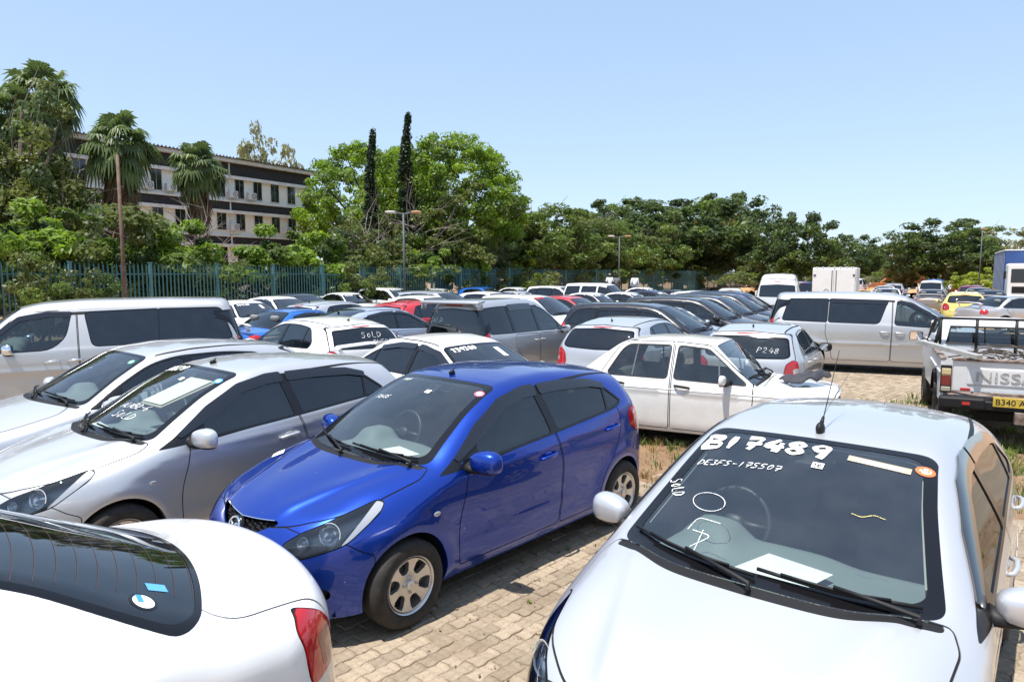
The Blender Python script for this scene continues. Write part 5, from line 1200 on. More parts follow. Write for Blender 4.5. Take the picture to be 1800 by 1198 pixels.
# far field: red building earth and grass behind the lot
earth_patch("earth_heap", [(24, 62), (60, 62), (66, 90), (26, 92)], .5, .12, 1.2, ground_mat("orange_earth", (.42, .235, .115), (.50, .30, .16), (.30, .16, .08), .3, 2, bump=.8, bs=3), 6)
earth_patch("earth_bank", [(3, 44.5), (19, 46.5), (20, 53), (4, 53)], .40, .05, .5, MATS.get("x", M_SOIL), 8)
vv = []
lawn = MB(); lawn.add([(26, 46, .012), (33, 46, .012), (38, 60, .012), (30, 60, .012)], [(0, 1, 2, 3)])
lawn.build("grass_verge", ground_mat("verge_grass", (.10, .16, .04), (.17, .20, .06), (.22, .19, .09), .6, 5, bump=.6), None, kind="structure")

# ---------------------------------------------------------------- palisade fence
M_TEAL = mat("teal_steel", (.07, .185, .185), .55, .1, noise=(3, .5, (.11, .23, .22)))
FD = Vector((.0635, .1016, 0)); FL = 24.0; FSP = FD.length * FL; FDn = FD.normalized(); F0 = Vector((-.644 * FL, FL, 0)); FH = 2.68
fence = empty("palisade_fence", F0, math.atan2(FD.y, FD.x), label="long teal steel palisade fence along the back of the lot", category="fence")
pale = MB()
_pz = FH - .04
pale.add([(-.030, -.012, .08), (0, .012, .08), (.030, -.012, .08), (-.030, -.012, _pz - .10), (0, .012, _pz - .06), (.030, -.012, _pz - .10), (-.012, -.004, _pz), (0, .006, _pz + .04), (.012, -.004, _pz)],
         [(0, 1, 4, 3), (1, 2, 5, 4), (3, 4, 7, 6), (4, 5, 8, 7)])
pale_me = pale.mesh("pale", M_TEAL)
post_me = MB().box((0, 0, FH / 2), (.10, .10, FH)).box((0, 0, FH + .015), (.14, .14, .03)).mesh("post", M_TEAL)
rail_me = MB().box((FSP / 2, .045, 0), (FSP, .05, .05)).mesh("rail", M_TEAL)
PIT = FSP / 18
npale = 0; far_p = MB()
for k in range(-3, 34):
    x = k * FSP
    o = obj("post", post_me, fence); o.location = (x, 0, 0)
    gate = (k == 4)
    if not gate:
        for zr in (.45, FH - .42): q = obj("rail", rail_me, fence); q.location = (x, 0, zr)
        for j in range(1, 18):
            xx = x + j * PIT
            if npale < 280 and k >= -1: p = obj("pale", pale_me, fence); p.location = (xx, 0, 0); npale += 1
            else:
                V = np.array(pale.V[0]) + [xx, 0, 0]; far_p.add(V, pale.F)
far_p.build("pales", M_TEAL, fence, kind="stuff")
gt = empty("fence_gate", F0 + FDn * (4 * FSP), math.atan2(FD.y, FD.x), label="teal steel gate with a lower top rail set in the fence", category="gate")
gx = FSP
for zr in (.20, 1.2, FH - .45): MB().box((gx / 2, 0, zr), (gx - .14, .06, .07)).build("rail", M_TEAL, gt)
for xx in (.10, gx - .24, gx - .10): MB().box((xx, 0, (FH + .1) / 2), (.09, .09, FH + (.1 if xx > .2 else -.3))).build("gate_post", M_TEAL, gt)
gb = MB().box((0, 0, (FH - .4) / 2 + .1), (.03, .03, FH - .6)).mesh("bar", M_TEAL)
for j in range(1, 17): q = obj("bar", gb, gt); q.location = (gx * j / 17.5 + .03, 0, 0)

# ---------------------------------------------------------------- office block
M_WALL = mat("cream_wall", (.88, .85, .76), .9, noise=(1.2, .4, (.78, .74, .65)), bump=(25, .2))
M_BAND = mat("dark_brick", (.028, .026, .026), .85, noise=(3, .6, (.05, .043, .04)))
M_LEDGE = mat("white_concrete", (.82, .80, .76), .85, noise=(2, .5, (.5, .47, .42)))
M_TILE = mat("roof_tile", (.075, .045, .035), .85, noise=(4, .6, (.13, .08, .06)))
M_WIN = mat("window_glass", (.015, .018, .022), .06, 0, coat=.6)
M_FRAME = mat("window_frame", (.62, .60, .56), .6)
M_AC = mat("air_conditioner", (.70, .70, .68), .5)
BD = Vector((-.53, -.848, 0)).normalized(); B0 = Vector((-18.6, 64, 0)); BL = 46.0
bld = empty("office_block", B0, math.atan2(BD.y, BD.x), label="three storey cream office block with dark brick bands and tiled roof", category="building")
# local x runs left along the front; the front faces local +y (towards the lot)
def bx(name, x0, x1, y0, y1, z0, z1, m, parent=bld): return MB().box(((x0 + x1) / 2, (y0 + y1) / 2, (z0 + z1) / 2), (x1 - x0, y1 - y0, z1 - z0)).build(name, m, parent)
bx("wall", 0, BL, -11, -.02, 0, 11.2, M_WALL)
LV = [(10.25, 11.25), (7.45, 8.10), (4.72, 5.28), (1.95, 2.45)]
for (z0, z1) in LV: bx("brick_band", -.02, BL, -.3, .06, z0, z1, M_BAND)
for (z0, z1) in LV:
    bx("ledge", -.08, BL, -.3, .30, z0 - .27, z0 - .02, M_LEDGE)
    if z1 < 11: bx("sill_ledge", -.06, BL, -.3, .20, z1 + .015, z1 + .14, M_LEDGE)
bx("fascia", -.3, BL, -11.3, .55, 11.27, 11.55, M_LEDGE)
rf = MB(); rf.add([(-.5, .8, 11.57), (BL, .8, 11.57), (BL, -5.6, 12.4), (3.5, -5.6, 12.4), (-.5, -11.6, 11.57), (BL, -11.6, 11.57)], [(0, 1, 2, 3), (0, 3, 4), (3, 2, 5, 4)]); rf = rf.build("roof", M_TILE, bld)
cour = MB()
for k in range(int(BL / .3)): cour.lathe([(-.02, .07), (.02, .075), (.03, .02)], 8, 'y', c=(-.4 + k * .3, .80, 11.60))
cour.build("ridge_tiles", M_TILE, bld, kind="stuff")
wf_me = MB().box((0, 0, 0), (.92, .05, 1.62)).mesh("window", M_FRAME)
pn_me = MB().box((0, 0, 0), (.39, .02, 1.50)).mesh("pane", M_WIN)
rr_ = np.random.default_rng(5)
def ac_unit(x, z):
    o = empty("air_conditioner", (x, .32, z)); o.parent = bld
    MB().rbox((0, 0, 0), (.78, .30, .55), .02).build("casing", M_AC, o)
    MB().lathe([(.155, .21), (.165, .20), (.165, .17), (.15, .16)], 20, 'y', c=(-.12, 0, 0)).build("fan_ring", mat("dark_grille", (.05, .05, .05), .6), o)
    b = MB()
    for k in range(6): a = k * math.pi / 3; b.box((-.12, .155, 0), (.36, .01, .012), Matrix.Rotation(a, 3, 'Y'))
    b.build("fan_guard", MATS["dark_grille"], o)
for (zc) in (9.24, 6.6, 3.7):
    for k in range(25):
        x = .45 + k * 1.78
        if x > BL - 1: break
        w = obj("window", wf_me, bld); w.location = (x, .0, zc)
        for s in (-.21, .21): p = obj("pane", pn_me, w); p.location = (s, .025, 0)
        s_ = MB()
        if rr_.random() < .38: ac_unit(x + .85, zc - .52)
for x in (8.55, 17.4, 26.3): MB().tube([(x, .10, 1), (x, .10, 11.2)], .06, 8).build("drainpipe", M_LEDGE, bld)

# ---------------------------------------------------------------- lamp posts and pole
M_GALV = mat("galvanised_steel", (.075, .085, .10), .6, .2)
M_RUSTL = mat("weathered_lamp", (.36, .20, .10), .7)
def lamp_post(px, top_y, Y, heads, label):
    p = at_y(px, top_y, Y); o = empty("lamp_post", (p.x, p.y, 0), label=label, category="lamp post", group="lamp posts of the lot")
    MB().tube([(0, 0, 0), (0, 0, p.z)], [.055, .045], 10).build("pole", M_GALV, o, smooth=True)
    for s in heads:
        MB().tube([(0, 0, p.z), (s * .35, 0, p.z + .06)], .03, 6).build("arm", M_GALV, o)
        MB().ell((s * .60, 0, p.z + .08), (.26, .12, .07), 14, 8, .8).build("lamp_head", M_RUSTL if s > 0 else mat("grey_lamp", (.45, .42, .38), .6), o, smooth=True)
lamp_post(709, 376, 32, (-1, 1), "tall lamp post with two heads in front of the cypress")
lamp_post(1089, 417, 50, (-1, 1), "slim lamp post with two heads beside the three people")
lamp_post(1727, 404, 62, (.35,), "lamp post with a single orange head near the blue lorry")
p = at_y(206, 272, 22.5)
pole = obj("timber_pole", MB().tube([(0, 0, 0), (0, 0, p.z)], [.065, .048], 10).mesh("timber_pole", mat("brown_timber", (.10, .055, .035), .8, noise=(5, .6, (.2, .13, .09))), True), None, label="bare brown timber pole standing in front of the fan palm", category="pole"); pole.location = (p.x, p.y, 0)
st = MB()
for k in range(5): st.tube([(-.14, 0, 2.5 + k * .62), (.14, 0, 2.6 + k * .62)], .012, 5)
st.build("step_irons", M_GALV, pole)
# ---------------------------------------------------------------- trees
M_BARK = mat("bark", (.10, .075, .055), .95, noise=(6, .7, (.18, .14, .11)), bump=(20, .6))
M_BARKG = mat("grey_bark", (.17, .14, .12), .95, noise=(6, .7, (.27, .23, .2)), bump=(20, .6))
LM = dict(bright=leaf_mat("bright_leaves", (.15, .25, .035), .5, .6, .5), mid=leaf_mat("mid_leaves", (.10, .165, .04), .42, .8, .6),
          dark=leaf_mat("dark_leaves", (.062, .105, .038), .36, .8, .5), olive=leaf_mat("olive_leaves", (.115, .145, .042), .4, .4, .7), grey=leaf_mat("grey_leaves", (.20, .22, .11), .35, .5, .5),
          brown=leaf_mat("brownish_leaves", (.15, .14, .045), .35, .5, .5), fresh=leaf_mat("fresh_leaves", (.155, .255, .045), .5, .6, 1.2), cyp=leaf_mat("cypress_leaves", (.026, .050, .022), .2, .7, 1.0), yel=leaf_mat("yellow_green_leaves", (.22, .30, .045), .45, .6, 1.0))
def leaves(C, rad, n, size, rn, flat=.6, long=1.6, up=.5):
    """n leaf quads scattered round the centres C with spread rad"""
    k = rn.integers(0, len(C), n); d = rn.normal(0, 1, (n, 3)); d /= np.linalg.norm(d, axis=1, keepdims=True)
    p = C[k] + d * (rad[k] * rn.uniform(.35, 1.0, n) ** .6)[:, None] * [1, 1, flat]
    nrm = d * .8 + rn.normal(0, .6, (n, 3)) + [0, 0, up]; nrm /= np.linalg.norm(nrm, axis=1, keepdims=True)
    t = np.cross(nrm, rn.normal(0, 1, (n, 3))); t /= np.linalg.norm(t, axis=1, keepdims=True) + 1e-9; b = np.cross(nrm, t)
    s = (size * rn.uniform(.6, 1.35, n))[:, None]
    V = np.stack([p - t * s * long * .5, p + b * s * .42 - t * s * .05, p + t * s * long * .5, p - b * s * .42 - t * s * .05], 1).reshape(-1, 3)
    return V, np.arange(4 * n).reshape(-1, 4)
def crown_pts(rn, n, rx, ry, rz, fill=.75, lump=.28):
    u = rn.normal(0, 1, (n, 3)); u /= np.linalg.norm(u, axis=1, keepdims=True); ph = rn.uniform(0, 6.28, 6)
    f = 1 + lump * (np.sin(3 * u[:, 0] + ph[0]) * np.sin(4 * u[:, 1] + ph[1]) + .6 * np.sin(6 * u[:, 2] + 5 * u[:, 0] + ph[2]))
    r = f * (1 - fill * rn.uniform(0, 1, n) ** 2.2)
    u[:, 2] = np.where(u[:, 2] < 0, u[:, 2] * .65, u[:, 2])
    return u * r[:, None] * [rx, ry, rz]
def limbs(b, base, tips, r0, rn, mid=.45):
    base = np.array(base, float)
    for t in tips:
        m = base + (t - base) * mid + rn.normal(0, .06, 3) * np.linalg.norm(t - base) + [0, 0, .08 * np.linalg.norm(t - base)]
        b.tube([base, m, t], [r0, r0 * .6, r0 * .15], 6, caps=False)
TREEM = {}
def tree_mesh(kind_, seed):
    """(trunk mesh, crown mesh, height) for a broadleaf tree of unit kind"""
    key = (kind_, seed)
    if key in TREEM: return TREEM[key]
    rn = np.random.default_rng(seed); P = dict(TK[kind_]); H, rx, rz = P['H'], P['rx'], P['rz']; zc = H - rz
    C = crown_pts(rn, P['nc'], rx, rx * P.get('ry', 1), rz, P.get('fill', .7), P.get('lump', .28)) + [0, 0, zc]
    rad = np.full(len(C), P['cr']) * rn.uniform(.6, 1.3, len(C))
    V, Fq = leaves(C, rad, P['n'], P['ls'], rn, .62, P.get('long', 1.7), P.get('up', .6))
    crown = mesh("crown", V, Fq, LM[P['m']])
    if P.get('m2'):
        # clumps of a second tone
        tone = rn.random(len(C)) < P.get('f2', .35); crown.materials.append(LM[P['m2']])
        from_ = np.random.default_rng(seed); _ = crown_pts(from_, P['nc'], rx, rx * P.get('ry', 1), rz, P.get('fill', .7), P.get('lump', .28)); _ = from_.uniform(.6, 1.3, len(C)); kk = from_.integers(0, len(C), P['n'])
        crown.polygons.foreach_set("material_index", tone[kk].astype(np.int32))
    b = MB(); tr = P.get('tr', .035 * H); zt = max(zc - rz * .55, H * .2)
    b.tube([(0, 0, 0), (rn.normal(0, .1), rn.normal(0, .1), zt * .5), (0, 0, zt)], [tr * 1.25, tr, tr * .85], 9, caps=False)
    sel_ = C[rn.choice(len(C), min(P.get('nl', 14), len(C)), replace=False)]; limbs(b, (0, 0, zt - .1), sel_, tr * .55, rn)
    if P.get('bare'):
        up = C[C[:, 2] > zc + rz * .3]; up = up[rn.choice(len(up), min(9, len(up)), replace=False)]
        limbs(b, (0, 0, zc), up * [1.02, 1.02, 1.0] + [0, 0, rz * .35], tr * .22, rn)
    TREEM[key] = (b.mesh("trunk", M_BARK, True), crown, H)
    return TREEM[key]
TK = dict(
    jac=dict(H=12.4, rx=7.2, rz=5.6, nc=620, cr=.72, n=70000, ls=.16, m='bright', m2='mid', f2=.22, fill=.42, lump=.05, nl=22, tr=.32),
    mid=dict(H=8.2, rx=3.6, rz=3.6, nc=190, cr=.66, n=21000, ls=.16, m='mid', m2='olive', fill=.7, lump=.3, bare=True),
    olive=dict(H=7.6, rx=3.3, rz=3.4, nc=150, cr=.62, n=16000, ls=.155, m='olive', m2='dark', fill=.75, lump=.35, bare=True),
    dark=dict(H=10, rx=5.2, rz=4.4, nc=260, cr=.85, n=26000, ls=.22, m='dark', m2='mid', f2=.25, fill=.5, lump=.24),
    brown=dict(H=8.6, rx=4.3, rz=3.9, nc=260, cr=.6, n=22000, ls=.16, m='brown', m2='olive', fill=.5, lump=.2),
    grey=dict(H=8, rx=4.2, rz=3.4, nc=150, cr=.6, n=9000, ls=.2, m='grey', fill=.6, lump=.25),
    bush=dict(H=2.9, rx=1.5, rz=1.35, nc=42, cr=.34, n=8000, ls=.095, m='fresh', m2='mid', f2=.3, fill=.7, lump=.3, tr=.05, nl=9, long=2.2),
    scrub=dict(H=2.2, rx=1.35, rz=1.1, nc=40, cr=.34, n=4200, ls=.085, m='olive', m2='mid', fill=.8, lump=.35, tr=.04, nl=8),
    lowdark=dict(H=3.4, rx=2.2, rz=1.7, nc=60, cr=.5, n=6000, ls=.12, m='dark', m2='mid', fill=.8, lump=.3, tr=.06, nl=8),
    yel=dict(H=3.4, rx=2.0, rz=1.6, nc=50, cr=.42, n=6000, ls=.12, m='yel', fill=.6, lump=.3, tr=.05, nl=8))
def tree(kind_, px, top_y, Y, label, seed=0, wscale=1.0, name="tree", category="tree", group=None, front=False):
    """a tree whose top shows at pixel (px, top_y) when it stands Y metres out"""
    tm, cm, H = tree_mesh(kind_, seed % 2)
    if px < 1290 and not front:      # keep the whole crown behind the fence
        u = (px - 900) / 1200; fk = (u + .644) / (.0635 - u * .1016); fy = FL * (1 + fk * .1016)
        for _ in range(3): Y = max(Y, fy + .5 + TK[kind_]['rx'] * at_y(px, top_y, Y).z / H * wscale * 1.1)
    p = at_y(px, top_y, Y); s = max(p.z, .6) / H
    o = empty(name, (p.x, p.y, 0), random.uniform(0, 6.28), label=label, category=category)
    if group: o['group'] = group
    o.scale = (s * wscale, s * wscale, s)
    obj("trunk", tm, o); obj("crown", cm, o)
    return o
# two jacarandas, the rounded bright mass behind the fence
tree('jac', 778, 243, 51, "broad domed bright green tree right of the tall cypress", 0, .88)
tree('jac', 660, 254, 58, "broad bright green tree between the office block and the cypress", 1, .86)
# olive and mid trees in front of them
G1 = "trees behind the fence"
for k, (kd, px, ty, Y, ws, lab) in enumerate([
    ('olive', 625, 395, 41, .95, "dull olive tree right of the office block behind the gate"),
    ('olive', 770, 345, 43, 1.0, "olive brown tree below the bright dome behind the lamp post"),
    ('mid', 945, 355, 52, 1.15, "leafy mid green tree with bare twigs rising from its top"),
    ('mid', 1050, 372, 60, 1.2, "mid green tree left of the slim lamp post"),
    ('olive', 1010, 385, 50, .8, "thin olive tree with dead reddish foliage behind the fence"),
    ('mid', 1150, 385, 62, 1.1, "mid green tree right of the slim lamp post"),
    ('dark', 1085, 362, 82, 1.3, "dark green tree at the back left of the far tree line"),
    ('dark', 1195, 350, 92, 1.5, "wide dark flat crowned tree behind the brownish tree"),
    ('dark', 1275, 352, 98, 1.0, "dark tree crest rising right of the wide flat crown"),
    ('brown', 1270, 378, 58, 1.0, "rounded brownish green tree with a forked trunk near the white van"),
    ('dark', 1340, 404, 84, .9, "dark green tree between the brownish tree and the big dark tree"),
    ('dark', 1402, 378, 68, .92, "big dark green tree behind the white box truck"),
    ('dark', 1505, 420, 100, 1.1, "lower dark green tree right of the white box truck"),
    ('dark', 1560, 432, 120, 1.2, "small distant dark tree in the dip of the skyline"),
    ('mid', 1605, 422, 100, .9, "mid green tree left of the large round tree"),
    ('brown', 1590, 446, 78, .8, "small grey green bush tree below the skyline dip"),
    ('dark', 1668, 394, 76, 1.35, "large round dark green tree left of the orange lamp head"),
    ('mid', 1722, 405, 82, 1.0, "green tree just behind the orange headed lamp post"),
    ('grey', 1790, 400, 84, 1.2, "pale grey green thorn tree above the blue lorry"),
    ('mid', 895, 372, 60, 1.1, "green tree filling the gap right of the bright dome"),
    ('olive', 850, 420, 44, .8, "olive shrub tree with bare twigs below the bright dome"),
    ('olive', 690, 410, 42, 1.0, "olive tree around the foot of the cypresses"),
    ('dark', 1230, 400, 75, 1.2, "dark tree just left of the brownish tree"),
    ('mid', 1110, 400, 66, 1.1, "green tree behind the slim lamp post")]):
    tree(kd, px, ty, Y, lab, k, ws, group=G1)
# left mass beside the palms
for k, (kd, px, ty, Y, ws, lab) in enumerate([
    ('olive', 22, 165, 33, .72, "tall olive feathery tree at the left edge"),
    ('olive', 45, 262, 36, .58, "olive tree in front of the tallest palm"),
    ('mid', -30, 220, 38, .9, "dark green tree cut by the left edge of the picture"),
    ('lowdark', 110, 405, 33, 1.1, "dark low growth under the tall palms")]):
    tree(kd, px, ty, Y, lab, k + 1, ws, group="trees beside the palms")
tree('grey', 468, 236, 95, "small grey green tree showing above the office block roof", 0, .42)
# bushes along the fence
SHR = {}
for k, (kd, px, ty, Y, ws) in enumerate([('bush', 25, 362, 27, 1.0), ('bush', 95, 378, 29, 1.0), ('scrub', 150, 395, 28, 1.2), ('bush', 250, 380, 30, .9), ('bush', 310, 398, 31, 1.0), ('scrub', 380, 440, 31, 1.3), ('bush', 465, 404, 34, 1.0), ('bush', 545, 402, 36, 1.0),
    ('scrub', 600, 445, 35, 1.2), ('bush', 735, 412, 42, 1.0), ('bush', 820, 432, 45, .9), ('scrub', 655, 440, 39, 1.3), ('scrub', 905, 448, 48, 1.2), ('yel', 925, 440, 47, .6), ('scrub', 1000, 455, 52, 1.1), ('bush', 1155, 440, 62, 1.0), ('scrub', 1060, 455, 60, 1.3), ('scrub', 1215, 462, 64, 1.4), ('scrub', 1330, 465, 72, 1.5),
    ('yel', 1725, 470, 66, 1.2), ('yel', 1690, 478, 70, 1.0), ('scrub', 1570, 468, 90, 1.4), ('scrub', 1460, 470, 92, 2.0), ('lowdark', 200, 440, 27, 1.0), ('lowdark', 60, 470, 26, 1.1), ('lowdark', 330, 455, 29, 1.0), ('lowdark', 520, 470, 33, 1.0), ('lowdark', 700, 468, 40, 1.1), ('lowdark', 860, 470, 46, 1.1)]):
    what = {'bush': "fresh green bushy shrub", 'scrub': "straggly olive shrub", 'yel': "yellow green bush", 'lowdark': "dark low shrub"}[kd]
    where = "at the left edge" if px < 60 else "under the tall palms" if px < 200 else "in front of the office block" if px < 420 else "left of the gate" if px < 572 else "around the gate" if px < 680 else "by the two headed lamp post" if px < 780 else "along the middle of the fence" if px < 1000 else "near the three people" if px < 1200 else "along the far edge of the lot"
    SHR.setdefault((what, where), []).append((px, tree(kd, px, ty, Y, "x", k, ws, name="shrub", category="shrub", group="shrubs behind the fence")))
for (what, where), L in SHR.items():
    L.sort(key=lambda q: q[0]); n = len(L)
    for i, (px, o) in enumerate(L):
        o['label'] = "%s%s behind the fence %s" % ("" if n == 1 else ("left " if i == 0 else "right ") if n == 2 else ("first ", "second ", "third ", "fourth ", "fifth ")[i], what, where) + ("" if n < 3 else ", from left")
for k, (kd, px, ty, Y, ws, lab) in enumerate([('scrub', 78, 468, 22.6, .8, 'straggly shrub growing through the left end of the fence'), ('scrub', 150, 478, 23.2, .7, 'low shrub in front of the fence left of the timber pole'), ('scrub', 648, 474, 34.8, .75, 'low shrub in front of the fence right of the gate'), ('scrub', 930, 480, 48.5, .9, 'small shrub in front of the middle of the fence')]):
    tree(kd, px, ty, Y, lab, k, ws, name='shrub', category='shrub', group='shrubs in front of the fence', front=True)
# bougainvillea seen through the fence
M_PINK = leaf_mat("pink_bracts", (.42, .10, .15), .4, .5, 2)
for k, (px, py, Y) in enumerate([(815, 498, 41), (852, 496, 43), (868, 490, 43), (980, 485, 51), (975, 494, 51), (824, 505, 41)]):
    rn = np.random.default_rng(40 + k); C = rn.normal(0, .35, (14, 3)) + [0, 0, 0]; V, Fq = leaves(C, np.full(14, .25), 170, .09, rn); p = at_y(px, py, Y + 5)
    o = empty("flowering_shrub", (p.x, p.y, 0), label=("leftmost pink flowering shrub behind the fence", "pink flowering shrub behind the middle fence posts", "higher pink flowering shrub right of the middle posts", "pink flowering shrub behind the fence by the white estate car", "low pink blossom under the shrub by the white estate car", "low pink blossom beside the leftmost flowering shrub")[k], category="shrub", group="pink flowering shrubs")
    c = obj("blossom", mesh("blossom", V + [0, 0, p.z], Fq, M_PINK), o)
    b = MB(); limbs(b, (0, 0, 0), [np.array([rn.normal(0, .3), rn.normal(0, .3), p.z]) for _ in range(6)], .03, rn); b.build("stems", M_BARK, o)
# dead grey trees with bare branches
def bare_tree(px, ty, Y, label, seed, spread=1.0, n=26):
    rn = np.random.default_rng(seed); p = at_y(px, ty, Y); H = p.z; o = empty("bare_tree", (p.x, p.y, 0), label=label, category="tree"); b = MB(); b.tube([(0, 0, 0), (.1, 0, H * .3), (0, .05, H * .5)], [.16, .13, .1], 8, caps=False)
    br = MB()
    for k in range(n):
        z0 = H * rn.uniform(.28, .6); a = rn.uniform(0, 6.28); L = H * rn.uniform(.22, .5); d = np.array([math.cos(a) * spread, math.sin(a) * spread, rn.uniform(.2, 1.3)]); d /= np.linalg.norm(d); pts = [np.array([0, 0, z0])]
        for j in range(4): d = d + rn.normal(0, .28, 3); d /= np.linalg.norm(d); pts.append(pts[-1] + d * L / 4)
        br.tube(pts, [.05, .035, .024, .014, .006], 5, caps=False)
        for j in (2, 3):
            e = d + rn.normal(0, .6, 3); br.tube([pts[j], pts[j] + e * L * .16, pts[j] + e * L * .3 + [0, 0, -.05]], [.018, .01, .004], 4, caps=False)
    b.build("trunk", M_BARKG, o, smooth=True); br.build("branches", M_BARKG, o, smooth=True)
bare_tree(850, 385, 48.5, "leafless grey tree right of the two headed lamp post", 2, .9, 24)
bare_tree(640, 320, 41, "leafless grey brown tree in front of the left cypress", 5, 1.0, 26)
bare_tree(345, 318, 36, "leafless tangled tree in front of the office block windows", 8, 1.0, 30)
bare_tree(90, 215, 34, "bare branched tree before the tallest palm", 9, .9, 22)
bare_tree(730, 290, 44, "dead tree with pale twigs right of the tall cypress", 12, .8, 20)
# cypresses
for k, (px, ty, Y, w, lab) in enumerate([(711, 204, 45, .80, "taller dark columnar cypress behind the lamp post"), (649, 233, 45, .56, "shorter thin cypress left of the tall one")]):
    rn = np.random.default_rng(70 + k); p = at_y(px, ty, Y); H = p.z; t = np.sort(rn.uniform(.08, 1, 260)); rr2 = w * np.minimum(1, (1 - t) * 1.5 + .06) * (1 + .12 * np.sin(t * 31) * np.sin(t * 13 + 1)); a = rn.uniform(0, 6.28, 260); q = rn.uniform(.2, 1, 260) ** .5
    lean = .25 * np.maximum(t - .8, 0) / .2
    C = np.stack([rr2 * q * np.cos(a) + lean, rr2 * q * np.sin(a), t * H], 1); V, Fq = leaves(C, np.full(260, .20), 13000, .10, rn, 1.6, 1.9, .9)
    o = empty("cypress_tree", (p.x, p.y, 0), label=lab, category="tree", group="cypresses"); obj("crown", mesh("crown", V, Fq, LM['cyp']), o); MB().tube([(0, 0, 0), (0, 0, H * .9)], [.2, .05], 7).build("trunk", M_BARK, o, smooth=True)
# fan palms
M_PALM = leaf_mat("palm_leaf", (.10, .155, .055), .35, .6, .8); M_PALMD = leaf_mat("dead_palm_leaf", (.17, .115, .065), .2, .5, .8)
def fan_leaf(b, o, d, size, rn, droop, stalk=1.2):
    d = Vector(d).normalized(); side = d.cross(Vector((0, 0, 1))); side = side.normalized() if side.length > .05 else Vector((1, 0, 0)); up = side.cross(d).normalized()
    side = (side + up * rn.normal(0, .35)).normalized(); up = side.cross(d).normalized()
    o = Vector(o); hub = o + d * size * stalk + Vector((0, 0, -droop * size * .15)); w = .018
    b.add([o - side * w, o + side * w, hub + side * w, hub - side * w], [(0, 1, 2, 3)])
    d2 = (d + Vector((0, 0, -droop * .5))).normalized(); n = 15
    for k in range(n):
        t_ = k / (n - 1) - .5; a = t_ * R(230); L = size * (1.0 - .3 * abs(t_) * 2) * rn.uniform(.88, 1.08); h_ = R(8.2)
        pt = lambda aa, rr: hub + (d2 * math.cos(aa) + side * math.sin(aa)) * rr
        m0, m1 = pt(a - h_, L * .62), pt(a + h_, L * .62); mid = pt(a, L * .62) + up * (.05 * size); t = pt(a + rn.normal(0, .05), L) + Vector((0, 0, -(droop * .55 + .12) * L * rn.uniform(.5, 1.1)))
        b.add([hub, m0, mid, m1, t], [(0, 1, 2), (0, 2, 3), (1, 4, 2), (2, 4, 3)])
def palm(px, ty, Y, r, lab, seed, skirt, tr):
    rn = np.random.default_rng(seed); p = at_y(px, ty, Y); H = p.z - r * .95; o = empty("fan_palm", (p.x, p.y, 0), label=lab, category="palm tree", group="fan palms")
    MB().tube([(0, 0, 0), (0, 0, H * .5), (0, 0, H)], [tr * 1.3, tr, tr * .8], 12).build("trunk", M_BARK, o, smooth=True)
    g = MB()
    for k in range(66):
        el = R(80) - R(140) * ((k + .5) / 66) + rn.normal(0, .15); a = k * 2.399 + rn.normal(0, .3); fan_leaf(g, (0, 0, H), (math.cos(a) * math.cos(el), math.sin(a) * math.cos(el), math.sin(el)), r * .40 * rn.uniform(.7, 1.15), rn, .4 + 1.1 * (k / 66))
    g.build("crown", M_PALM, o)
    s = MB()
    for k in range(int(90 * skirt)):
        z = H - rn.uniform(.0, 1) ** 1.2 * skirt * 3.4; a = rn.uniform(0, 6.28); fan_leaf(s, (math.cos(a) * tr * .6, math.sin(a) * tr * .6, z), (math.cos(a) * .42, math.sin(a) * .42, -1), r * .36 * rn.uniform(.8, 1.2), rn, .9, .4)
    s.build("dead_frond_skirt", M_PALMD, o)
palm(72, 92, 42, 2.7, "tallest fan palm at the left of the skyline", 3, .8, .34)
palm(203, 178, 36, 2.35, "fan palm with a thick skirt of dead fronds beside the timber pole", 4, 1.2, .42)
palm(343, 232, 40, 2.1, "shortest fan palm in front of the office block", 6, .8, .3)
palm(25, 135, 40, 2.0, "fan palm at the left edge below the tallest palm", 9, .5, .3)
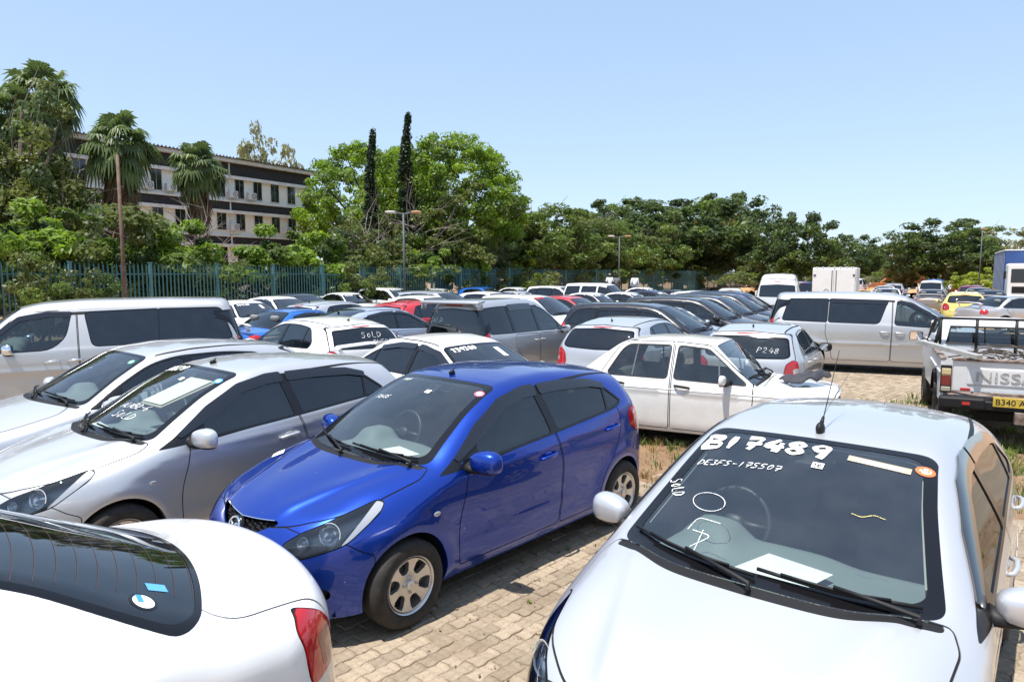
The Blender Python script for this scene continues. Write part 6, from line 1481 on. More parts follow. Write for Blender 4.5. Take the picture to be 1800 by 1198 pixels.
# ---------------------------------------------------------------- writing on glass
GLY = {  # hand lettering, strokes in a unit cell
 'B': [[(0, 0), (.02, 1)], [(0, 1), (.62, .95), (.66, .66), (.08, .54)], [(.08, .52), (.78, .42), (.72, .04), (-.05, 0)], [(-.12, .98), (.2, 1)]], '1': [[(.32, 1), (.3, 0)]], '7': [[(0, .95), (.7, 1), (.3, 0)], [(.1, .48), (.75, .5)]],
 '4': [[(.45, 1), (0, .35), (.8, .4)], [(.6, .75), (.5, 0)]], '8': [[(.35, .52), (.05, .75), (.35, 1), (.65, .75), (.35, .52), (0, .25), (.35, 0), (.7, .25), (.35, .52)]], '9': [[(.65, .6), (.3, .5), (.05, .75), (.35, 1), (.68, .9), (.6, .4), (.5, 0)]],
 'D': [[(0, 0), (.05, 1), (.6, .7), (.55, .25), (0, 0)]], 'E': [[(.6, 1), (0, 1), (0, 0), (.6, 0)], [(0, .52), (.45, .52)]], '3': [[(0, .95), (.55, .95), (.2, .55), (.6, .35), (.4, 0), (0, .1)]], 'F': [[(.6, 1), (0, 1), (0, 0)], [(0, .52), (.45, .52)]], 'S': [[(.6, .9), (.2, 1), (.05, .7), (.55, .4), (.4, .02), (0, .1)]], '-': [[(.1, .5), (.6, .5)]],
 '5': [[(.6, 1), (.1, 1), (.1, .6), (.5, .55), (.5, .1), (0, .05)]], '0': [[(.35, 1), (.05, .6), (.2, .05), (.5, .2), (.6, .7), (.35, 1)]], 'O': [[(.35, .75), (.05, .4), (.25, .0), (.55, .2), (.5, .65), (.3, .75)]], 'L': [[(.1, 1), (.05, .05), (.6, 0)]], 'T': [[(0, 1), (.75, 1)], [(.38, 1), (.36, 0)]], 'A': [[(0, 0), (.35, 1), (.7, 0)], [(.12, .38), (.6, .38)]], 'I': [[(.2, .9), (.2, 0)]], '2': [[(0, .8), (.3, 1), (.6, .75), (.05, .05), (.65, .02)]], 'W': [[(0, 1), (.2, 0), (.4, .7), (.6, 0), (.8, 1)]], 'H': [[(0, 1), (0, 0)], [(.6, 1), (.6, 0)], [(0, .5), (.6, .5)]], 'U': [[(0, 1), (.05, .1), (.35, 0), (.6, .2), (.6, 1)]], 'K': [[(0, 1), (0, 0)], [(.55, 1), (.02, .5), (.6, 0)]], 'R': [[(0, 0), (0, 1), (.55, .85), (.5, .55), (0, .5), (.65, 0)]], 'P': [[(0, 0), (.05, 1), (.6, .8), (.5, .5), (.05, .48)]], 'N': [[(0, 0), (.05, 1), (.55, 0), (.6, 1)]], 'G': [[(.6, .85), (.25, 1), (0, .5), (.25, 0), (.6, .15), (.6, .45), (.35, .45)]], 'M': [[(0, 0), (.1, 1), (.4, .3), (.7, 1), (.8, 0)]], '6': [[(.55, 1), (.1, .5), (.1, .1), (.45, 0), (.6, .3), (.3, .5), (.1, .35)]], 'V': [[(0, 1), (.3, 0), (.6, 1)]], 'J': [[(.5, 1), (.5, .2), (.25, 0), (0, .2)]], ' ': []}
def _dens(p, n=5):
    p = np.array(p, float); out = [p[0]]
    for a, b in zip(p[:-1], p[1:]): out += [a + (b - a) * t for t in np.linspace(0, 1, n + 1)[1:]]
    q = np.array(out)
    for _ in range(2):
        if len(q) > 4: q[1:-1] = .25 * q[:-2] + .5 * q[1:-1] + .25 * q[2:]
    return q
def glass_text(car, sh, txt, origin, eu, ev, size, half, m=M_CHALK, kern=.95, slant=.15, name="handwriting", jit=.02, off=.0012):
    """marker writing on the glass: origin (3D, near the pane), eu along the line, ev upwards"""
    rn = np.random.default_rng(len(txt) * 7 + ord(txt[0])); b = MB(); o = np.array(origin, float); eu = np.array(eu, float); ev = np.array(ev, float)
    u = 0
    for ch in txt:
        for st in GLY.get(ch, []):
            q = _dens(st) + rn.normal(0, jit * .4, (1, 2)); P = o + np.outer((u + q[:, 0] + slant * q[:, 1]) * size, eu) + np.outer(q[:, 1] * size, ev)
            hw = half * (1 + .35 * np.sin(np.linspace(0, 5, len(P)) + rn.uniform(0, 6))); V, Fc = ribbon(sh, P, hw, off); b.add(V, Fc)
        u += kern
    return b.build(name, m, car)
def stroke(car, sh, pts, half, m=M_CHALK, name="handwriting", off=.0012):
    V, Fc = ribbon(sh, _dens(pts3(sh, pts)), half, off); return obj(name, mesh(name, V, Fc, m), car)
def pts3(sh, pts): return [np.array(p) for p in pts]
def sticker(car, sh, p, eu, ev, w, h, m, round_=False, name="sticker", off=.001):
    p = np.array(p, float); eu = np.array(eu, float); ev = np.array(ev, float); th = np.linspace(0, 2 * np.pi, 21)[:-1]
    q = np.stack([np.cos(th) * w / 2, np.sin(th) * h / 2], 1) if round_ else np.array([(-w / 2, -h / 2), (w / 2, -h / 2), (w / 2, h / 2), (-w / 2, h / 2)])
    P = sh.proj(p + np.outer(q[:, 0], eu) + np.outer(q[:, 1], ev), 3); P = P + sh.nrm(P) * off; c = sh.proj(p[None], 3); c = c + sh.nrm(c) * off; n = len(P)
    return obj(name, mesh(name, np.vstack([P, c]), [(i, (i + 1) % n, n) for i in range(n)], m), car)
def ws_frame(sh, sp):
    """windscreen axes: point(x_along, y) on the pane"""
    def pt(xs, y):
        x = xs - float(sh.kx(np.array([xs]))[0]) * y * y
        return sh.topz([x], [abs(y)], .5)[0] * [1, 1 if y >= 0 else -1, 1]
    return pt

# ---------------------------------------------------------------- paints
P_BLUE = paint('deep_blue', (.001, .040, .35), .70, .32, .004); P_SILV = paint('silver', (.57, .575, .59), .54, .38, .10); P_SILV2 = paint('grey_silver', (.48, .485, .50), .58, .38, .12)
P_WHITE = paint('white', (.72, .72, .71), 0, .35, .10); P_OLDW = paint('old_white', (.76, .75, .72), 0, .45, .35); P_BLACK = paint('black', (.010, .011, .016), .2, .3, .08); P_NAVY = paint('navy', (.012, .022, .09), .3, .3, .08)
P_RED = paint('red', (.50, .012, .018), 0, .35, .06); P_SKY = paint('bright_blue', (.01, .13, .52), .25, .3, .06); P_YEL = paint('pale_yellow', (.72, .62, .18), 0, .4, .1); P_BRN = paint('bronze', (.30, .24, .19), .6, .35, .1); P_LILAC = paint('pale_blue_silver', (.52, .57, .67), .58, .36, .08); P_GOLDS = paint('champagne_silver', (.53, .52, .51), .60, .38, .12); P_MAR = paint('maroon', (.22, .01, .04), .3, .3, .1); P_CHAR = paint('charcoal', (.05, .055, .07), .5, .35, .1)

# ---------------------------------------------------------------- the near hatchbacks
def demio_extra(sh, sk, root, lod):
    # roundel on the nose: dark disc, chrome ring and winged V
    p = sh.endx([0], [.69], 1)[0] + np.array([.012, 0, 0]); o = empty('emblem', p); o.parent = root; o.rotation_euler = (0, R(-22), 0)
    MB().lathe([(-.02, .062), (.004, .062), (.006, .05), (.004, .001)], 28, 'x').build('badge_disc', M_TRIM, o, smooth=True)
    rg = MB(); th = np.linspace(0, 2 * np.pi, 33); rg.tube([(.012, .058 * math.cos(a), .047 * math.sin(a)) for a in th], .008, 8, caps=False)
    rg.tube([(.014, -.052, .012), (.016, -.028, .012), (.016, 0, -.020)], [.004, .008, .007], 6); rg.tube([(.014, .052, .012), (.016, .028, .012), (.016, 0, -.020)], [.004, .008, .007], 6)
    rg.build('badge_ring', M_CHR, o, smooth=True)
    # honeycomb bars in the upper grille, chrome edge
    g = MB(); y = np.linspace(-.30, .30, 21); top_ = np.interp(np.abs(y), [0, .15, .31], [.735, .745, .758])
    e = sh.endx(np.abs(y), top_, 1); e[:, 1] = y; g.tube(e + [.002, 0, .004], .004, 5); g.build('grille_trim', M_CHR, root)
    gm = MB()
    for k in range(13):
        yy = -.27 + k * .045
        for j in range(3):
            zz = .665 + j * .026 + (.013 if k % 2 else 0)
            if zz > np.interp(abs(yy), [0, .16, .31], [.735, .74, .75]) or zz < np.interp(abs(yy), [0, .16, .32], [.64, .67, .74]): continue
            q = sh.endx([abs(yy)], [zz], 1)[0]; gm.lathe([(-.012, .017), (0, .014), (-.012, .012)], 6, 'x', c=(q[0] - .02, yy, zz))
    gm.build('grille_mesh', M_BLK, root)
    # side repeater, washer jets, rear number recess
    for sg in (1, -1):
        q = sh.side([1.02], [.70])[0] * [1, sg, 1]; MB().ell((0, 0, 0), (.032, .007, .018), 14, 8).build('side_repeater', M_WLENS, root, smooth=True).location = q
    # sail panels in front of the door glass
    # heater rows on the back window
DEMIO['extra'] = [demio_extra]
D0 = build_car(DEMIO, 0)
blue = place(D0, (-.43, 5.67), R(228.2), P_BLUE, "deep blue hatchback standing on the paving in the middle foreground", group='hatchbacks in the front row')
silL = place(D0, (-2.70, 6.34), R(230.5), P_SILV, "silver hatchback parked beside the blue hatchback with white paper in its windscreen", group='hatchbacks in the front row')
silR = place(D0, (1.68, 3.60), R(231.8), P_SILV, "nearest silver hatchback with B17489 painted on its windscreen", group='hatchbacks in the front row')
SHD = Shape(DEMIO); ptD = ws_frame(SHD, DEMIO)
def ev_at(pt, xs, y): a, b = pt(xs, y), pt(xs - .05, y); d = b - a; return d / np.linalg.norm(d)
EU = (0, 1, 0)
# big brushed number on the right-hand car, thin marker lines below it
glass_text(silR, SHD, "B17489", ptD(.435, -.53), (0, 1, 0), ev_at(ptD, .34, -.3), .115, .0150, M_CHALK, .93, .10, "painted_number")
glass_text(silR, SHD, "DE3FS-175507", ptD(.58, -.50), (0, 1, 0), ev_at(ptD, .5, -.3), .042, .0022, M_CHALK, .85, .25)
glass_text(silR, SHD, "SOLD", ptD(.74, -.60), (.35, .25, -.2), (-.2, .75, .1), .085, .0026, M_CHALK, .95, .05)
th = np.linspace(0.3, 6.5, 30); stroke(silR, SHD, [ptD(.80 + .055 * math.sin(a), -.33 + .085 * math.cos(a)) for a in th], .0016)
stroke(silR, SHD, [ptD(.98, -.36), ptD(.90, -.34), ptD(.905, -.22)], .0018); stroke(silR, SHD, [ptD(.975, -.335), ptD(.98, -.23), ptD(1.06, -.31)], .0018); stroke(silR, SHD, [ptD(.96, -.285), ptD(1.10, -.28)], .0018)
stroke(silR, SHD, [ptD(.70 + .012 * math.sin(23 * y) * math.sin(51 * y), .28 + y) for y in np.linspace(0, .13, 26)], .0016, M_YCHALK)
M_DOT = mat("orange_sticker", (.75, .16, .05), .5); M_BDOT = mat("blue_sticker", (.05, .30, .62), .5); M_GDOT = mat("green_sticker", (.05, .45, .28), .5); M_TAPE = mat("brown_tape", (.42, .36, .26), .5); M_PDOT = mat("pink_sticker", (.62, .14, .20), .5)
def dot(car, sh, pt, xs, y, m, num=None):
    s = sticker(car, sh, pt(xs, y), (0, 1, 0), ev_at(pt, xs, y), .085, .075, m, True, "round_sticker", .0008); s2 = sticker(car, sh, pt(xs, y), (0, 1, 0), ev_at(pt, xs, y), .05, .042, M_PAPER, True, "sticker_centre", .0018); s2.parent = s; s2.matrix_parent_inverse = Matrix()
    if num:
        t = glass_text(car, sh, num, pt(xs, y) - np.array([0, .022, 0]) - ev_at(pt, xs, y) * .012, (0, 1, 0), ev_at(pt, xs, y), .026, .003, m, .8, 0, "sticker_number", off=.0028); t.parent = s
dot(silR, SHD, ptD, .345, .505, M_DOT, "30"); dot(silL, SHD, ptD, .37, .49, M_BDOT); dot(blue, SHD, ptD, .35, .50, M_PDOT)
sticker(silR, SHD, ptD(.345, .32), (0, 1, 0), ev_at(ptD, .35, .3), .27, .045, M_TAPE, False, "brown_tape"); sticker(silR, SHD, ptD(.352, .32), (0, 1, 0), ev_at(ptD, .35, .3), .20, .026, M_PAPER, False, "paper_strip", .0022)
for c_ in (silR, blue, silL):
    sticker(c_, SHD, ptD(.43, .075), (0, 1, 0), ev_at(ptD, .43, .07), .052, .045, M_PAPER, False, "square_sticker")
    q = ptD(.34, .01); m_ = MB(); m_.rbox((q[0] - .02, q[1], q[2] - .035), (.12, .13, .03), .012, rot=Matrix.Rotation(R(27), 3, 'Y')); m_.build('mirror_bracket', M_BLK, c_, smooth=True)
glass_text(silR, SHD, "10", ptD(.445, .055), (0, 1, 0), ev_at(ptD, .44, .07), .026, .003, M_BLK, .75, 0, "sticker_number", off=.0022)
glass_text(silL, SHD, "B7539", ptD(.38, -.55), (0, 1, 0), ev_at(ptD, .34, -.3), .085, .011, M_CHALK, .9, .1, "painted_number")
glass_text(silL, SHD, "ALAB2-6", ptD(.88, -.10), (-.1, 1, .05), ev_at(ptD, .9, .2), .065, .003, M_CHALK, .85, .3); glass_text(silL, SHD, "SOLD", ptD(.98, -.02), (-.05, 1, .05), ev_at(ptD, .95, .2), .085, .003, M_CHALK, .85, .3)
glass_text(blue, SHD, "F2135", ptD(.62, -.42), (0, 1, 0), ev_at(ptD, .6, -.3), .042, .003, M_CHALK, .8, .3); glass_text(blue, SHD, "FAN", ptD(.33, -.40), (0, 1, 0), ev_at(ptD, .4, -.3), .036, .003, M_CHALK, .8, .3)
# sheets of paper behind the glass
def sheet(car, pts, name="paper_sheet", m=M_PAPER):
    V = np.array(pts, float); c = V.mean(0) + [0, 0, .012]; n = len(V); return obj(name, mesh(name, np.vstack([V, c]), [(i, (i + 1) % n, n) for i in range(n)], m), car)
zd = .965
sheet(silR, [(.96, -.14, zd + .0), (.72, -.05, zd + .012), (.77, .24, zd + .008), (1.0, .17, zd)]); sheet(blue, [(.94, .02, zd + .003), (.74, .10, zd + .012), (.78, .38, zd + .008), (.97, .30, zd)])
sheet(silL, [(1.02, -.52, zd - .01), (.90, -.50, zd), (.93, -.22, zd), (1.05, -.25, zd - .01)])
q0, q1, q2, q3 = ptD(.36, .10), ptD(.36, .40), ptD(.74, .30), ptD(.74, .02)
sheet(silL, [q - np.array([.0, 0, .02]) for q in (q0, q1, q2, q3)], "paper_notice"); sheet(silL, [q - np.array([.0, 0, .03]) for q in (ptD(.34, .06), ptD(.34, .44), ptD(.76, .32), ptD(.76, 0))], "tape_border", M_TAPE)
# steel whip aerial with a loose wire on the nearest roof
q = SHD.topz([.10], [0], .6)[0]; w_ = MB(); w_.ell((0, 0, .018), (.042, .022, .034), 14, 8); w_.tube([(-.01, 0, .03), (-.035, .005, .075)], [.014, .007], 8); w_.tube([(-.035, .005, .07), (-.34, .0, .40)], [.0028, .0015], 6); w_.tube([(-.03, 0, .07), (-.22, .03, .19), (-.40, .05, .28)], .0009, 5)
w_ = w_.build('whip_aerial', M_BLK, silR, smooth=True); w_.location = q
card = sheet(blue, [SHD.topz([x], [abs(y)], .5)[0] * [1, -1, 1] + np.array([0, 0, .006]) for x, y in ((1.42, .56), (1.36, .64), (1.28, .61), (1.34, .53))], "card_on_hood")

# ---------------------------------------------------------------- white saloon at the lower left, seen from behind
NEARS = dict(SEDAN); NEARS.update(fine=.036, top=[(2.3, .60), (2.1, .72), (1.8, .81), (1.2, .90), (1.02, .935), (.6, 1.16), (.22, 1.36), (.05, 1.42), (-.3, 1.465), (-.7, 1.46), (-1.0, 1.42), (-1.25, 1.33), (-1.75, 1.10), (-1.88, 1.045), (-2.05, 1.03), (-2.25, 1.005), (-2.4, .93)],
    rws=(-1.0, -1.80, .045), boot=[(-1.80, 0, .01), (-1.62, .60, .1), (-1.74, .70, .1), (-2.26, .66, .05), (-2.5, .60), (-2.5, 0, .01)], boot_z=.70, belt=[(2.2, .84), (1, .88), (-1.6, 1.0), (-2.3, 1.01)], plan=[(2.22, .78), (1.7, .835), (1.34, .85), (0, .86), (-1.34, .86), (-1.7, .845), (-2.32, .79)], kab=[(-2.2, .16), (-1.6, .13), (0, .11), (.7, .085), (1.2, .13), (2.2, .16)], bowr=(.16, .22),
    rear=[(.15, -2.15), (.3, -2.28), (.5, -2.32), (.7, -2.31), (.85, -2.30), (1.0, -2.27), (1.1, -2.2)], kx=[(-2.0, -.40), (-1.4, -.36), (-.5, 0), (.2, .16), (1.0, .36), (2.2, .22)], frit=.03,
    taillamp=(R(135), [(-2.20, .55, .06), (-2.02, .52, .05), (-1.92, .68, .1), (-1.90, .90, .03), (-1.97, .96, .02), (-2.10, .88, .08), (-2.18, .72, .08)]), taillamp_sub=[('tail_white', [(-2.14, .60), (-1.97, .57), (-1.93, .66), (-2.12, .69)]), ('tail_dark', [(-2.15, .70), (-2.0, .70), (-1.98, .84), (-2.10, .84)])], crown=[(-2.2, .09), (-1.5, .10), (0, .075), (1.0, .07), (2.2, .11)], rwmat=glass("rear_privacy", (.035, .04, .045)), dlo=[(.82, .895, .02), (.50, 1.10, .3), (.20, 1.27, .2), (-.1, 1.34, .2), (-.5, 1.345, .3), (-.85, 1.29, .2), (-1.08, 1.05, .05), (-1.02, .96, .03), (0, .92, .3)], pillars=[(.52, 1.1, .52, .9, .02), (-.24, 1.3, -.27, .93, .04)], panemats=[M_SIDE, M_TINT], visor=None, seat_rows=[(-.05, 2)])
N0 = build_car(NEARS, 0)
nearw = place(N0, (-2.71, 1.59), R(228), P_WHITE, "white saloon at the lower left corner with a round sticker on its rear window", group='cars in the nearest row')
SHN = Shape(NEARS); ptN = ws_frame(SHN, NEARS); 
e2 = ptN(-1.80, .30) - ptN(-1.5, .30); e2 /= np.linalg.norm(e2)
sticker(nearw, SHN, ptN(-1.60, .60), (0, 1, 0), -e2, .105, .10, M_CERAM, True, "sticker_rim", -.0018); sticker(nearw, SHN, ptN(-1.60, .60), (0, 1, 0), -e2, .082, .078, M_PAPER, True, "round_sticker", -.0008); sticker(nearw, SHN, ptN(-1.585, .585), (0, 1, 0), -e2, .045, .022, M_BDOT, False, "sticker_print", .0004)
sticker(nearw, SHN, ptN(-1.64, .50), (0, 1, 0), -e2, .05, .075, mat("pale_blue_label", (.10, .36, .66), .5), False, "blue_label", -.0012)
ht = MB(); 
for k in range(11):
    xs = -1.12 - k * .065; V, Fc = ribbon(SHN, [ptN(xs, y) for y in np.linspace(-.55, .55, 23)], .0008, -.0015); ht.add(V, Fc)
ht.build("heater_lines", mat("heater_line", (.10, .045, .035), .5), nearw)

# ---------------------------------------------------------------- the other cars, near to far
T_GOLF = build_car(GOLF, 1); T_POLO = build_car(POLO, 1); T_G1 = build_car(GOLF1, 1); T_VAN = build_car(MINIVAN, 1); T_ELG = build_car(ELGRAND, 1); T_BOX = build_car(BOXVAN, 1); T_WISH = build_car(WISH, 1); T_SED = build_car(SEDAN, 1); T_PRI = build_car(PRIUS, 1); T_SUV = build_car(SUV, 2); T_HI = build_car(HIACE, 2)
SH = {k: Shape(v) for k, v in dict(GOLF=GOLF, POLO=POLO, GOLF1=GOLF1, BOX=BOXVAN, WISH=WISH, SED=SEDAN).items()}
place(T_ELG, (-6.83, 11.38), R(207), P_GOLDS, "champagne silver people carrier with black side glass at the left edge", category='minivan')
w5 = place(T_GOLF, (-4.27, 7.75), R(230.8), P_SILV, "silver hatchback cut by the left edge in front of the champagne people carrier")
pt5 = ws_frame(SH['GOLF'], GOLF); dot(w5, SH['GOLF'], pt5, .30, .46, M_GDOT)
sed = place(T_SED, (-.42, 9.71), R(318), P_WHITE, "white saloon with T39380 on its windscreen behind the blue hatchback")
ptS = ws_frame(SH['SED'], SEDAN); glass_text(sed, SH['SED'], "T39380", ptS(.36, -.48), (0, 1, 0), ev_at(ptS, .34, -.3), .085, .011, M_CHALK, .85, .1, "painted_number"); sticker(sed, SH['SED'], ptS(.45, .30), (0, 1, 0), ev_at(ptS, .4, .3), .10, .24, M_PAPER, False, "paper_notice")
sw = MB()
for sg in (1, -1): sw.tube([(-2.12, .52 * sg, .98), (-2.20, .56 * sg, 1.12)], [.05, .045], 8, flat=.4)
sw.tube([(-2.16, -.66, 1.10), (-2.20, -.56, 1.14), (-2.22, 0, 1.16), (-2.20, .56, 1.14), (-2.16, .66, 1.10)], [.05, .075, .08, .075, .05], 10, flat=.25); sw.build("boot_spoiler", P_WHITE, sed, smooth=True)
hat = place(T_GOLF, (-3.79, 13.09), R(136), P_WHITE, "white hatchback with Sold scrawled on its dark rear window")
def rear_text(car, sh, txt, y, z, size, half, kern=.9, slant=.2):
    p = sh.endx([abs(y)], [z], -1)[0]; p[1] = y; p2 = sh.endx([abs(y)], [z + .05], -1)[0]; p2[1] = y; ev = (p2 - p) / np.linalg.norm(p2 - p); return glass_text(car, sh, txt, p, (0, -1, 0), ev, size, half, M_CHALK, kern, slant)
rear_text(hat, SH['GOLF'], "SOLD", .10, 1.17, .12, .0032); rear_text(hat, SH['GOLF'], "GUERE", -.08, 1.05, .10, .003)
place(T_SED, (-5.04, 17.31), R(56.8), P_SKY, "bright blue saloon seen from behind next to the white Sold hatchback")
place(T_PRI, (-3.45, 16.84), R(50), P_LILAC, "pale blue silver fastback in front of the red hatchback")
place(T_GOLF, (-3.04, 21.5), R(55), P_RED, "bright red hatchback seen from behind in the middle rows")
place(T_POLO, (-.88, 19.34), R(48), P_WHITE, "white hatchback half hidden left of the tall silver minivan")
ody = place(T_BOX, (.19, 15.34), R(58.6), P_SILV2, "tall grey silver minivan with roof spoiler and scrawl on its rear window", category='minivan', scale=(.92, 1, 1))
rear_text(ody, SH['BOX'], "SOLD", .55, 1.33, .09, .004); rear_text(ody, SH['BOX'], "JUN", .55, 1.50, .07, .003)
vs = MB(); vs.rbox((-2.32, 0, 1.735), (.28, 1.38, .05), .02, rot=Matrix.Rotation(R(-8), 3, 'Y'))
for sg in (1, -1): vs.rbox((-2.34, sg * .67, 1.66), (.16, .035, .15), .015)
vs.build("roof_spoiler", P_SILV2, ody, smooth=True)
g5 = place(T_GOLF, (2.47, 13.19), R(57.8), P_SILV, "silver hatchback with dark rear window behind the old white car")
g1 = place(T_G1, (2.66, 9.29), R(332), P_OLDW, "old boxy white hatchback with see-through windows")
po = place(T_POLO, (4.39, 11.76), R(60.5), P_SILV, "silver hatchback with sun glinting in its rear window")
rear_text(po, SH['POLO'], "P248", -.15, 1.10, .09, .0025)
place(T_VAN, (8.46, 16.20), R(337.6), P_GOLDS, "long champagne people carrier with sloping nose on the right", category='minivan')
ROW = "dark people carriers in the middle row"
place(T_WISH, (3.26, 16.13), R(329.5), P_BLACK, "nearest black people carrier behind the silver hatchback", group=ROW)
wk = place(T_SED, (4.35, 18.1), R(322), P_SILV2, "grey silver car with white and yellow writing on its windscreen"); glass_text(wk, SH['SED'], "145371", ptS(.36, -.45), (0, 1, 0), ev_at(ptS, .34, -.3), .10, .012, M_CHALK, .8, .1, "painted_number"); glass_text(wk, SH['SED'], "4YJ", ptS(.62, -.25), (0, 1, 0), ev_at(ptS, .6, -.3), .11, .007, M_YCHALK, .9, .2); glass_text(wk, SH['SED'], "CUR", ptS(.85, -.15), (0, 1, 0), ev_at(ptS, .8, -.3), .10, .006, M_YCHALK, .9, .2)
place(T_WISH, (5.55, 20.71), R(331), P_BLACK, "second black people carrier with its mirror towards the viewer", group=ROW)
place(T_WISH, (6.75, 22.8), R(328), P_CHAR, "charcoal people carrier right behind the second black one", group=ROW)
place(T_WISH, (7.95, 25.0), R(328), P_BLACK, "third black people carrier further back in the row", group=ROW)
place(T_WISH, (9.2, 27.6), R(327), P_NAVY, "dark navy people carrier left of the white high van", group=ROW)
place(T_GOLF, (8.9, 31.6), R(327), P_WHITE, "white hatchback whose windscreen shows left of the long champagne carrier")
place(T_HI, (10.37, 27.05 + 6), R(72), P_WHITE, "white high roofed van seen from behind", category='van') if False else place(T_HI, (11.6, 30.2), R(66), P_WHITE, "white high roofed van seen from behind", category='van')
FAR = "cars in the far rows"
def far(t, px, py, z, yaw, pnt, label, Y=None, cat='car'):
    p = at_y(px, py, Y) if Y else at_z(px, py, z); return place(t, (p.x, p.y), R(yaw), pnt, label, group=FAR, category=cat)
far(T_PRI, 485, 520.5, 1.48, 322, P_WHITE, "white car whose windscreen shows just right of the champagne carrier's tail")
far(T_GOLF, 535, 515, 1.48, 320, P_BLACK, "black hatchback with rain guards in front of the gate")
far(T_SED, 615, 513.5, 1.41, 320, P_WHITE, "white saloon right of the black hatchback")
far(T_GOLF, 622, 527.5, 1.48, 57, P_SILV, "silver hatchback with pale rear window above the bright blue saloon")
far(T_SED, 660, 509.5, 1.41, 322, P_SILV, "silver saloon behind the red hatchback")
fw = far(T_WISH, 715, 505, 1.58, 322, P_WHITE, "white estate car with writing on its windscreen near the fence")
far(T_GOLF, 755, 519, 1.48, 322, P_WHITE, "white hatchback directly behind the red one")
far(T_SED, 775, 506.5, 1.41, 322, P_WHITE, "white saloon partly hidden behind the grey car with rain guards")
far(T_WISH, 812, 509.8, 1.585, 322, P_SILV2, "grey estate car with dark rain guards above the tall silver minivan")
far(T_SED, 842, 505, 1.41, 322, P_WHITE, "white saloon left of the small bright blue hatchback")
far(T_GOLF, 866, 504, 1.48, 322, P_SKY, "small bright blue hatchback near the fence")
far(T_SED, 893, 512.5, 1.41, 324, P_NAVY, "dark blue saloon just below the small bright blue hatchback")
far(T_SED, 915, 504.5, 1.41, 322, P_WHITE, "white saloon right of the small bright blue hatchback")
far(T_SED, 928, 511, 1.41, 322, P_SILV, "silver saloon above the tall silver minivan's front")
fr2 = far(T_WISH, 940, 517.5, 1.58, 322, P_WHITE, "dusty white estate car with red marks on its windscreen")
far(T_WISH, 985, 502.2, 1.58, 322, P_WHITE, "white estate car with rear spoiler near the pink flowers")
far(T_GOLF, 1010, 519.5, 1.48, 324, P_RED, "red hatchback far back, left of the white saloon")
far(T_SED, 1032, 513.5, 1.41, 322, P_WHITE, "white saloon overlapping the far red hatchback")
far(T_SED, 1030, 507.5, 1.41, 322, P_NAVY, "dark blue saloon in front of the white off-road car")
far(T_SUV, 1066, 497, 1.80, 326, P_WHITE, "boxy white off-road car below the three people")
far(T_SED, 1100, 513, 1.41, 324, P_WHITE, "white saloon left of the dark blue one with writing")
fn = far(T_SED, 1150, 510, 1.41, 324, P_NAVY, "dark blue saloon with writing on its windscreen")
far(T_SED, 1195, 508.3, 1.41, 326, P_BLACK, "black saloon at the end of the far row")
far(T_SED, 1140, 504.6, 1.41, 326, P_WHITE, "white saloon behind the dark blue one, near the man in the white shirt")
far(T_POLO, 1285, 505.5, 1.46, 70, P_WHITE, "white hatchback seen from behind left of the white high van")
far(T_SUV, 1413, 497, 1.75, 66, P_NAVY, "dark blue car between the white high van and the white box truck", 46)
# right side
place(T_GOLF, (20.6, 31.2), R(58), P_YEL, "pale yellow hatchback seen from behind")
place(T_SED, (20.16, 27.15), R(5.9), P_GOLDS, "silver saloon at the right edge beside the yellow hatchback")
far(T_SED, 1641, 502, 1.41, 55, P_BRN, "bronze saloon seen from behind with red lamps", 39); far(T_SUV, 1640, 494, 1.75, 55, P_WHITE, "white off-road car in front of the bronze saloon's nose", 51); far(T_SUV, 1645, 489.6, 1.78, 55, P_SKY, "blue off-road car furthest in the line ahead of the bronze saloon", 61)
far(T_SED, 1564, 504.2, 1.41, 55, P_WHITE, "nearer white saloon of the pair left of the bronze one", 42); far(T_SED, 1558, 499.5, 1.41, 55, P_WHITE, "further white saloon of the pair left of the bronze one", 50); far(T_GOLF, 1574, 496, 1.48, 55, P_SILV, "silver hatchback beyond the two white saloons", 58)
far(T_SUV, 1510, 488.5, 1.78, 55, P_SILV, "silver car just right of the white box truck", 75)
far(T_GOLF, 1708, 496.5, 1.48, 55, P_MAR, "maroon hatchback behind the silver and black saloons", 50); far(T_SED, 1722, 500.5, 1.41, 55, P_GOLDS, "pale silver saloon left of the blue lorry", 44); far(T_SED, 1742, 507.5, 1.41, 55, P_BLACK, "black saloon between the yellow hatchback and the lorry", 37)
place(T_SED, (16.6, 30.5), R(335), P_SILV, "silver saloon whose nose shows right of the long champagne carrier")

ptW = ws_frame(SH['WISH'], WISH)
glass_text(fw, SH['WISH'], "T42618", ptW(.46, -.45), (0, 1, 0), ev_at(ptW, .4, -.3), .12, .010, M_CHALK, .85, .1); glass_text(fw, SH['WISH'], "SOLD", ptW(.75, -.30), (0, 1, 0), ev_at(ptW, .7, -.3), .12, .010, M_CHALK, .85, .1)
glass_text(fn, SH['SED'], "SOLD 86", ptS(.40, -.42), (0, 1, 0), ev_at(ptS, .34, -.3), .12, .012, M_CHALK, .85, .1)
glass_text(fr2, SH['WISH'], "SOLD", ptW(.42, -.50), (0, 1, 0), ev_at(ptW, .4, -.3), .13, .016, mat("red_marker", (.6, .03, .03), .7), .85, .1)

for k, (t, px, py, z, pnt, lab) in enumerate([(T_SED, 440, 527, 1.41, P_WHITE, "white saloon just above the champagne carrier's rear roof edge"), 
    (T_SED, 800, 514.5, 1.41, P_SILV, "silver saloon low in the gap above the tall silver minivan's spoiler"), (T_GOLF, 865, 512, 1.48, P_WHITE, "white hatchback beneath the small bright blue one"), ]):
    far(t, px, py, z, 322 + k % 3, pnt, lab)
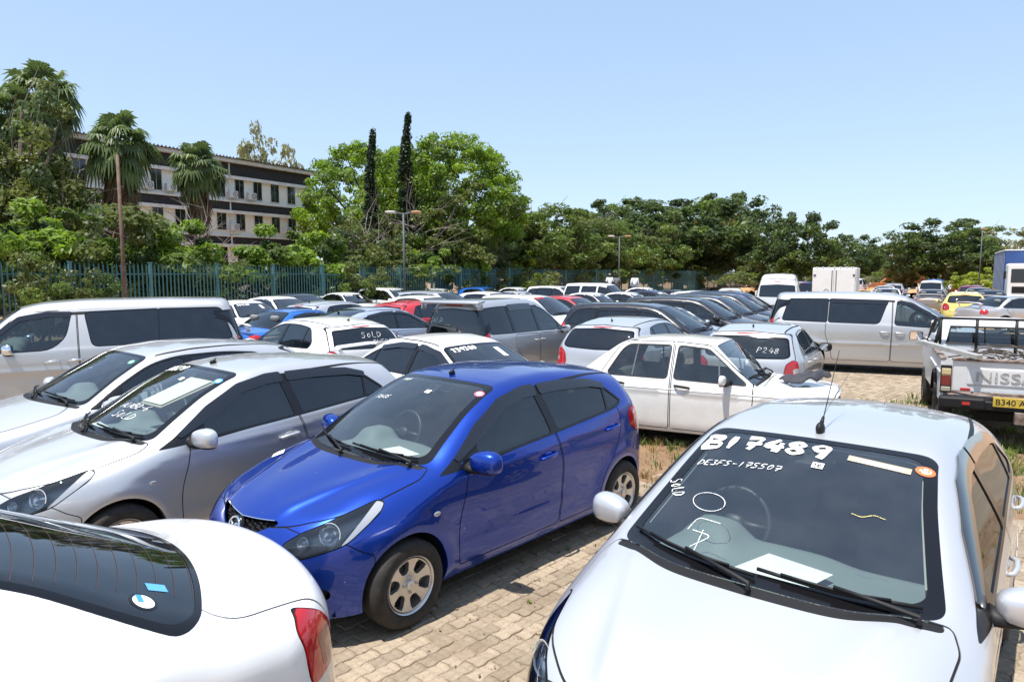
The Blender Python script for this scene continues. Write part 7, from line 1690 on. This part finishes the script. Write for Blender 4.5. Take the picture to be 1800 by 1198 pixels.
# ---------------------------------------------------------------- old white pick-up at the right edge
M_RUST = mat("rust", (.12, .065, .045), .9, noise=(14, .9, (.30, .26, .23)))
M_PICK = mat("chalky_white_paint", (.66, .67, .68), .45, 0, coat=.3, noise=(5, .35, (.42, .38, .33)))
M_PLATE = mat("yellow_plate", (.62, .44, .05), .5, noise=(12, .6, (.35, .24, .06)))
def pickup(loc, yaw):
    t = empty("pickup_truck", loc, yaw, label="battered old white pick-up truck seen from behind with scrap in its bed", category="pickup")
    zr = 1.16; x0 = -2.10           # tailgate at x0; x forward
    # bed sides with wheel arches
    for sg in (1, -1):
        P = [(x0, .62), (x0 + .30, .62), (x0 + .42, .84), (x0 + .62, .95), (x0 + .98, .95), (x0 + 1.16, .84), (x0 + 1.28, .62), (x0 + 1.78, .62), (x0 + 1.78, zr), (x0, zr)]
        m = MB(); m.poly([(x, .80 * sg, z) for x, z in P], (0, -.045 * sg, 0)); m.build("bed_side", M_PICK, t)
        MB().rbox((x0 + .89, sg * .775, zr + .012), (1.80, .075, .035), .012).build("bed_rail", M_RUST, t)
        MB().rbox((x0 + .89, sg * .806, .99), (1.74, .018, .022), .006).build("side_crease", M_PICK, t)
        MB().lathe([(-.02, .34), (.03, .335), (.03, .30)], 20, 'y', c=(x0 + .80, sg * .80, .60), a0=0, a1=math.pi).build("arch_lip", M_BLK, t)
        # lamp cluster
        l = MB().rbox((x0 - .008, sg * .735, .905), (.05, .125, .36), .012).build("taillight", M_BLK, t)
        for z, h, mm in ((.995, .10, M_AMB if sg < 0 else mat("faded_amber", (.52, .42, .22), .3, coat=.6)), (.90, .16, M_REDD), (.775, .06, mat("dirty_lens", (.34, .32, .24), .35, coat=.5))): MB().rbox((x0 - .03, sg * .735, z), (.03, .105, h), .008).build("lamp_lens", mm, l)
        w = obj("wheel", wheel_meshes(.34, 'steel', 1)[1], t); w.location = (x0 + .80, sg * .70, .34); w.rotation_euler = (0, 0, 0 if sg > 0 else math.pi); obj("tyre", wheel_meshes(.34, 'steel', 1)[0], w)
        w = obj("wheel", wheel_meshes(.34, 'steel', 1)[1], t); w.location = (x0 + 3.4, sg * .70, .34); w.rotation_euler = (0, 0, 0 if sg > 0 else math.pi); obj("tyre", wheel_meshes(.34, 'steel', 1)[0], w)
    MB().box((x0 + .89, 0, .66), (1.70, 1.5, .04)).build("bed_floor", M_RUST, t); MB().box((x0 + 1.75, 0, .92), (.05, 1.55, .5)).build("bed_front", M_PICK, t)
    # tailgate: pressed panel with the maker's name in relief
    g = MB().rbox((x0, 0, .955), (.05, 1.33, .405), .012).build("tailgate", M_PICK, t)
    MB().rbox((x0 - .012, 0, .955), (.05, 1.02, .23), .02).build("pressed_panel", M_PICK, g)
    MB().rbox((x0 - .01, 0, zr + .01), (.08, 1.36, .035), .012).build("top_rail", M_RUST, g)
    tx = obj("raised_letters", text_mesh("NISSAN", .185, mat("worn_letters", (.46, .46, .45), .7, noise=(60, .8, (.2, .17, .14))), .007), g); tx.rotation_euler = (R(90), 0, R(-90)); tx.location = (x0 - .039, 0, .955); tx.scale = (1.35, 1, 1)
    MB().rbox((x0 - .03, .52, .785), (.012, .11, .035), .004).build("reflector", M_RED, g)
    # bumper, plate, tow bar
    bp = MB(); bp.rbox((x0 - .12, .56, .62), (.16, .50, .15), .03); bp.rbox((x0 - .12, -.56, .62), (.16, .50, .15), .03); bp.rbox((x0 - .08, 0, .60), (.10, .68, .12), .02); bp.build("bumper", M_BLK, t)
    MB().box((x0 - .205, .52, .63), (.012, .085, .04)).build("bumper_reflector", M_RED, t)
    pl = MB().rbox((x0 - .145, -.02, .665), (.012, .50, .125), .006).build("number_plate", M_PLATE, t)
    tx = obj("plate_letters", text_mesh("B340 AUZ", .105, M_BLK, .001), pl); tx.rotation_euler = (R(90), 0, R(-90)); tx.location = (x0 - .153, -.02, .663)
    MB().box((x0 - .10, -.02, .755), (.06, .56, .03)).build("plate_lamp_bar", M_RUST, t); MB().box((x0 - .16, -.12, .48), (.10, .24, .14)).build("tow_bracket", M_RUST, t)
    # cab
    def cab_z(x): return np.interp(x, [1.78 + x0, 1.92 + x0, 2.05 + x0, 3.0 + x0, 3.55 + x0], [1.15, 1.60, 1.665, 1.665, 1.10])
    xs = [x0 + 1.80, x0 + 1.86, x0 + 1.96, x0 + 2.06, x0 + 2.2, x0 + 2.95, x0 + 3.05, x0 + 3.2]
    roofm = MB()
    prof = [(x0 + 1.93, 1.60), (x0 + 1.99, 1.655), (x0 + 2.15, 1.685), (x0 + 2.75, 1.685), (x0 + 2.95, 1.655), (x0 + 3.02, 1.61)]; Vt = []
    for (x, z) in prof:
        for s in (-1, -.93, -.6, 0, .6, .93, 1): Vt.append((x, s * .665, z - .035 * abs(s) ** 6 - .012 * s * s))
    roofm.add(Vt, [(i * 7 + j, i * 7 + j + 1, (i + 1) * 7 + j + 1, (i + 1) * 7 + j) for i in range(5) for j in range(6)]); roofm.build("roof", M_PICK, t, smooth=True)
    # rear wall with window opening
    wz0, wz1 = 1.23, 1.545; xr = lambda z: x0 + 1.80 + (z - 1.16) * .30
    for (y0, y1, za, zb) in ((-.72, .72, 1.05, wz0), (-.66, .66, wz1, 1.61)): MB().poly([(xr(za), y0, za), (xr(za), y1, za), (xr(zb), y1, zb), (xr(zb), y0, zb)], (.04, 0, 0)).build("cab_wall", M_PICK, t)
    for sg in (1, -1):
        MB().poly([(xr(wz0), sg * .715, wz0), (xr(wz0), sg * .60, wz0), (xr(wz1), sg * .555, wz1), (xr(wz1), sg * .665, wz1)], (.05, 0, 0)).build("rear_pillar", M_PICK, t)
        MB().tube([(xr(1.16) + .1, sg * .745, 1.13), (xr(1.5) + .08, sg * .69, 1.52), (x0 + 2.15, sg * .665, 1.64), (x0 + 2.85, sg * .665, 1.635), (x0 + 3.12, sg * .70, 1.50), (x0 + 3.55, sg * .74, 1.10)], .028, 8).build("door_frame", M_BLK, t, smooth=True)
        MB().poly([(x0 + 1.84, sg * .745, .5), (x0 + 3.6, sg * .79, .5), (x0 + 3.6, sg * .79, 1.10), (x0 + 1.84, sg * .755, 1.12)], (0, -.03 * sg, 0)).build("door", M_PICK, t)
        MB().poly([(x0 + 2.05, sg * .74, 1.14), (x0 + 3.45, sg * .755, 1.12), (x0 + 3.05, sg * .685, 1.56), (x0 + 2.15, sg * .67, 1.60)]).build("side_window", M_SIDE, t)
    fr_ = MB(); c = [(xr(wz0) - .012, .60, wz0), (xr(wz0) - .012, -.60, wz0), (xr(wz1) - .012, -.555, wz1), (xr(wz1) - .012, .555, wz1)]; fr_.tube(c + [c[0]], .018, 6); fr_.tube([(xr(wz0) - .01, .12, wz0), (xr(wz1) - .01, .12, wz1)], .012, 5); fr_.build("window_rubber", M_BLK, t)
    MB().poly(c).build("rear_window", M_CLEAR, t)
    MB().poly([(x0 + 3.66, .70, 1.12), (x0 + 3.66, -.70, 1.12), (x0 + 3.10, -.62, 1.60), (x0 + 3.10, .62, 1.60)]).build("windshield", M_WS, t)
    MB().rbox((x0 + 4.1, 0, .86), (1.15, 1.52, .46), .08).build("hood", M_PICK, t); MB().rbox((x0 + 2.75, 0, .70), (1.8, 1.5, .55), .04).build("cab_floor", M_BLK, t)
    st_ = MB().rbox((x0 + 2.35, 0, 1.14), (.20, 1.25, .42), .06).build("seat", M_SEAT, t, smooth=True)
    MB().rbox((x0 + 2.15, 0, 1.24), (.12, 1.28, .10), .03).build("parcel_shelf", M_BLK, t)
    MB().rbox((x0 + 3.3, 0, 1.08), (.5, 1.35, .12), .04).build("dashboard", M_LINERD, t)
    o = MB(); th = np.linspace(0, 2 * np.pi, 25); o.tube([(x0 + 3.0 + .05 * math.sin(a), -.34 + .19 * math.cos(a), 1.18 + .17 * math.sin(a)) for a in th], .014, 6, caps=False); o.build("steering_wheel", M_BLK, t)
    for sg in (1, -1):
        m = MB(); m.rbox((x0 + 3.05, sg * .95, 1.22), (.05, .20, .15), .02); m.tube([(x0 + 3.10, sg * .77, 1.16), (x0 + 3.06, sg * .88, 1.18)], .015, 6); m = m.build("door_mirror", M_BLK, t)
        MB().box((x0 + 3.02, sg * .95, 1.22), (.008, .18, .13)).build("mirror_glass", mat("mirror_glass", (.8, .82, .85), .02, 1.0), m)
    # black tubular rack behind the cab
    rk = MB()
    for y in (-.70, -.24, .24, .70): rk.tube([(x0 + 1.70, y, 1.10), (x0 + 1.72, y, 1.71)], .020, 8)
    rk.tube([(x0 + 1.72, -.72, 1.71), (x0 + 1.72, .72, 1.71)], .022, 8); rk.build("headboard_rack", M_BLK, t, smooth=True)
    MB().rbox((x0 + 2.1, 0, .40), (3.6, .7, .12), .02).build("chassis", M_UNDER, t)
    for ch in KIDS[t.name]:      # low cab
        if ch.name.split('.')[0] in ('roof', 'cab_wall', 'rear_pillar', 'door_frame', 'side_window', 'window_rubber', 'rear_window', 'windshield', 'headboard_rack'):
            for v in ch.data.vertices:
                if v.co.z > 1.16: v.co.z = 1.16 + (v.co.z - 1.16) * .80
    return t
pk = at_z(1786, 637, 1.16); PYAW = R(62); ppos = (pk.x + 2.10 * math.cos(PYAW), pk.y + 2.10 * math.sin(PYAW), 0)
PK = pickup(ppos, PYAW)
def pw(x, y, z): c, s = math.cos(PYAW), math.sin(PYAW); return Vector((ppos[0] + c * x - s * y, ppos[1] + s * x + c * y, z))
a, b_ = pw(-2.25, .40, 1.22), pw(-1.45, 1.02, 1.32); d = (b_ - a)
plank = MB().rbox((0, 0, 0), (d.length, .10, .055), .004, rot=d.to_track_quat('X', 'Z').to_matrix()).build("metal_bar", mat("dull_aluminium", (.55, .54, .50), .4, .5, noise=(8, .5, (.3, .27, .22))), None, label="dull aluminium bar sticking out over the pick-up's left rail", category="metal bar"); plank.location = (a + b_) / 2
jk = MB(); rj = np.random.default_rng(4)
for k in range(90):
    p = np.array(pw(rj.uniform(-1.95, -.9), rj.uniform(-.65, .45), 1.0 + rj.uniform(0, .24))); e = rj.normal(0, .14, 3) * [1, 1, .35]; jk.tube([p - e, p + e * .3 + [0, 0, .02], p + e], rj.uniform(.004, .011), 5)
jk.build("scrap_heap", mat("rusty_scrap", (.045, .035, .03), .9, noise=(9, .8, (.13, .11, .09))), None, label="tangled rusty scrap and twigs lying in the pick-up bed", category="scrap")

# ---------------------------------------------------------------- dark jacket on the old white car's bonnet
rn = np.random.default_rng(21); X = np.linspace(-.36, .36, 37); Y = np.linspace(-.17, .17, 21); Vj = []
for x in X:
    for y in Y:
        e = max(abs(x) / .36, abs(y) / .17); w = .14 * (1 - .55 * max(0, x / .36)) / .17
        Vj.append((x + .02 * math.sin(9 * y), y * w + .03 * math.sin(7 * x), .035 + .05 * (1 - e ** 3) + .018 * math.sin(22 * x + 14 * y) + .014 * math.sin(37 * y - 11 * x) + rn.normal(0, .003)))
ny = len(Y); Fj = [(i * ny + j, i * ny + j + 1, (i + 1) * ny + j + 1, (i + 1) * ny + j) for i in range(len(X) - 1) for j in range(ny - 1)]
jm = mesh("jacket", Vj, Fj, mat("dark_cloth", (.035, .036, .045), .8, bump=(120, .3)), True)
c1, s1 = math.cos(R(332)), math.sin(R(332)); jx, jy = 1.30, -.05
jk_ = obj("jacket", jm, None, label="crumpled dark grey jacket lying on the old white car's bonnet", category="jacket"); jk_.location = (2.66 + c1 * jx - s1 * jy, 9.29 + s1 * jx + c1 * jy, .905); jk_.rotation_euler = (0, R(-3), R(20))
sol = jk_.modifiers.new("t", 'SOLIDIFY'); sol.thickness = .02

# ---------------------------------------------------------------- white box truck, blue lorry, red earth mover
def box_truck(px, ty, Y, yaw):
    p = at_y(px, ty, Y); t = empty("box_truck", (p.x, p.y, 0), yaw, label="white box truck showing its closed rear doors", category="truck"); W, H0, H1, L = 2.1, .85, p.z, 4.2
    mw = mat("white_panel", (.74, .74, .72), .5, noise=(2, .4, (.6, .57, .52)))
    MB().rbox((L / 2, 0, (H0 + H1) / 2), (L, W, H1 - H0), .06).build("box_body", mw, t)
    for sg in (1, -1):
        d = MB().rbox((-.02, sg * W * .24, (H0 + H1) / 2), (.05, W * .46, H1 - H0 - .16), .015).build("rear_door", mw, t)
        MB().tube([(-.06, sg * .10, H0 + .15), (-.06, sg * .10, H1 - .15)], .018, 6).build("lock_bar", M_GALV, d)
        for z in (H0 + .35, H1 - .4): MB().box((-.055, sg * (W * .46 - .03), z), (.03, .12, .08)).build("hinge", M_GALV, d)
        MB().box((-.05, sg * (W / 2 - .10), H1 - .38), (.012, .06, .05)).build("marker", M_AMB, t)
        MB().box((-.03, sg * (W / 2 - .2), H0 - .12), (.05, .3, .12)).build("taillight", M_RED, t)
        w = obj("wheel", wheel_meshes(.36, 'steel', 1)[1], t); w.location = (.9, sg * .85, .36); w.rotation_euler = (0, 0, 0 if sg > 0 else math.pi); obj("tyre", wheel_meshes(.36, 'steel', 1)[0], w)
        w = obj("wheel", wheel_meshes(.36, 'steel', 1)[1], t); w.location = (5.0, sg * .85, .36); w.rotation_euler = (0, 0, 0 if sg > 0 else math.pi); obj("tyre", wheel_meshes(.36, 'steel', 1)[0], w)
    MB().lathe([(-.052, .12), (-.058, .12), (-.058, .10), (-.052, .10)], 24, 'x', c=(0, .35, 1.35)).build("door_badge", M_GALV, t)
    for k in range(7): MB().rbox((0, -W / 2 + .2 + k * .28, H1 + .01), (.06, .1, .04), .01).build("roof_lip", mw, t)
    MB().rbox((L + .85, 0, 1.35), (1.5, 1.9, 1.7), .15).build("cab", mw, t); MB().box((L + 1.57, 0, 1.7), (.08, 1.6, .6)).build("windshield", M_TINT, t); MB().box((2.4, 0, .6), (5.0, .8, .2)).build("chassis", M_UNDER, t)
box_truck(1467, 470, 36, R(61))
def lorry():
    p = at_y(1768, 440, 44); H1 = p.z; t = empty("lorry", (p.x, p.y, 0), R(238.7), label="white cabbed lorry with a blue curtain sided body at the right edge", category="lorry")
    mb = mat("blue_curtain", (.02, .06, .20), .55, noise=(1.5, .5, (.04, .10, .28))); mw = MATS.get("white_panel") or mat("white_panel", (.74, .74, .72), .5)
    # x forward towards the viewer; body behind the cab, left corner at the pixel
    MB().rbox((-4.2, 1.25, (1.15 + H1) / 2), (8.0, 2.5, H1 - 1.15), .04).build("curtain_body", mb, t)
    MB().rbox((-4.2, 1.25, H1 + .02), (8.06, 2.56, .07), .02).build("roof_frame", M_LEDGE, t); MB().rbox((-4.2, 1.25, 1.10), (8.06, 2.56, .14), .02).build("side_rail", M_RUSTL, t)
    for k in range(9): MB().tube([(-8.1 + k * .95, -.012, 1.2), (-8.1 + k * .95, -.012, H1 - .03)], .018, 5).build("curtain_strap", mat("pale_strap", (.35, .40, .48), .6), t)
    MB().rbox((.85, 1.25, 1.75), (1.6, 2.4, 2.3), .12).build("cab", mw, t)
    MB().rbox((1.64, 1.25, 2.15), (.06, 2.05, .85), .06).build("windshield", M_WIN, t); MB().rbox((1.66, 1.25, 1.28), (.06, 1.9, .42), .03).build("grille", M_BLK, t); MB().rbox((1.70, 1.25, .75), (.16, 2.4, .40), .05).build("bumper", mw, t)
    for y in (.35, 2.15): MB().rbox((1.79, y, .78), (.03, .40, .18), .03).build("headlight", M_WLENS, t)
    for y in (-.08, 2.58): MB().rbox((1.45, y, 2.2), (.12, .14, .5), .03).build("door_mirror", M_BLK, t)
    for x in (.9, -3.6, -6.2):
        for y in (.25, 2.25): w = obj("wheel", wheel_meshes(.48, 'steel', 1)[1], t); w.location = (x, y, .48); obj("tyre", wheel_meshes(.48, 'steel', 1)[0], w)
    MB().box((-3.2, 1.25, .85), (9, .9, .25)).build("chassis", M_UNDER, t)
lorry()
def digger():
    p = at_y(1600, 492, 84); t = empty("earth_mover", (p.x, p.y, 0), R(15), label="rusty orange earth moving machine parked under the far trees", category="digger"); mo = mat("faded_orange", (.36, .12, .04), .75, noise=(2, .6, (.22, .09, .045)))
    MB().rbox((0, 0, 1.5), (3.4, 1.4, .7), .1).build("chassis", mo, t); MB().rbox((1.0, 0, 2.5), (1.2, 1.2, 1.4), .1).build("cab", mo, t); MB().rbox((1.0, 0, 3.25), (1.6, 1.5, .12), .04).build("cab_roof", mo, t); MB().rbox((-1.1, 0, 2.05), (1.3, 1.0, .6), .1).build("engine_cover", mo, t)
    MB().tube([(1.7, 0, 1.9), (3.2, 0, 2.8), (4.8, 0, 2.4)], [.2, .18, .14], 8).build("boom", mo, t); MB().tube([(4.8, 0, 2.4), (5.3, 0, 1.1)], [.16, .1], 8).build("dipper", mo, t); MB().rbox((5.2, 0, .8), (.7, .9, .7), .1).build("bucket", mo, t)
    MB().tube([(-1.7, .0, 1.5), (-3.6, 0, 1.7), (-4.6, 0, 1.0)], [.18, .16, .1], 8).build("blade_arm", mo, t); MB().rbox((-4.7, 0, .8), (.25, 2.6, .8), .05).build("blade", mo, t)
    for x in (-1.2, 1.3):
        for sg in (1, -1): w = obj("wheel", MB().lathe([(-.2, .25), (-.2, .68), (-.1, .75), (.1, .75), (.2, .68), (.2, .25), (.12, .02)], 18).mesh("wheel", M_RUB, True), t); w.location = (x, sg * .95, .75)
digger()
# low white roofed shed and wall far behind
p = at_y(1520, 478, 150); sh_ = empty("shed", (p.x, p.y, 0), R(5), label="low shed with a pale sheet roof among the far trees", category="building")
MB().box((0, 0, 1.1), (16, 5, 2.2)).build("wall", mat("grey_block", (.30, .28, .26), .9), sh_); MB().poly([(-8.5, -3, 2.2), (8.5, -3, 2.2), (8.5, 0, 2.8), (-8.5, 0, 2.8)], (0, 0, .08)).build("roof", mat("white_sheet", (.8, .8, .78), .6), sh_)

# ---------------------------------------------------------------- three people by the far fence
def person(px, head_y, Y, label, shirt, legs, yaw, lean=.0, arm=.1, cap=None, h=1.74):
    p = at_y(px, head_y, Y); k = h / 1.75
    root = empty("person", (p.x, p.y, p.z - h if p.z - h > -.5 else 0), yaw, label=label, category="person", group="people by the far fence")
    root.location.z = max(0, p.z - h); s = k; root.scale = (s, s, s)
    sk_ = mat("skin", (.055, .03, .02), .55)
    J = {'pel': (0, 0, .98), 'waist': (.01, 0, 1.12), 'chest': (.02, 0, 1.32), 'neck': (.02 + lean * .2, 0, 1.49), 'head0': (.03 + lean * .4, 0, 1.56), 'head': (.04 + lean * .5, 0, 1.66), 'top': (.03 + lean * .5, 0, 1.74)}
    for n, sg in (('l', 1), ('r', -1)):
        J.update({n + 'sh': (.02, sg * .185, 1.43), n + 'el': (-.02 + arm * .3, sg * .235, 1.17), n + 'wr': (.06 + arm, sg * .22, .94), n + 'ha': (.09 + arm, sg * .21, .85), n + 'hip': (0, sg * .095, .93), n + 'kn': (.03 * sg + .02, sg * .10, .52), n + 'an': (-.02 + .05 * sg, sg * .105, .09), n + 'toe': (.13 + .05 * sg, sg * .12, .04)})
    rad = dict(pel=.135, waist=.125, chest=.15, neck=.058, head0=.07, head=.098, top=.06)
    for n in 'lr': rad.update({n + 'sh': .072, n + 'el': .046, n + 'wr': .032, n + 'ha': .036, n + 'hip': .095, n + 'kn': .062, n + 'an': .042, n + 'toe': .036})
    E = [('pel', 'waist'), ('waist', 'chest'), ('chest', 'neck'), ('neck', 'head0'), ('head0', 'head'), ('head', 'top')]
    for n in 'lr': E += [('chest', n + 'sh'), (n + 'sh', n + 'el'), (n + 'el', n + 'wr'), (n + 'wr', n + 'ha'), ('pel', n + 'hip'), (n + 'hip', n + 'kn'), (n + 'kn', n + 'an'), (n + 'an', n + 'toe')]
    def skin(name, keys, grow, m, sub=2):
        ks = [q for q in J if q in keys]; me = bpy.data.meshes.new(name); me.from_pydata([J[q] for q in ks], [(ks.index(a), ks.index(c)) for a, c in E if a in ks and c in ks], [])
        o = obj(name, me, root); me.materials.append(m); sm = o.modifiers.new("s", 'SKIN'); sv = me.skin_vertices[0].data
        for i, q in enumerate(ks): r = rad[q] + grow; sv[i].radius = (r, r * (1.25 if q in ('chest', 'pel', 'waist') else 1)); sv[i].use_root = (i == 0)
        o.modifiers.new("u", 'SUBSURF').levels = sub; o.modifiers["u"].render_levels = sub; sm.use_smooth_shade = True
        return o
    skin("body", set(J), 0, sk_)
    skin("shirt", {'pel', 'waist', 'chest', 'lsh', 'rsh', 'lel', 'rel'} | ({'lwr', 'rwr'} if 'long' in label else set()), .016, shirt)
    skin("trousers", {'pel', 'lhip', 'rhip', 'lkn', 'rkn', 'lan', 'ran'}, .018, legs)
    hm = MB(); hm.ell((.025 + lean * .5, 0, 1.70), (.105, .088, .075), 14, 8); hm.build("cap" if cap else "hair", cap or M_BLK, root, smooth=True)
M_SHW = mat("white_shirt", (.72, .72, .74), .85); M_SHP = mat("pale_pink_shirt", (.66, .58, .66), .85); M_SHG = mat("grey_shirt", (.13, .13, .14), .85); M_TRO = mat("grey_trousers", (.13, .14, .17), .85); M_TRD = mat("dark_trousers", (.03, .03, .035), .85)
person(1072, 481, 47, "person in a white T-shirt and cap with back to the viewer", M_SHW, M_TRD, R(95), 0, .05, mat("tan_cap", (.30, .26, .2), .8)); person(1084, 482, 48, "person in a grey shirt standing beside the white T-shirt", M_SHG, M_TRD, R(70)); person(1116, 482, 46, "person in a long sleeved white shirt and grey trousers, back to the viewer", M_SHW, M_TRO, R(85), 0, .02)

# ---------------------------------------------------------------- cars must not stand inside each other: ease overlapping ones apart
def footprint(o):
    xs, ys = [], []
    for k in KIDS.get(o.name, []):
        if k.data and k.name.split('.')[0] in ('body_shell', 'tailgate', 'front_bumper', 'rear_bumper', 'bed_side', 'hood', 'boot_lid', 'box_body', 'curtain_body', 'cab', 'bumper'):
            for q in k.bound_box: xs.append(q[0] * o.scale[0]); ys.append(q[1])
    return min(xs), max(xs), min(ys), max(ys)
_cs = [o for o in bpy.data.objects if o.parent is None and o.get('category') in ('car', 'minivan', 'van', 'pickup', 'truck', 'lorry')]
_fp = [np.array([(a, c), (b, c), (b, d), (a, d)]) for a, b, c, d in map(footprint, _cs)]
_rot = [np.array([[math.cos(o.rotation_euler.z), -math.sin(o.rotation_euler.z)], [math.sin(o.rotation_euler.z), math.cos(o.rotation_euler.z)]]) for o in _cs]
_pos = np.array([(o.location.x, o.location.y) for o in _cs]); _wt = np.array([0 if o in (blue, silL, silR, nearw, g1, po, w5) or o.get('category') in ('pickup', 'truck', 'lorry') else max(o.location.y, 1) ** 2 for o in _cs], float)
_sh = [f @ r.T for f, r in zip(_fp, _rot)]; _ax = [np.array([r[:, 0], r[:, 1]]) for r in _rot]
for _ in range(150):
    hit = False
    for i in range(len(_cs)):
        for j in range(i):
            if np.abs(_pos[i] - _pos[j]).max() > 7 or _wt[i] + _wt[j] == 0: continue
            best, bn = 9, None
            for n in (*_ax[i], *_ax[j]):
                a, b = (_sh[i] + _pos[i]) @ n, (_sh[j] + _pos[j]) @ n; d = min(a.max(), b.max()) - max(a.min(), b.min())
                if d < best: best, bn = d, n * (1 if a.mean() > b.mean() else -1)
                if d < 0: break
            if best > -.04:
                hit = True; s = (best + .05) * .6; _pos[i] += bn * s * _wt[i] / (_wt[i] + _wt[j]); _pos[j] -= bn * s * _wt[j] / (_wt[i] + _wt[j])
    if not hit: break
for o, p in zip(_cs, _pos): o.location.x, o.location.y = p

# far wood that closes the view behind everything
rn = np.random.default_rng(77); C = []
for k in range(520):
    u = rn.uniform(-.80, .85); Y = rn.uniform(150, 200); top = 3.2 + 2.5 * abs(math.sin(u * 19)) * abs(math.cos(u * 7 + 1)); C.append((u * Y, Y, rn.uniform(.5, top)))
C = np.array(C); V, Fq = leaves(C, np.full(len(C), 1.6), 30000, .55, rn, .8)
obj("far_wood", mesh("far_wood", V, Fq, LM['dark']), None, kind="stuff", label="far off belt of dark trees closing the view", category="trees")
